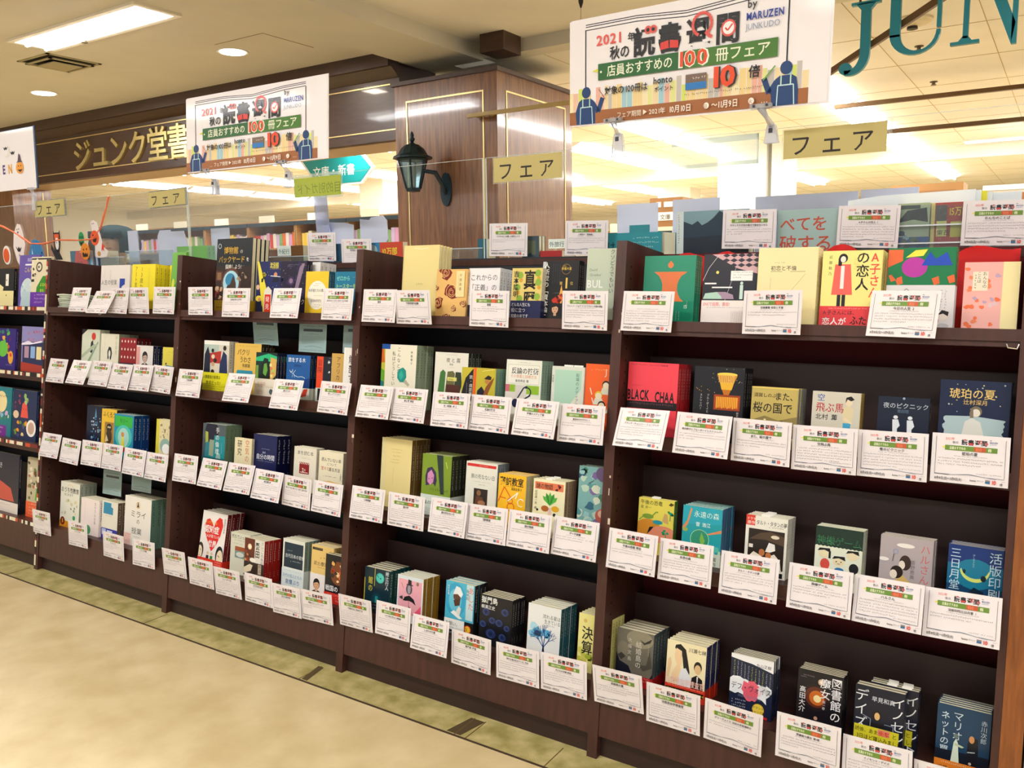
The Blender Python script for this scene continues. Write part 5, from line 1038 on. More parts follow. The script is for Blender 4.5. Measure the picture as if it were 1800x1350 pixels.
book('green and blue storybook with small girl', 1, 3, 1.448, .142, .188, .04, .018, 5, bg='1f8aa8', spine='1d4a7c', art=a)
def a(p): p.R(0, 0, .18, 1, 'c9c04a'); p.blobs(20, 3, .25, .5, .95, .95, .03, .05, ['b9ac8a', '8a8068', 'd8ccac']); p.E(.55, .3, .3, .2, '8aa8a0'); p.E(.6, .22, .22, .14, 'eef0ea')
book('beige book with pale blue oval', 1, 3, 1.745, .115, .190, .04, .014, 2, bg='cfc49c', art=a)
def a(p):
    p.T('おうち性教育', .03, .78, .125, '1c1c1e', bold=2, sq=.92); p.T('はじめます', .20, .70, .07, '4a4a46'); p.ring(.5, .80, .15, .012, 'e0b48a', 30, 150); p.blobs(12, 4, .08, .28, .9, .62, .035, .055, ['a9a890', 'c9c4a0', '8a8f84', 'd8cf9c']); p.R(0, 0, 1, .14, 'c98a2c'); p.C(.16, .13, .09, '7a2a1c'); p.T('5', .12, .09, .12, 'f0c85a', bold=2); p.C(.74, .24, .05, '2f9a6c')
book('white book with little drawn children', 1, 4, 1.03, .155, .207, .055, .019, 5, bg='dcdccc', spine='9aa296', art=a)
def a(p):
    p.T('カラフルな私', .78, .93, .1, '2a2a2e', vert=True, sq=.8); p.C(.42, .14, .13, '4f9a70'); p.tiny(.2, .9, .4, .05, 'c8a8a4', 2, 1, vert=True)
book('pale pink book with green circle', 1, 4, 1.225, .140, .160, .04, .02, 3, bg='e6d6d2', art=a)
def a(p):
    p.P([(.10, .66), (.10, .96), (.58, .96), (.58, .86), (.70, .84), (.70, .66)], '1f86a8'); p.tiny(.1, .6, .6, .04, '8a8a80', 2); p.R(0, 0, 1, .28, '23339a'); p.R(.04, .1, .3, .26, 'a9aee0'); p.R(.36, .14, .7, .24, 'c4c8ea')
book('white book with cyan patch and blue band', 1, 4, 1.37, .118, .165, .05, .020, 3, bg='dedbc8', spine='6a5a4a', art=a)
def a(p):
    p.ring(.50, .84, .06, .016, 'd8a83a'); p.P([(.46, .80), (.5, .92), (.54, .80)], '2a2418'); p.T('ミライ', .22, .60, .15, '33302c', sq=1.2); p.T('の', .46, .47, .11, '33302c'); p.T('授業', .28, .26, .14, '33302c', sq=1.25); p.tiny(.3, .18, .6, .03, '7a7670', 2); p.R(0, 0, .26, .24, 'e0b8b0'); p.tiny(.04, .2, .24, .03, 'b85a50', 3, 4)
book('white book with thin grey title', 1, 4, 1.53, .185, .208, .055, .024, 3, bg='e6e1d6', spine='6f8a7c', art=a)

# ---- bay 0 (Halloween picture books)
def a(p): p.R(0, 0, 1, .42, 'e6d69a'); p.blobs(1, 2, .5, .35, .501, .351, .3, .33, ['e6d69a']); p.R(.72, .55, .82, .86, 'efe9dc'); p.C(.75, .7, .02, '1a1a1a'); p.T('あやかしえ', .05, .66, .08, 'd8d4cc'); p.C(.5, .3, .02, '3a3020'); p.C(.75, .3, .02, '3a3020')
book('black picture book with pale yellow monster', 0, 1, .27, .28, .186, .05, .014, 1, bg='14141c', art=a)
def a(p):
    p.T('おばけの', .40, .88, .08, 'e6e2ee', sq=.9); p.R(.30, .80, .8, .83, 'efe9ee'); p.T('こんや', .26, .68, .10, 'e6cf5a', bold=1); p.E(.45, .30, .34, .26, 'b9ccd0'); p.blobs(12, 3, .2, .1, .7, .5, .04, .06, ['9ab8c0', 'd0dcd8']); p.P([(.1, .0), (.2, .3), (.7, .3), (.8, 0)], 'a9c0c8'); p.blobs(5, 5, .6, .5, .9, .65, .03, .05, ['7a68a8'])
book('purple picture book with pale blue ghost', 0, 1, .585, .18, .250, .055, .012, 1, bg='6a5aa0', art=a)
def a(p):
    p.L([(0, .96), (1, .96)], .03, '1d1c1c'); p.E(.40, .80, .16, .1, '26221e'); p.E(.40, .80, .11, .07, 'd8ccb0'); p.C(.38, .8, .025, '1d1c1c'); p.P([(.22, .02), (.3, .4), (.6, .62), (.9, .62), (.9, .02)], '3a8a2c'); p.T('よるの', .46, .42, .08, 'd8d84a', bold=1); p.T('まち', .46, .30, .08, 'd8d84a', bold=1); p.blobs(10, 3, .05, .5, .3, .98, .03, .05, ['3a3428', 'e6dcc0'])
def bb(p): p.tiny(.2, .75, .9, .16, 'd8c8ec', 3, 3)
book('cream and green comic picture book', 0, 1, .745, .17, .235, .03, .012, 1, bg='d8ccac', art=a, band=(.30, '6a2f9a', bb))
def a(p): p.blobs(22, 4, .05, .3, .8, .95, .04, .08, ['c8602c', 'e0a040', '6aa83a', '8a2a1c', '3a7a6a']); p.E(.5, .5, .2, .2, '6ab04a'); p.E(.82, .3, .1, .16, 'e0a040'); p.C(.82, .36, .05, 'd8402c'); p.tiny(.6, .1, .9, .03, 'c8b8e0', 2)
book('deep purple picture book with green witch', 0, 2, .35, .24, .200, .05, .012, 1, bg='35157a', art=a)
def a(p): p.R(0, .66, 1, 1, '8a86b4'); p.tiny(.25, .82, .95, .12, 'c85a2c', 3, 2); p.R(.06, .0, .98, .66, '27305e'); p.R(.14, .30, .34, .56, 'a88a9c'); p.R(.42, .30, .62, .56, '8aa8d8'); p.R(.68, .28, .90, .56, 'e6cf9c'); p.P([(0, 0), (1, 0), (1, .15), (0, .2)], 'a8402c'); p.P([(0, .62), (.3, .68), (.5, .64), (.9, .7), (.9, .66), (.4, .6), (0, .58)], 'e6dcf0')
book('sweets gift box with window panels', 0, 2, .625, .20, .215, .06, .03, 1, bg='7f7bb0', art=a)
def a(p): p.C(.55, .70, .22, 'e6cf9a'); p.tiny(.25, .78, .8, .07, '3a2a1c', 3, 2); p.R(0, 0, .8, .22, '7a1f8c'); p.tiny(.1, .14, .6, .06, 'f0e0f4', 3, 2); p.blobs(10, 4, .05, .25, .9, .5, .04, .07, ['d8cf9a', '8ab0c8', '5a8a4a', 'b9a0c0'])
book('teal picture book with cream disc', 0, 3, .36, .215, .240, .05, .012, 1, bg='1f7a84', art=a)
def a(p): p.P([(.34, .45), (.40, .72), (.50, .78), (.60, .70), (.66, .45)], 'd85a4a'); p.blobs(5, 3, .5, .75, .66, .92, .05, .07, ['a9c08a', '8aae6a']); p.C(.45, .62, .012, '1a1a1a'); p.C(.56, .62, .012, '1a1a1a'); p.blobs(12, 6, .1, .5, .35, .95, .03, .05, ['6a3a5a', 'a8485a', '3a2a4a']); p.blobs(10, 8, .05, .08, .9, .35, .05, .07, ['e6922c', '6a8a3a', 'e6c88a', '5a4a8a']); p.E(.15, .5, .12, .08, 'd8b89a'); p.E(.80, .26, .20, .17, 'efe9e2'); p.E(.80, .26, .13, .12, 'b89a8c')
book('navy picture book with smiling radish', 0, 3, .608, .215, .238, .04, .012, 1, bg='18305a', art=a)
def a(p): p.T('おどるほうき', .12, .74, .11, 'd9dce6', sq=.85); p.T('バレー', .14, .62, .12, 'd9dce6'); p.P([(.2, .2), (.5, .52), (.8, .42), (.9, .2)], 'b8564a'); p.blobs(8, 3, .1, .2, .5, .5, .04, .06, ['e6dccc', '2a1a1a', 'c99a8a']); p.R(0, 0, 1, .18, 'dccfc6'); p.tiny(.1, .12, .8, .03, '8a7a70', 3, 2)
book('midnight blue ballet picture book', 0, 4, .33, .36, .285, .04, .012, 1, bg='141a3c', art=a)
def a(p): p.blobs(24, 5, .05, .3, .6, .95, .03, .06, ['6a7a4a', 'b8b09a', '4a4a34', 'd8d0b8', 'a8705a']); p.P([(.45, .3), (.5, .5), (.7, .5), (.7, .3)], '5a9a3a')
def bb(p): p.tiny(.15, .8, .9, .14, 'f8d8c0', 3, 4)
book('grey-beige picture book with orange band', 0, 4, .735, .17, .285, .055, .012, 1, bg='b5ab92', art=a, band=(.26, 'e0602c', bb))

# ================================================================== review cards
CARDS = [('4r1', 3.9148, 0.1354, 1.1707, 0.172, -0.06, -0.006),('4r1', 4.2463, 0.1399, 1.1724, 0.107, -0.154, 0.02),('4r1', 4.5369, 0.1334, 1.1755, 0.288, -0.172, -0.0),('4r0', 4.091, 0.4282, 1.3869, -0.11, -0.121, -0.025),('4r0', 4.4015, 0.4262, 1.3819, -0.109, -0.116, -0.037),('4r0', 4.6931, 0.4442, 1.3799, -0.216, -0.277, -0.021),('3r0', 3.2901, 0.4094, 1.3819, 0.011, -0.063, -0.027),('3r0', 3.5804, 0.4102, 1.3782, 0.016, -0.103, -0.03),('2r0', 2.4325, 0.4071, 1.3808, 0.073, -0.061, -0.013),('2r0', 2.6127, 0.4004, 1.3518, 0.082, -0.074, -0.018),('4r2', 3.9232, 0.0674, 0.87, 0.45, -0.123, 0.033),('4r2', 4.0908, 0.0787, 0.8646, 0.278, -0.071, 0.001),('4r2', 4.2389, 0.0955, 0.8582, 0.137, -0.112, 0.013),('4r2', 4.3898, 0.0928, 0.8556, 0.137, -0.072, 0.026),('4r2', 4.5378, 0.0979, 0.8572, 0.157, -0.119, 0.039),('4r2', 4.6926, 0.0905, 0.8654, 0.178, -0.048, 0.02),('4r3', 3.9165, 0.0435, 0.5372, 0.228, -0.109, 0.025),('4r3', 4.0679, 0.0428, 0.5347, 0.23, -0.094, 0.039),('4r3', 4.232, 0.0441, 0.5287, 0.226, -0.104, 0.035),('4r3', 4.4002, 0.0453, 0.5275, 0.235, -0.094, 0.031),('4r3', 4.5502, 0.0368, 0.5295, 0.303, -0.145, 0.048),('4r3', 4.6991, 0.0358, 0.53, 0.345, -0.104, 0.049),('4r4', 3.9013, 0.0257, 0.1623, -0.035, -0.037, 0.046),('4r4', 4.0564, 0.0179, 0.1508, 0.038, -0.033, 0.02),('4r4', 4.214, 0.0169, 0.1483, 0.04, -0.056, -0.012),('4r4', 4.397, 0.0052, 0.1657, 0.14, -0.049, 0.024),('4r4', 4.5506, 0.0026, 0.1544, 0.212, -0.081, 0.054),('4r4', 4.7028, 0.0154, 0.1392, 0.168, -0.133, 0.066),('3r1', 2.9715, 0.1356, 1.1742, 0.153, -0.048, -0.002),('3r1', 3.1183, 0.1562, 1.1694, -0.058, -0.048, 0.005),('3r1', 3.4068, 0.1417, 1.1697, 0.07, -0.079, -0.006),('3r1', 3.7298, 0.1477, 1.1688, 0.047, -0.096, -0.002),('3r2', 2.9796, 0.0797, 0.8672, 0.318, -0.061, 0.02),('3r2', 3.1212, 0.0858, 0.8665, 0.26, -0.076, 0.01),('3r2', 3.2879, 0.0872, 0.8631, 0.211, -0.067, 0.025),('3r2', 3.432, 0.0897, 0.8628, 0.216, -0.05, 0.003),('3r2', 3.5928, 0.0788, 0.8651, 0.311, -0.083, 0.007),('3r2', 3.7395, 0.0911, 0.8593, 0.197, -0.072, 0.024),('3r3', 2.9722, 0.0427, 0.5336, 0.227, -0.045, 0.026),('3r3', 3.1325, 0.0516, 0.5312, 0.14, -0.013, 0.007),('3r3', 3.3016, 0.0433, 0.5381, 0.239, -0.089, 0.032),('3r3', 3.4454, 0.0461, 0.5388, 0.207, -0.053, 0.033),('3r3', 3.5955, 0.042, 0.5428, 0.228, -0.059, 0.028),('3r3', 3.7438, 0.0438, 0.5449, 0.247, -0.096, 0.029),('3r4', 2.9401, 0.0187, 0.1665, 0.009, -0.023, 0.033),('3r4', 3.103, 0.0065, 0.1767, 0.155, -0.048, 0.035),('3r4', 3.2577, -0.0035, 0.1674, 0.216, -0.061, 0.032),('3r4', 3.4092, 0.0127, 0.1481, 0.064, -0.039, 0.001),('3r4', 3.5769, 0.012, 0.1483, 0.073, -0.026, 0.039),('3r4', 3.73, 0.0143, 0.1542, 0.076, -0.021, 0.044),('2r1', 2.0557, 0.1442, 1.181, 0.065, -0.022, 0.008),('2r1', 2.27, 0.1341, 1.1776, 0.15, 0.012, -0.0),('2r1', 2.5389, 0.1245, 1.1799, 0.253, -0.048, 0.006),('2r1', 2.7863, 0.1319, 1.1776, 0.179, -0.065, 0.0),('2r2', 2.0218, 0.0863, 0.8677, 0.257, -0.027, 0.012),('2r2', 2.3171, 0.0732, 0.8726, 0.396, -0.031, 0.02),('2r2', 2.5715, 0.0726, 0.8651, 0.374, -0.039, 0.019),('2r2', 2.7966, 0.0847, 0.8663, 0.259, -0.067, 0.005),('2r3', 2.023, 0.0462, 0.5384, 0.205, -0.023, 0.026),('2r3', 2.1913, 0.0324, 0.5428, 0.36, -0.046, 0.017),('2r3', 2.3451, 0.0326, 0.5436, 0.358, -0.035, 0.027),('2r3', 2.4928, 0.036, 0.535, 0.312, -0.016, -0.001),('2r3', 2.6328, 0.0543, 0.5251, 0.135, -0.06, -0.003),('2r3', 2.7874, 0.0448, 0.5271, 0.205, -0.079, 0.014),('2r4', 1.9779, 0.0223, 0.1608, -0.01, -0.022, 0.038),('2r4', 2.1408, 0.0196, 0.152, 0.003, -0.016, 0.024),('2r4', 2.2976, 0.0235, 0.1443, -0.025, -0.013, 0.036),('2r4', 2.4632, 0.0153, 0.1497, 0.034, -0.014, 0.013),('2r4', 2.6133, 0.0172, 0.1415, 0.027, -0.031, 0.052),('2r4', 2.76, 0.019, 0.149, 0.007, 0.009, 0.037),('1r1', 1.2507, 0.1197, 1.1828, 0.294, -0.034, -0.003),('1r1', 1.4314, 0.095, 1.1802, 0.564, -0.003, -0.001),('1r1', 1.5288, 0.13, 1.1788, 0.194, -0.07, -0.011),('1r1', 1.661, 0.1487, 1.1785, 0.028, -0.042, -0.0),('1r1', 1.833, 0.1368, 1.182, 0.136, -0.055, -0.003),('1r2', 1.0952, 0.0775, 0.8687, 0.311, -0.024, 0.002),('1r2', 1.2767, 0.0647, 0.8754, 0.455, -0.042, 0.005),('1r2', 1.427, 0.0771, 0.8746, 0.339, -0.036, -0.0),('1r2', 1.5739, 0.0762, 0.8698, 0.336, -0.03, 0.004),('1r2', 1.7151, 0.0804, 0.8723, 0.306, -0.055, 0.015),('1r2', 1.8469, 0.0879, 0.8725, 0.232, -0.086, -0.011),('1r3', 1.0638, 0.0368, 0.5334, 0.3, 0.008, 0.0),('1r3', 1.2195, 0.0419, 0.522, 0.239, -0.014, -0.014),('1r3', 1.383, 0.047, 0.5288, 0.19, -0.0, 0.011),('1r3', 1.5343, 0.0466, 0.5302, 0.194, -0.037, 0.017),('1r3', 1.6896, 0.0438, 0.5269, 0.23, -0.009, -0.0),('1r3', 1.8382, 0.0445, 0.5244, 0.216, -0.047, 0.015),('1r4', 0.9985, 0.0185, 0.1732, 0.036, -0.003, 0.012),('1r4', 1.2938, 0.0152, 0.1653, 0.061, -0.01, 0.03),('1r4', 1.5602, 0.0164, 0.1588, 0.04, -0.009, 0.001),('1r4', 1.7747, 0.0109, 0.1638, 0.089, -0.005, 0.032),('b2', 2.3111, 0.2381, 1.0676, -0.021, -0.078, -0.003),('b2', 2.575, 0.2187, 1.0515, 0.108, -0.069, 0.006),('b2', 2.7968, 0.2187, 1.0567, 0.116, -0.066, 0.007),('b1', 1.3899, 0.1288, 0.3829, 0.147, -0.047, 0.037),('b1', 1.5996, 0.1352, 0.4244, 0.141, -0.053, 0.037)]
TITLES = {'4r1': ['', '往復書簡 初恋と不倫', '今日の人生 2'], '4r0': ['わたしたちが光の速さで進めないなら', 'A子さんの恋人 1', 'おんなのことば'],
 '4r2': ['ブラック・チェンバー・ミュージック', '桐衣朝子とブルーボーイとストリッパー', 'また、桜の国で', '空飛ぶ馬', '夜のピクニック', '琥珀の夏'],
 '4r3': ['午後の恐竜 新版', '永遠の森', 'タルト・タタンの夢', '神様ゲーム', 'ハルさん', '活版印刷三日月堂 1'],
 '4r4': ['結婚島の夏', '法医昆虫学捜査官', 'デフ・ヴォイス 法廷の手話通訳士', '図書館の魔女 第1巻', 'イノセント・デイズ', 'マリオネットの罠'],
 '3r0': ['これからの「正義」の話をしよう', '人新世の「資本論」'], '3r1': ['雪国', '千原英喜作品集', '真贋', 'ブルシット・ジョブ クソどうでもいい仕事の理論'],
 '3r2': ['こんなとき私はどうしてきたか', '夜と霧 新版', '銃・病原菌・鉄 上', '反論の技術', '街場のメディア論', '東京ホロウアウト 1'],
 '3r3': ['小林秀雄', '星の時', '豚の死なない日', '翻訳教室', '謎の物語', 'ゲーテ詩集'], '3r4': ['十角館の殺人 新装改訂版', 'とける霧に落ちた 新装版', 'しあわせの書', '獄門島 改版', '流れる星は生きている 改版', '子どもの決算 新版'],
 '2r0': ['プラスチックの海', '科学者たちの素顔'], '2r1': ['博物館のバックヤードを探検しよう!', '沈没船が教える世界史', '海洋プラスチック', 'ゼロからトースターを作ってみた結果'],
 '2r2': ['食卓の秘境', '信仰の告白', '旅をする木', '懐しいアフリカへ'], '2r3': ['手の倫理', '空気の研究', '自分の時間', '本を読む本', '読んでいない本について堂々と語る方法', '日本語'],
 '2r4': ['認知症の人が見ている世界', '朽ちていった命', 'さいごの色街 飛田', '古代日本の官僚', '武士の家計簿', '戦国のコミュニケーション'],
 '1r1': ['人生の授業', '父', '13歳からのアート思考', '美しさ', 'ちいさなまちの'], '1r2': ['日々の光', '神谷美恵', '赤い本', '英語独習法', '心の本', '暮らしの哲学'],
 '1r3': ['光の木', 'ふくろう', 'モリー', '児童文学', '緑の本', '眠り'], '1r4': ['おうち性教育', 'カラフルな私', '子どもたち', 'ミライの授業']}
CW, CH = .150, .107
PAPER = M('e2dade', .35, .8)
FILM = clear((.97, .985, 1), 1, 'laminate_film')
def card_print(b, w, h, title, seed, back=False, y=0):
    p = Print(b, w, h, y, coat=.7, rough=.4, step=.00006)
    if back:
        p.tiny(.14, .86, .86, .06, '2a3a42', seed); p.R(.16, .70, .86, .79, '2a3f42'); p.tiny(.3, .60, .7, .04, '33474c', 3); p.tiny(.1, .52, .92, .032, '4a6068', seed, 6); p.L([(.2, .17), (.5, .22), (.85, .17)], .008, '3a4f55'); p.tiny(.06, .06, .9, .04, '33474c', 5); return
    p.T('2021年', .175, .875, .062, 'd86a5a', bold=3, sq=.9); p.T('秋の', .27, .805, .06, '2a2a30', bold=2, sq=.9)
    p.T('読書週間', .385, .80, .118, '26242c', bold=5, sq=.92, track=.09)
    p.R(.475, .800, .535, .832, 'cc4c46'); p.ring(.625, .865, .030, .014, 'd8605a'); p.ring(.705, .838, .022, .014, 'd8605a'); p.ring(.427, .89, .014, .01, 'd8605a', n=10)
    p.T('by', .745, .905, .035, '26242c', bold=2); p.T('MARUZEN', .745, .855, .045, '2a5a98', bold=2, sq=.62); p.T('JUNKUDO', .745, .82, .032, '7a9ab8', sq=.8)
    p.P([(.13, .725), (.18, .70), (.18, .75)], 'e6d84a'); p.R(.175, .665, .845, .765, '6d8a38'); p.R(.55, .670, .70, .760, 'bc5c3c')
    p.T('店員おすすめの', .235, .688, .068, 'eef2c8', bold=2, sq=.62 * h / w * w / h + .0); p.T('100', .565, .680, .09, 'd8825a', bold=2, sq=.9); p.T('冊', .725, .688, .068, 'eef2c8', bold=2)
    n = len(title); sz = .072 if n < 9 else .058
    if title: p.T(title, .5, .585, sz, '22242e', bold=2, mid=True, sq=min(1, .80 / (n * sz * h / w)))
    p.tiny(.30, .545, .72, .028, '6a6870', seed + 1); rows = 2 + seed % 4
    p.tiny(.09, .485, .91, .034, '55535c', seed, rows, 1.75); p.tiny(.60, .215, .90, .03, '6a6870', seed + 3)
    for u in (.055, .945): p.R(u, .17, u + .005, .93, '4a5064')
    p.L([(.055, .175), (.3, .170), (.5, .205), (.7, .170), (.95, .160)], .007, '4a5064'); p.L([(.18, .162), (.36, .178), (.5, .195), (.66, .178), (.85, .150)], .006, '7a8294'); p.L([(.055, .17), (.25, .165)], .006, '4a5064')
    p.T('10月10日(日)〜11月9日(火)', .055, .06, .066, '2a2a32', bold=3, sq=.66); p.T('honto', .52, .07, .055, '2a2a32', bold=3, sq=.8); p.T('ポイント', .61, .075, .04, '2a2a32', sq=.8)
    p.R(.715, .055, .775, .125, '3a6f96'); p.R(.715, .095, .775, .125, '8a7c74'); p.T('10', .79, .05, .105, 'd8482f', bold=5, sq=.95); p.T('倍', .895, .035, .055, '2a2a32', bold=2); p.tiny(.89, .105, .965, .02, '3a3a42', 2)
def card_matrix(c, t, y, r): return Matrix.Translation(c) @ Matrix.Rotation(y, 4, 'Z') @ Matrix.Rotation(-t, 4, 'X') @ Matrix.Rotation(-r, 4, 'Y')
cnt = {}
NTH = ('first', 'second', 'third', 'fourth', 'fifth', 'sixth')
for (key, cx, cy, cz, t, yw, rl) in CARDS:
    i = cnt.get(key, 0); cnt[key] = i + 1
    back = key[0] == 'b'; seed = int(cx * 997) % 977 + 3
    b = MB(); h = CH; w = CW
    b.box(-w / 2, w / 2, 0, .0006, 0, h, M('8fa6a8', .45, .3) if back else PAPER)
    pb = MB()
    b2 = Print(b, w, h)
    title = '' if back else TITLES[key][i]
    # print is laid out from the lower left corner
    tmp = MB(); card_print(tmp, w, h, title, seed, back)
    tm = [tmp.mats[k] for k in tmp.m]; off = len(b.v)
    b.v += [(x - w / 2, y_, z) for x, y_, z in tmp.v]
    for f, m_ in zip(tmp.f, tm): b.f.append([off + q for q in f]); b.m.append(b.mat(m_))
    r_ = bpy.data.objects.new('review_card', None); COL.objects.link(r_); r_.empty_display_size = .02
    b.build('card_sheet', r_)
    nn = (0, math.cos(TH), -math.sin(TH)); m4 = card_matrix((cx, cy, cz), t, yw, rl)
    if not back and key[1:] != 'r0':         # keep the sheet in front of the shelf edge
        dmax = max(sum(a * b_ for a, b_ in zip(m4 @ Vector((u, .0006, v)), nn)) for u in (-w / 2, w / 2) for v in (0, .035))
        sh = max(0, dmax + .004); cy -= sh * nn[1]; cz -= sh * nn[2]; m4 = card_matrix((cx, cy, cz), t, yw, rl)
    r_.matrix_world = m4
    if key[1:] == 'r0': r_.matrix_world = card_matrix((cx, .4265, cz), 0, 0, rl)
    row = key[1:]; bay = int(key[0]) if not back else (2 if key == 'b2' else 1)
    if back:
        MB().box(-.01, .01, .0006, .012, h * .75, h, FILM).build('clip', r_)
        lab = f'blue-grey card back hanging under a shelf, {NTH[i]} from left, {BAYN[bay]} bookcase'
    elif row == 'r0':
        MB().box(-.012, .012, .0006, .0032, 0, h * .3, FILM).build('clip', r_)
        lab = f'white review card clipped on the ledge above the {BAYN[bay]} bookcase, {NTH[i]} from left'
    else:
        MB().box(-.012, .012, .0006, .018, .002, .028, FILM).build('clip', r_)
        bb_ = [q for q in BOOKS if q[1] == bay and q[2] == int(row[1])]
        near = min(bb_, key=lambda q: abs(q[0] - cx))[3]; near = ' '.join(near.split()[:5])
        lab = f'white review card, {NTH[i]} from left on the {SHN[int(row[1])]} shelf, {BAYN[bay]} bookcase'
    tag(r_, lab, 'card', 'white review cards of the book fair')

# ================================================================== banners over the ledge
def banner_art(p):
    sp = ['e9cfa0', 'e6b8a0', '9cc0cc', 'd8d890', 'b9b4ae', 'f0dcae', 'e8c890', 'c8d870', 'e0a898']; g = random.Random(3)
    u = .0
    while u < .93:
        w_ = g.uniform(.014, .026); h_ = g.uniform(.14, .23)
        if not (.10 < u < .12): p.R(u, .125, u + w_ * .92, .125 + h_, g.choice(sp)); p.k -= 1
        u += w_
    p.k += 1
    for a_, v in ((0, .955), (0, .935), (0, .905)): p.L([(.075, v - .01), (.30, v - .008), (.50, v - .045), (.72, v - .005), (.865, v)], .008, '1d2338')
    p.L([(.075, .90), (.075, .30)], .014, '1d2338'); p.L([(.865, .90), (.865, .34)], .014, '1d2338')
    p.R(0, 0, .94, .125, '9a6a42')
    for u, s_ in ((.078, 1), (.865, -1)):
        p.C(u, .305, .055, '1c4a78'); p.P([(u - .045, 0), (u - .05, .12), (u - .035, .22), (u - .02, .245), (u + .02, .245), (u + .035, .22), (u + .042, .12), (u + .042, 0)], '1c4a78')
        p.L([(u + s_ * .03, .20), (u + s_ * .055, .11), (u + s_ * .075, .24)], .05, '1c4a78')
        p.L([(u - .016, .245), (u - .016, .17)], .012, 'b8dcc8'); p.L([(u + .016, .245), (u + .016, .17)], .012, 'b8dcc8'); p.L([(u - .028, .0), (u - .026, .165), (u + .026, .165), (u + .03, .0)], .010, 'b8d8dc')
    p.T('2021', .125, .735, .13, 'd8625c', bold=4, sq=1.12); p.T('年', .262, .735, .085, '22222a', bold=2); p.T('秋の', .185, .595, .13, '22222a', bold=3, sq=.9)
    p.T('読', .285, .60, .27, '22222a', bold=5, sq=.92); p.T('書', .39, .60, .27, '22222a', bold=5, sq=.92); p.T('週', .50, .60, .27, '22222a', bold=5, sq=.92); p.T('間', .61, .60, .27, '22222a', bold=5, sq=.92)
    p.ring(.348, .80, .028, .02, 'd8625c'); p.ring(.370, .80, .028, .02, 'd8625c')
    p.P([(.40, .60), (.40, .665), (.432, .68), (.434, .61)], 'd04a44'); p.P([(.438, .61), (.438, .68), (.472, .665), (.472, .60)], 'd04a44')
    p.ring(.562, .77, .095, .028, 'd8625c', -60, 250); p.L([(.575, .70), (.59, .66), (.60, .65)], .03, 'd8625c')
    p.C(.660, .70, .072, 'd8625c'); p.C(.660, .70, .054, 'f4eef0'); p.L([(.648, .705), (.657, .68), (.674, .73)], .014, 'd04a44')
    p.T('by', .725, .835, .09, '22222a', bold=2); p.T('MARUZEN', .722, .735, .085, '2a4a9a', bold=4, sq=.80); p.T('JUNKUDO', .722, .655, .072, '8c98b0', sq=.92)
    p.P([(.108, .50), (.14, .48), (.14, .52)], 'd8cc4a'); p.R(.135, .405, .835, .56, '2f6a3c'); p.R(.50, .405, .835, .56, '4f7a34'); p.C(.148, .482, .012, 'f0ecd0', 8)
    p.T('店員おすすめの', .175, .44, .115, 'e9eed0', bold=2, sq=.92); p.T('100', .462, .425, .19, 'f6efe6', bold=9, sq=1.2); p.T('100', .466, .43, .18, 'd8592f', bold=4, sq=1.24); p.T('冊フェア', .615, .44, .125, 'e9eed0', bold=2, sq=1.05)
    p.T('対象の', .165, .265, .082, '22222a', bold=3, sq=.95); p.T('100冊は', .255, .265, .082, '22222a', bold=3, sq=.9); p.T('honto', .375, .305, .085, '22222a', bold=3, sq=.95); p.T('ポイント', .38, .235, .052, '22222a', bold=2)
    p.R(.505, .215, .585, .35, '7a6a60'); p.R(.505, .215, .585, .275, '2f7ab8'); p.tiny(.51, .30, .58, .03, 'e0d8cc', 2, 1)
    p.T('10', .60, .212, .235, '22222a', bold=8, sq=1.2); p.T('10', .595, .216, .235, 'e0562a', bold=6, sq=1.2); p.T('倍', .738, .265, .11, '22222a', bold=3)
    p.tiny(.50, .165, .80, .022, '4a4038', 5)
    p.L([(.79, .22), (.83, .33)], .012, '6a9a4a'); p.L([(.14, .32), (.17, .22)], .008, 'a8705a')
    p.T('… フェア期間', .19, .035, .06, 'f0e2cc', bold=1, sq=.95); p.P([(.335, .035), (.335, .085), (.352, .06)], 'f0e2cc'); p.T('2021年', .36, .035, .06, 'f0e2cc', bold=2); p.T('10月10日', .442, .033, .072, 'f4e8d8', bold=3, sq=.85); p.C(.588, .06, .028, 'f4e8d8'); p.T('日', .577, .042, .038, '9a6a42', bold=1)
    p.T('〜11月9日', .607, .033, .072, 'f4e8d8', bold=3, sq=.85); p.C(.752, .06, .028, 'f4e8d8'); p.T('火', .742, .042, .038, '9a6a42', bold=1); p.T('…', .785, .035, .07, 'f0e2cc', bold=1)
BP = M('efe9ee', .5, .2)
CLIP = clear((.93, .95, 1.0), 1, 'clip_plastic', .35)
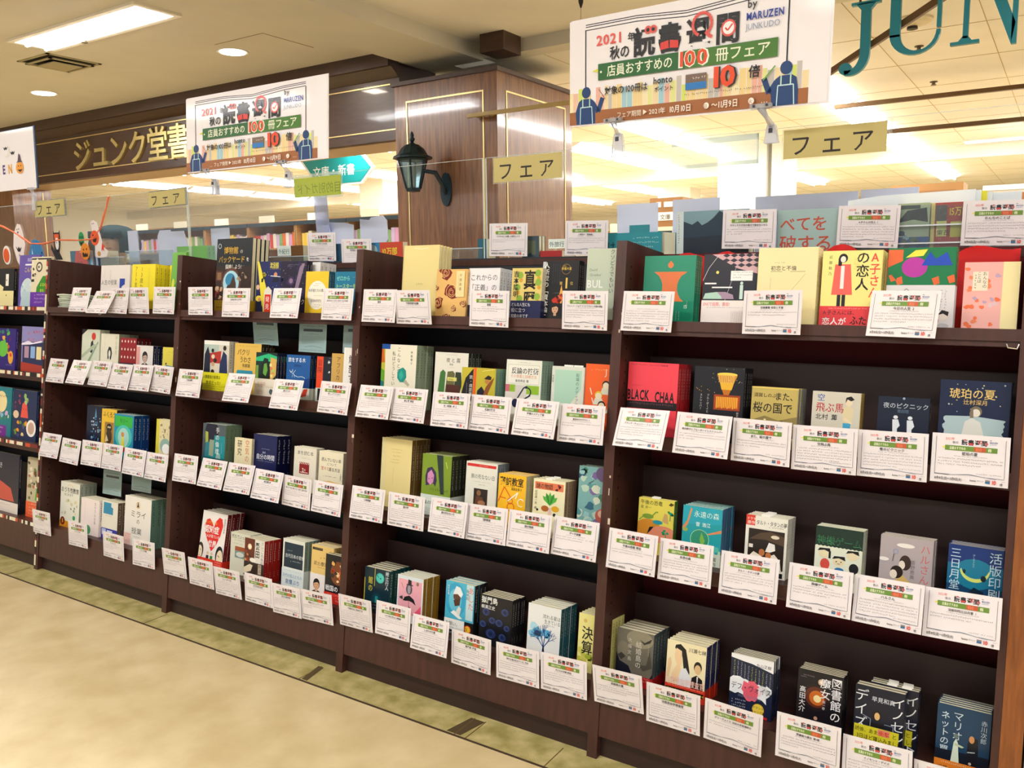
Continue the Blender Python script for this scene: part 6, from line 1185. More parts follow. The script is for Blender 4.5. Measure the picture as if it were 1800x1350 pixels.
def banner(label, c, t, y, r, clips):
    r_ = bpy.data.objects.new('fair_banner', None); COL.objects.link(r_); tag(r_, label, 'banner', 'fair banners')
    r_.matrix_world = card_matrix(c, R(t), R(y), R(r))
    b = MB(); b.box(-.4, .4, .0, .0012, -.3, 0, BP); banner_art(Print(b, .8, .3, 0, rough=.5, coat=.1, step=.0001, x0=-.4, z0=-.3)); b.build('printed_sheet', r_)
    MB().box(-.395, .405, .0013, .004, -.305, .003, BP).build('backing_board', r_)
    for k, (cx, by, bz) in enumerate(clips):
        c_ = root('banner_clip', f'clear plastic double clip holding the {"left" if k == 0 else "right"} end of the {"right" if c[0] > 3 else "left"} banner', 'clip', (cx, by, bz), group='banner clips')
        b = MB(); b.box(-.028, .028, -.006, .010, -.006, .004, CLIP); b.box(-.02, -.014, -.008, .011, -.004, .002, M('3a3a4a', .4)); b.box(.014, .02, -.008, .011, -.004, .002, M('3a3a4a', .4)); b.build('top_jaw', c_)
        dy = .43 - by
        MB().tube([(0, .002, -.006), (0, dy * .5, -.022), (0, dy, -.038)], [.010, .006, .009], CLIP, 10).build('stem', c_, smooth=True)
        b = MB(); z0 = 1.672 - bz; zt = -.036
        b.prism([(-.010, zt), (.010, zt), (.014, zt - .02), (.019, z0 - .004), (-.019, z0 - .004), (-.014, zt - .02)], 1, dy - .010, dy - .002, CLIP)
        b.prism([(-.010, zt), (.010, zt), (.014, zt - .02), (.019, z0 - .004), (-.019, z0 - .004), (-.014, zt - .02)], 1, dy + .005, dy + .011, CLIP)
        b.box(-.005, .005, dy - .013, dy - .010, zt - .022, zt - .010, M('3a3a4a', .4)); b.build('lower_jaw', c_)
banner('white book fair banner with green band above the right bookcase, tilted slightly', (3.929, .361, 2.059), -2.9, -8, -2.4, [(3.69, .392, 1.772), (4.148, .33, 1.752)])
banner('white book fair banner with green band hanging left, above the second and third bookcases', (2.102, .413, 2.062), 3.5, 1.6, .1, [(1.82, .388, 1.764), (2.266, .396, 1.764)])
# Halloween banner
r_ = root('halloween_banner', 'white Halloween banner with orange and purple letters and pumpkin, far left', 'banner', (-.34, .405, 1.78), (R(-1), 0, R(1)))
b = MB(); b.box(0, .80, 0, .0012, 0, .30, BP); p = Print(b, .8, .3, 0, rough=.5, step=.0001)
for k, ch in enumerate('HALLOWEEN'): p.T(ch, .13 + k * .068, .29, .21, ['e0762c', '5c3a7a', 'd89a3a'][k % 3], bold=6, sq=.8)
for k, ch in enumerate('HAPPY'): p.T(ch, .27 + k * .068, .54, .19, ['d89a3a', 'e0762c', '5c3a7a', 'e0762c', 'e0762c'][k], bold=6, sq=.8)
p.C(.67, .66, .10, 'e6dfd0'); p.C(.655, .68, .09, 'efe9ee')
for (u, v) in ((.66, .71), (.74, .62)): p.P([(u - .03, v + .03), (u - .01, v + .01), (u, v + .035), (u + .01, v + .01), (u + .03, v + .03), (u + .01, v - .03), (u, v - .01), (u - .01, v - .03)], '1f1a24')
p.E(.815, .36, .045, .10, 'e8983a'); p.P([(.775, .45), (.855, .45), (.835, .47), (.825, .57), (.81, .60), (.795, .47)], '5a4658')
p.C(.802, .39, .014, '3a1c10', 8); p.C(.83, .39, .014, '3a1c10', 8); p.P([(.79, .33), (.80, .31), (.81, .325), (.82, .31), (.83, .325), (.84, .31), (.845, .33), (.82, .285)], '3a1c10')
b.build('printed_sheet', r_); MB().box(.795, .808, -.001, .004, -.004, .304, M('2a4a6a', .4)).box(0, .808, .0013, .004, .296, .304, M('2a4a6a', .4)).build('frame_edge', r_)
c_ = root('banner_clip', 'clear plastic clip under the right end of the Halloween banner', 'clip', (.41, .41, 1.778), group='banner clips')
b = MB(); b.box(-.028, .028, -.004, .012, -.006, .004, CLIP); b.build('top_jaw', c_); MB().tube([(0, .004, -.006), (0, .012, -.022), (0, .02, -.038)], [.010, .006, .009], CLIP, 10).build('stem', c_)
MB().prism([(-.010, -.036), (.010, -.036), (.019, -.108), (-.019, -.108)], 1, .008, .016, CLIP).build('lower_jaw', c_)

# ------------------------------------------------------------------ tan signs on the screens
def fair_sign(x0, x1, z0, z1, label, roll=0, yaw=0):
    w_, h_ = x1 - x0, z1 - z0
    r_ = root('category_sign', label, 'sign', (x0, .4275, z0), (0, R(roll), R(yaw)), 'tan category signs on the screens')
    MB().box(-.004, w_ + .012, -.0005, .0018, -.004, h_ + .004, clear((.97, .99, .96), 1, 'sleeve', .12)).build('clear_sleeve', r_)
    b = MB(); b.box(0, w_, -.0016, -.0006, 0, h_, M('b5a874', .6, .3)); p = Print(b, w_, h_, -.0016, rough=.6)
    for k, (ch, s_) in enumerate((('フ', .80), ('ェ', .86), ('ア', .80))): p.T(ch, .06 + k * .30, .14, s_, '2c2018', bold=1, sq=.98)
    b.build('sign_card', r_)
fair_sign(3.239, 3.497, 1.622, 1.700, 'tan sign with three dark katakana, in front of the wooden column')
fair_sign(4.182, 4.440, 1.622, 1.697, 'tan sign with three dark katakana under the right end of the right banner', 0, 0)
fair_sign(1.362, 1.624, 1.634, 1.701, 'tan sign with three dark katakana under the left end of the left banner', -1)
fair_sign(.402, .676, 1.635, 1.713, 'tan sign with three dark katakana below the Halloween banner', 0)
r_ = root('category_sign', 'yellow-green sign seen from behind with reversed lettering, below the teal arrow sign', 'sign', (2.29, .4345, 1.627))
MB().box(-.004, .256, .0012, .003, -.008, .086, clear((.92, .98, .94), 1, 'sleeve2', .2)).build('clear_sleeve', r_)
b = MB(); b.box(0, .25, 0, .001, 0, .072, M('a8b04a', .6)); p = Print(b, .25, .072, 0, rough=.6); p.T('目的別ガイド', .05, .18, .60, '7d8a34', mirror=True, sq=.92); b.build('sign_card', r_)
r_ = root('sign_holder', 'empty clear sign holder on the screen below the right banner', 'sign holder', (3.862, .4275, 1.618))
b = MB(); CS = clear((.93, .975, .955), 1, 'case_plastic', .22); b.box(0, .252, 0, .0012, 0, .08, CS); b.build('front_sheet', r_)
b = MB(); b.box(0, .252, -.001, .0015, .064, .08, clear((.9, .97, .94), 1, 'case_edge', .5)); b.box(0, .252, -.001, .0015, 0, .010, clear((.9, .97, .94), 1, 'case_edge', .5)); b.box(.248, .252, -.001, .0015, 0, .08, clear((.9, .97, .94), 1, 'case_edge', .5)); b.build('edge', r_)

# ------------------------------------------------------------------ Halloween paper cut-outs along the left screen
def cutout(name, label, x, z, polys, prints, y=.4262):
    b = MB(); xs = [q[0] for pl_, c in polys for q in pl_]; zs = [q[1] for pl_, c in polys for q in pl_]
    for k, (pl_, c) in enumerate(polys): b.prism(pl_, 1, -.0004 * k, .001, M(c, .6))
    p = Print(b, 1, 1, -.0004 * len(polys), step=.0001, rough=.6); p.clipoff = True
    for op in prints:
        m_ = M(op[-1], .6); p.lay(); yy = p.y - p.k * p.step
        if op[0] == 'c': b.add([(op[1] + op[3] * math.cos(t * .5236), yy, op[2] + op[3] * math.sin(t * .5236)) for t in range(12)], [tuple(range(12))], m_)
        else: b.add([(q[0], yy, q[1]) for q in op[1]], [tuple(range(len(op[1])))], m_)
    o = b.build(name, loc=(x, y, z)); tag(o, label, 'decoration', 'Halloween paper decorations')
    MB().box(-.004, .004, .0, .0032, .004, .012, M('f2f0ea', .6)).build('sticky_tab', o)
def blob(cx, cz, rx_, rz_, n=16): return [(cx + rx_ * math.cos(2 * math.pi * t / n), cz + rz_ * math.sin(2 * math.pi * t / n)) for t in range(n)]
cutout('paper_ghost', 'long pale paper ghost with bat mark at the far left', .215, 1.44, [([(0, .17), (.03, .165), (.05, .12), (.065, .06), (.045, .02), (.035, -.045), (.005, -.06), (-.03, -.02), (-.055, .05), (-.04, .12)], 'e9d9d6')],
       [('c', -.002, .14, .004, '2a1c20'), ('c', .015, .142, .004, '2a1c20'), ('p', [(-.005, .128), (.014, .13), (.004, .118)], '2a1c20'), ('p', [(-.03, .055), (-.01, .04), (.0, .052), (.012, .04), (.03, .05), (.012, .025), (-.01, .026)], '2a1c20')])
cutout('paper_monster', 'blue paper monster standing on the ledge behind picture books', .385, 1.40, [([(-.06, 0), (-.075, .05), (-.055, .09), (-.04, .10), (-.035, .12), (-.01, .125), (.03, .115), (.055, .08), (.07, .04), (.09, 0)], '3c7eab')],
       [('c', .05, .055, .006, '12263a'), ('p', [(.03, .03), (.06, .04), (.05, .025)], 'e6eef2'), ('p', [(-.045, .05), (-.04, .08), (-.035, .05)], 'cfe2ea')])
cutout('paper_cat', 'small black and orange paper cat with masked face', .585, 1.452, [([(-.03, .11), (-.025, .10), (.02, .10), (.028, .11), (.03, .05), (.015, .0), (.04, -.035), (-.02, -.035), (-.06, .02), (-.055, .045), (-.03, .01), (-.03, .05)], '1d1a1e'),
       ([(-.022, .092), (.02, .092), (.018, .066), (-.02, .066)], 'd8602c'), (blob(-.001, .045, .016, .03), 'efe4da')], [('c', -.002, .05, .003, '1d1a1e')])
cutout('green_mask', 'small green paper monster head above the orange pumpkin cut-out', .802, 1.492, [(blob(0, .02, .024, .036), '1f8a5a')], [('c', -.008, .03, .005, '0d3a2c'), ('c', .01, .03, .005, '0d3a2c'), ('p', [(-.014, .005), (.014, .008), (.006, -.008), (-.008, -.008)], '10241c')])
cutout('paper_pumpkin', 'orange paper jack-o-lantern leaning below the green monster head', .832, 1.428, [(blob(0, .025, .038, .040), 'e88a1e')], [('c', -.012, .034, .005, '2a1408'), ('c', .014, .036, .005, '2a1408'), ('p', [(-.026, .016), (-.014, .022), (-.006, .012), (.006, .02), (.014, .01), (.026, .02), (.02, .0), (-.02, -.002)], '2a1408')], y=.4236)
cutout('paper_ghost', 'pale paper ghost holding an orange pumpkin and red star', .945, 1.44, [([(-.055, .15), (-.03, .16), (.0, .145), (.02, .09), (.04, .03), (.075, .01), (.06, -.015), (.0, -.02), (-.035, -.015), (-.03, .06), (-.045, .11)], 'ddd0cc'), (blob(-.028, .075, .036, .036), 'dc5f22')],
       [('c', -.040, .142, .003, '2a1c20'), ('c', -.028, .143, .003, '2a1c20'), ('c', -.04, .088, .005, '2a1408'), ('p', [(-.045, .068), (-.01, .075), (-.02, .055), (-.04, .055)], '2a1408'), ('p', [(.035, .055), (.04, .04), (.055, .036), (.043, .026), (.045, .01), (.034, .02), (.022, .012), (.026, .03)], 'd8492c'), ('c', .0, .0, .012, 'b98a4a')])
cutout('paper_pumpkin', 'orange paper pumpkin cut off by the left edge of the view', .085, 1.42, [(blob(0, .03, .04, .05), 'e9e2da'), (blob(-.004, .028, .03, .038), 'e0662a')], [])
pts = []
for (x, z) in ((-.2, 1.66), (.07, 1.60), (.2, 1.56), (.33, 1.505), (.45, 1.50), (.60, 1.515), (.80, 1.508), (.9, 1.51), (.97, 1.56), (1.03, 1.655), (1.055, 1.702)): pts.append((x, z))
b = MB(); rib = []
for i in range(len(pts) - 1):
    for t in (0, .5):
        rib.append((pts[i][0] + (pts[i + 1][0] - pts[i][0]) * t, pts[i][1] + (pts[i + 1][1] - pts[i][1]) * t))
rib.append(pts[-1])
b.tube([(x, .4275 - .001 * (k % 2), z) for k, (x, z) in enumerate(rib)], [.0032 + .001 * (k % 3) for k in range(len(rib))], M('ea7a56', .6), 6)
tag(b.build('garland_ribbon'), 'orange paper ribbon garland strung along the left screen', 'garland', 'Halloween paper decorations')

# ------------------------------------------------------------------ books and boards on the ledge
LZ = 1.3705
def a(p):
    p.R(0, 0, .1, 1, 'c9d4d2'); p.tiny(.02, .95, .3, .05, '3a4450', 3, 1, vert=True); p.R(.1, .55, 1, 1, '7f98a0'); p.P([(.1, 0), (.1, .78), (.22, .70), (.30, .78), (.36, .68), (.44, .74), (.52, .84), (.60, .98), (.70, .90), (.80, 1), (1, .86), (1, 0)], '2c4254'); p.P([(.1, 0), (.1, .40), (.6, .45), (1, .35), (1, 0)], '1e2e40')
book('grey-blue landscape book with jagged dark mountains', 0, 0, 3.872, .215, .128, .446, .05, 1, 'L', bg='33485a', art=a, s=LZ)
def a(p): p.T('べてを', .04, .54, .36, 'b8563a', bold=2, sq=1.0); p.T('破する', .04, .08, .40, 'b8563a', bold=2, sq=1.0); p.R(.92, .7, 1, .8, '4a5a5c')
book('grey-green book with large rust-coloured title', 0, 0, 4.165, .18, .118, .446, .06, 1, 'L', bg='9fb4b2', spine='4a6468', art=a, s=LZ)
def a(p): p.P([(0, .6), (.3, .85), (.9, .9), (.95, .6), (.5, .66)], '1d262c'); p.R(.0, .0, 1, .30, '2a5a8a'); p.blobs(9, 3, .1, .1, .9, .45, .06, .09, ['8aa0a4', '3a5060', '566a5a']); p.R(.05, .88, .7, .96, '3a4a44')
book('grey-green magazine with dark fish shape', 0, 0, 4.470, .075, .120, .4465, .03, 1, 'L', bg='a8b090', art=a, s=LZ)
def a(p): p.R(0, 0, .1, 1, 'd8c070'); p.R(.12, .62, .42, .95, '5c5048'); p.T('15万円', .45, .74, .2, 'e6c83a', bold=2, sq=.95); p.R(.15, .3, .42, .62, 'd8cc7a'); p.R(.52, .28, .86, .6, 'c9b84a'); p.T('東西', .16, .33, .13, '3a3a2a', bold=1)
book('red magazine with yellow lettering in the clear tray', 0, 0, 4.548, .085, .118, .4465, .03, 1, 'L', bg='a83c28', art=a, s=LZ)
def a(p): p.T('はしる', .04, .28, .45, '123a44', bold=1, sq=.9); p.tiny(.5, .74, .95, .09, 'd6ecec', 3, 3, 2.0); p.E(.85, .0, .16, .12, '8a4a5c')
book('thick teal book block with white page edges', 0, 0, 3.632, .190, .074, .455, .11, 1, 'L', bg='2f8f9a', art=a, s=LZ)
def a(p): p.R(0, 0, .4, 1, '3a86b0'); p.E(.2, .6, .14, .3, '9cb4b8'); p.T('10万部', .44, .40, .4, 'e8c83a', bold=3, sq=.9); p.blobs(6, 4, .45, .05, .95, .25, .07, .1, ['e8d84a', 'd8402c'])
book('red, blue and yellow comic behind the tall cream book', 0, 0, 2.638, .185, .073, .446, .03, 1, 'L', bg='c8502c', art=a, s=LZ)
def a(p): p.P([(.0, .0), (.4, .5), (1, .3), (1, 0)], '3a5a34'); p.L([(.3, .7), (.38, .78), (.46, .7)], .03, 'c8d8a0')
book('grass green book behind the tall museum books', 0, 0, 1.515, .21, .088, .446, .02, 2, 'R', bg='6fae3a', spine='7fb88a', art=a, s=LZ)
def a(p): p.P([(.15, 0), (.3, 1), (.75, 1), (.95, 0)], 'cc4a28'); p.T('BABY', .3, .2, .3, '7a1d10', bold=3, sq=.8); p.L([(.5, .9), (.6, .96)], .04, 'f0e8e0')
book('teal book with orange-red patch behind the ghost', 0, 0, .66, .17, .088, .446, .016, 1, 'R', bg='1a6a80', spine='8fb8d8', art=a, s=LZ)
for k in range(4): book(('pale blue', 'dark navy', 'very pale blue', 'mid blue')[k] + ' edged thin booklet right of the teal-red book', 0, 0, .838 + k * .021, .016, .086, .446, .10, 1, 'L', bg=['9cc0e0', '1c3a5c', 'b8d4ea', '20446a'][k], art=None, s=LZ)
def a(p): p.T('外旅行', .05, .2, .62, '2f5a5a', bold=1)
r_ = root('shelf_sign', 'small pale category sign with green lettering between ledge books', 'sign', (3.42, .47, 1.404)); b = MB(); b.box(0, .065, 0, .002, 0, .03, M('e6eee8', .6)); a(Print(b, .065, .03, 0)); b.build('sign_card', r_); MB().box(.02, .045, .002, .02, -.0335, .01, PANE).build('stand', r_)
def a(p): p.T('外紀行', .05, .2, .55, '2f6a5a', bold=1)
r_ = root('shelf_sign', 'small pale category sign beside the tall museum books', 'sign', (2.137, .47, 1.406)); b = MB(); b.box(0, .094, 0, .002, 0, .04, M('e6f0ea', .6)); a(Print(b, .094, .04, 0)); b.build('sign_card', r_); MB().box(.03, .06, .002, .02, -.0355, .01, PANE).build('stand', r_)
book('red book lying low beside the small sign', 0, 0, 3.402, .082, .026, .446, .09, 1, 'L', bg='a82c28', art=None, s=LZ)
def a(p): p.R(.3, .2, .8, .8, '6a705a'); p.P([(0, 0), (.5, .3), (.8, 0)], '3a4a5a')
book('dark grey photo book behind the first ledge card', 0, 0, 3.333, .066, .075, .446, .02, 2, 'L', bg='4a5a62', spine='2a4a8a', art=a, s=LZ)
book('white-edged teal book left of the screen joint', 0, 0, 3.155, .035, .072, .446, .06, 1, 'L', bg='2a6a7a', art=None, s=LZ)
book('brown block book beside the small pale sign', 0, 0, 2.236, .068, .074, .452, .05, 1, 'L', bg='7a5a34', art=None, s=LZ)
book('teal paperback leaning on the ledge between two cards', 0, 0, 2.476, .040, .074, .446, .03, 1, 'L', bg='236080', art=None, s=LZ)
def tray(x0, x1, label, h_=.04):
    r_ = root('acrylic_tray', label, 'tray', (x0, .436, LZ), group='low clear trays on the ledge')
    w_ = x1 - x0; T_ = clear((.86, .95, .98), .4, 'tray_plastic', .06)
    MB().box(0, w_, 0, .0025, 0, h_, T_).build('front_lip', r_); MB().box(0, w_, .0025, .008, 0, .003, T_).build('base', r_)
    MB().box(0, w_, -.0006, .003, h_, h_ + .0025, M('cfe4ee', .2, .6)).build('rim', r_)
tray(2.85, 3.18, 'low clear tray with pale blue rim in front of the column'); tray(.93, 1.13, 'low clear tray with white rim below the teal-haired person', .05)
tray(1.14, 1.50, 'long low clear tray on the ledge left of the green book', .075); tray(2.0, 2.46, 'low clear tray behind the tall museum books', .03)
# clear magazine case at the right end: front sheet, reflected streaks put in as pale bars
r_ = root('magazine_case', 'clear case of magazines on the ledge at the far right', 'magazine case', (4.33, .437, LZ))
T_ = clear((.95, .98, 1), 1, 'case_sheet', .05); MB().box(0, .46, 0, .002, 0, .115, T_).build('front_sheet', r_)
b = MB()
for z in (.018, .062): b.box(0, .46, -.002, .004, z, z + .0035, M('e6ecf2', .15, 1))
b.build('rail', r_)
cols = ['e9ecf2', 'dfe6ea', 'e6d83a', 'e9ecf2', 'dde3ea', 'd88a5a', 'eef0f4', 'e3e8ee', 'eceef2']
for k, c in enumerate(cols):
    b = MB(); x0 = 4.34 + .012 * k + (.05 if k > 3 else 0); b.prism([(x0, LZ), (x0 + .30, LZ), (x0 + .30, LZ + .150 - .0022 * k), (x0 + .08, LZ + .146 - .0022 * k), (x0, LZ + .137 - .0022 * k)], 1, .486 + .006 * k, .491 + .006 * k, M(c, .5))
    tag(b.build('magazine'), f'pale magazine standing in the clear case, {NTH[k] if k < 6 else ("seventh", "eighth", "ninth")[k - 6]} from the front', 'magazine', 'magazines fanned in the clear case')
LAV = M('ccd2f2', .6)
def board(x0, x1, z1, label, y=.62, z0=LZ, shape=None, c=None, tilt=0):
    r_ = root('display_board', label, 'display board', (x0, y, z0), (R(-tilt), 0, 0), 'backs of display boards')
    w_, h_ = x1 - x0, z1 - z0; pts = shape or [(0, 0), (w_, 0), (w_, h_), (0, h_)]
    MB().prism(pts, 1, 0, .005, c or LAV).build('panel', r_); MB().prism([(.005, 0), (.045, 0), (.005, h_ * .6)], 0, w_ * .45, w_ * .47, c or LAV).build('strut', r_)
    return r_
o = board(3.593, 3.735, 1.543, 'pale lavender display board with teal window behind the teal book')
MB().box(.045, .115, -.002, 0, .05, .105, M('2f8a94', .4)).build('window_picture', o)
board(3.787, 3.938, 1.548, 'pale lavender board behind the mountain book'); board(4.036, 4.33, 1.546, 'wide pale lavender board between ledge cards', y=.66); board(4.345, 4.492, 1.545, 'pale lavender board behind the clear magazine case')
w_ = .155; board(2.262, 2.417, 1.548, 'pale lavender board with cut corners right of the green sign', shape=[(0, 0), (w_, 0), (w_, .155), (.11, .165), (.02, .17), (0, .15)])
board(2.455, 2.60, 1.555, 'pale lavender board with rounded top beside the column', shape=[(0, 0), (.12, 0), (.10, .05), (.145, .09), (.14, .165), (.12, .185), (.06, .18), (.05, .17), (0, .175)])
board(1.127, 1.40, 1.549, 'pale lavender folded board left of the museum books', shape=[(0, 0), (.27, 0), (.20, .17), (.10, .17), (.10, .178), (.02, .178), (0, .15)]); board(1.529, 1.655, 1.543, 'narrow pale lavender board behind the museum books')
board(.885, .965, 1.555, 'narrow pale lavender board beside the teal-haired person')
o = root('display_board', 'tall translucent lavender strip leaning under the reversed green sign', 'display board', (2.24, .60, LZ), (0, R(-4), 0)); MB().box(0, .075, 0, .002, 0, .335, clear((.74, .78, .97), 1, 'lavender_film', .45)).build('panel', o); MB().box(.01, .06, .002, .03, 0, .004, LAV).build('foot', o)

# leaflets on the left bookcase
lf = None
for k in range(7):
    b = MB(); g = random.Random(k)
    if lf is None:
        b.prism([(0, 0), (.19, .0), (.19, .006), (.15, .008), (.10, .005), (.05, .0085), (.0, .0065)], 1, 0, .11, M('b4bba6', .6)); lf = b.build('leaflet_bundle')
        o = lf
    else: o = lf.copy(); COL.objects.link(o)
    x, y, z = rk(.985, .03, 1.207); o.location = (x + .006 * (k % 3), y + .004 * (k % 2), z + .0092 * k); o.rotation_euler = (-TH, 0, R(g.uniform(-2, 2)))
    tag(o, f'grey-green folded leaflet bundle, {NTH[k] if k < 6 else "seventh"} up from the shelf, at far left panel', 'leaflet', 'leaflets stacked on the shelf')

# ------------------------------------------------------------------ a customer behind the racks
pr_ = root('person', 'person with dark teal bobbed hair looking down behind the clear screen', 'person', (.10, 1.06, 0), (0, 0, R(35)))
def skin_mesh(name, verts, edges, radii, mat, parent, sub=2):
    me = bpy.data.meshes.new(name); me.from_pydata(verts, edges, []); me.materials.append(mat); o = bpy.data.objects.new(name, me); COL.objects.link(o); o.parent = parent
    m_ = o.modifiers.new('skin', 'SKIN'); m_.use_smooth_shade = True
    for k, rd in enumerate(radii): me.skin_vertices[0].data[k].radius = rd if isinstance(rd, tuple) else (rd, rd)
    me.skin_vertices[0].data[0].use_root = True
    s_ = o.modifiers.new('sub', 'SUBSURF'); s_.levels = sub; s_.render_levels = sub
    return o
SKIN = M('c9a88c', .5)
V = [(0, 0, .88), (0, 0, 1.05), (0, 0, 1.25), (0, -.01, 1.36), (0, -.02, 1.42), (0, -.045, 1.50), (0, -.05, 1.56),
     (.16, 0, 1.31), (.21, 0, 1.06), (.15, -.18, 1.02), (-.16, 0, 1.31), (-.21, 0, 1.06), (-.15, -.18, 1.02),
     (.09, 0, .82), (.09, .01, .46), (.09, .03, .09), (.09, -.08, .03), (-.09, 0, .82), (-.09, .01, .46), (-.09, .03, .09), (-.09, -.08, .03)]
Ed = [(0, 1), (1, 2), (2, 3), (3, 4), (4, 5), (5, 6), (3, 7), (7, 8), (8, 9), (3, 10), (10, 11), (11, 12), (0, 13), (13, 14), (14, 15), (15, 16), (0, 17), (17, 18), (18, 19), (19, 20)]
rad = [(.15, .10), (.12, .09), (.15, .10), (.10, .08), .05, (.068, .08), (.06, .07), .055, .04, .025, .055, .04, .025, .085, .06, .04, .035, .085, .06, .04, .035]
skin_mesh('body', V, Ed, rad, SKIN, pr_)
cl = [(x, y, z) for (x, y, z) in V[:4]] + V[7:9] + V[10:12] + [V[13], V[17]]
skin_mesh('coat', [V[0], V[1], V[2], V[3], V[7], V[8], (.155, -.165, 1.022), V[10], V[11], (-.155, -.165, 1.022), V[13], V[17], (.09, 0, .6), (-.09, 0, .6)],
          [(0, 1), (1, 2), (2, 3), (3, 4), (4, 5), (5, 6), (3, 7), (7, 8), (8, 9), (0, 10), (0, 11), (10, 12), (11, 13)], [(.175, .125), (.145, .11), (.175, .12), (.12, .095), .07, .055, .042, .07, .055, .042, .11, .11, .09, .09], M('1c2a44', .8), pr_)
HAIR = M('1f4248', .75, noise=.2, nscale=20, spec=.15)
b = MB(); prof = []
N_ = 24; rows_ = []
for j, (z, r1) in enumerate(((1.628, .03), (1.618, .075), (1.595, .112), (1.56, .136), (1.52, .145), (1.49, .142), (1.465, .13))):
    rows_.append([(r1 * math.cos(2 * math.pi * t / N_), -.04 + r1 * .95 * math.sin(2 * math.pi * t / N_), z) for t in range(N_)])
vs_ = [v for q in rows_ for v in q]; fs = []
for j in range(len(rows_) - 1):
    for t in range(N_):
        ang = 360 * (t + .5) / N_
        if j >= 3 and 240 < ang < 300: continue       # open in front of the face
        fs.append((j * N_ + t, j * N_ + (t + 1) % N_, (j + 1) * N_ + (t + 1) % N_, (j + 1) * N_ + t))
fs.append(tuple(range(N_)))
b.add(vs_, fs, HAIR); b.box(-.095, .095, -.172, -.150, 1.548, 1.588, HAIR)
b.build('hair', pr_, smooth=True)
b = MB(); b.lathe([(.001, .075), (.05, .06), (.078, .02), (.08, -.02), (.066, -.06), (.03, -.088), (.001, -.092)], SKIN, 18, (0, -.075, 1.535)); b.lathe([(.001, .012), (.012, 0), (.001, -.012)], SKIN, 8, (0, -.158, 1.525))
for s_ in (-1, 1): b.lathe([(.001, .006), (.012, 0), (.001, -.006)], M('201a18', .4), 8, (s_ * .032, -.145, 1.548)); b.lathe([(.001, .02), (.012, 0), (.001, -.02)], SKIN, 8, (s_ * .082, -.07, 1.53))
b.box(-.02, .02, -.147, -.142, 1.488, 1.494, M('9a5a50', .5)); b.build('face', pr_, smooth=True)
for s_ in (-1, 1):
    fv = [(s_ * .15, -.18, 1.02), (s_ * .12, -.24, 1.02)]; fe = [(0, 1)]; fr = [(.024, .03), (.036, .016)]
    for q, (dx, l_) in enumerate(((-.024, .05), (-.009, .06), (.007, .055), (.022, .045))):
        n0 = len(fv); fv += [(s_ * .12 + dx, -.26, 1.02), (s_ * .12 + dx, -.26 - l_ * .6, 1.012), (s_ * .12 + dx, -.26 - l_, .995)]; fe += [(1, n0), (n0, n0 + 1), (n0 + 1, n0 + 2)]; fr += [.008, .008, .007]
    n0 = len(fv); fv += [(s_ * .095, -.215, 1.03), (s_ * .075, -.245, 1.035)]; fe += [(0, n0), (n0, n0 + 1)]; fr += [.010, .008]
    skin_mesh('hand', fv, fe, fr, SKIN, pr_, 1)

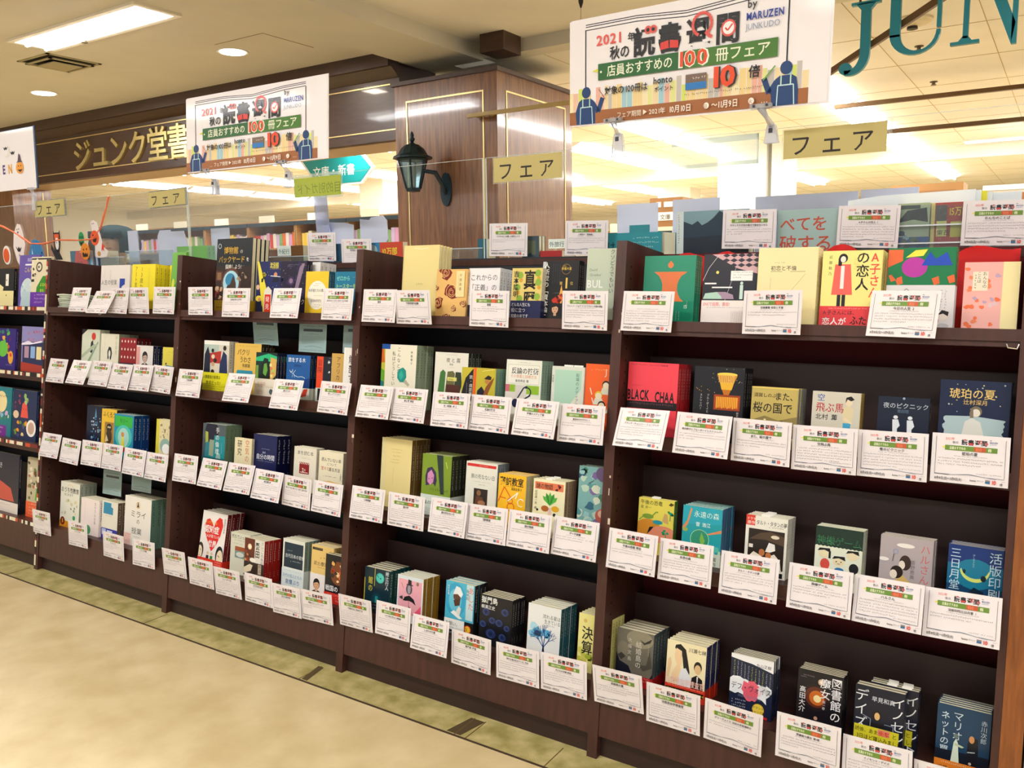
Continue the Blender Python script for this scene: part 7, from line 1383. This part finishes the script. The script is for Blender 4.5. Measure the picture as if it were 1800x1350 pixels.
# ------------------------------------------------------------------ shelving further inside the shop
LW = M('a5835a', .5, noise=.12, nscale=5, stretch=(1, 1, 8)); g = random.Random(8)
SP = []; FAR = []
for c in ('d8a0c0', 'e07a4a', 'e8dcc8', 'c9b0d8', 'f0e8e0', '5a86a8', 'c8503c', '8aa87a', 'f2c86a'):
    SP.append(M(c, .5))
UN = ('leftmost', 'second', 'third', 'fourth', 'fifth', 'sixth')
def unit(x0, z1, label, y=6.0, n=13, w_=.92):
    r_ = root('bookcase', label, 'bookcase', (x0, y, 0), group='light wooden bookcases inside the shop')
    b = MB(); b.box(0, .02, 0, .3, 0, z1, LW); b.box(w_ - .02, w_, 0, .3, 0, z1, LW); b.build('side_panel', r_)
    b = MB(); b.box(.02, w_ - .02, .01, .3, z1 - .02, z1, LW)
    for z in (.1, .42, .74, 1.06, 1.38, z1 - .36): b.box(.02, w_ - .02, .01, .29, z - .02, z, LW)
    b.build('shelf', r_); MB().box(.02, w_ - .02, .285, .3, .1, z1, LW).build('back_panel', r_)
    MB().box(.0, w_, -.012, 0, z1 - .07, z1 - .02, M('2a3f48', .5)).build('header_strip', r_)
    MB().box(.25, .55, -.016, -.012, z1 - .02, z1 + .07, M('f0e6c8', .6)).build('header_card', r_)
    x = .03
    for k in range(n): FAR.append((x0 + x, y + .08, z1 - .36 + .0005, g.randrange(9), g.uniform(.17, .21))); x += .062
for k in range(6): unit(-7.45 + k * .93, 2.03, f'light wooden bookcase far inside the shop left of the column, {UN[k]} of its row')
unit(.62, 1.72, 'low light wooden bookcase inside the shop just right of the column', n=12); 
r_ = root('bookcase', 'tall brown bookcase end with white cut-out signs inside the shop', 'bookcase', (1.30, 6, 0)); MB().box(0, .34, 0, .35, 0, 2.02, M('9a7650', .5)).build('end_panel', r_)
b = MB(); b.box(.06, .27, -.004, 0, 1.80, 1.88, M('f6eedc', .6)); Print(b, .2, .08, -.004, x0=.07, z0=1.80, step=.001).T('文庫', .2, .15, .7, '5a5240'); b.box(.07, .12, -.004, 0, 1.93, 1.98, M('fbf6ea', .6)); b.box(.15, .24, -.004, 0, 1.93, 1.98, M('fbf6ea', .6)); b.box(.04, .30, -.004, 0, 1.50, 1.74, M('efe2b8', .6)); b.build('sign_card', r_)
r_ = root('bookcase', 'tall tan bookcase end panel standing under the shop lights at right', 'bookcase', (3.17, 8, 0)); MB().box(0, .69, 0, .4, 0, 2.17, M('a07c50', .5)).build('end_panel', r_); MB().box(.06, .62, -.003, 0, .3, 2.1, M('8d6a42', .5)).build('inset', r_)
r_ = root('counter', 'white display counter top glimpsed at the right inside the shop', 'counter', (4.05, 8.2, 0)); MB().box(0, 1.4, 0, .5, 0, 2.08, M('ece6da', .6)).build('body', r_); MB().box(-.03, 1.43, -.03, .53, 2.08, 2.13, M('fbf8f2', .4)).build('top', r_)

b = MB()
for (x, y, z, ci, h_) in FAR: b.box(x, x + .058, y, y + .15, z, z + h_, SP[ci]); b.box(x + .004, x + .054, y + .004, y + .152, z + h_, z + h_ + .001, PAGE)
tag(b.build('far_books'), 'rows of small colourful books on the light wooden bookcases far inside the shop', 'books', kind='stuff')
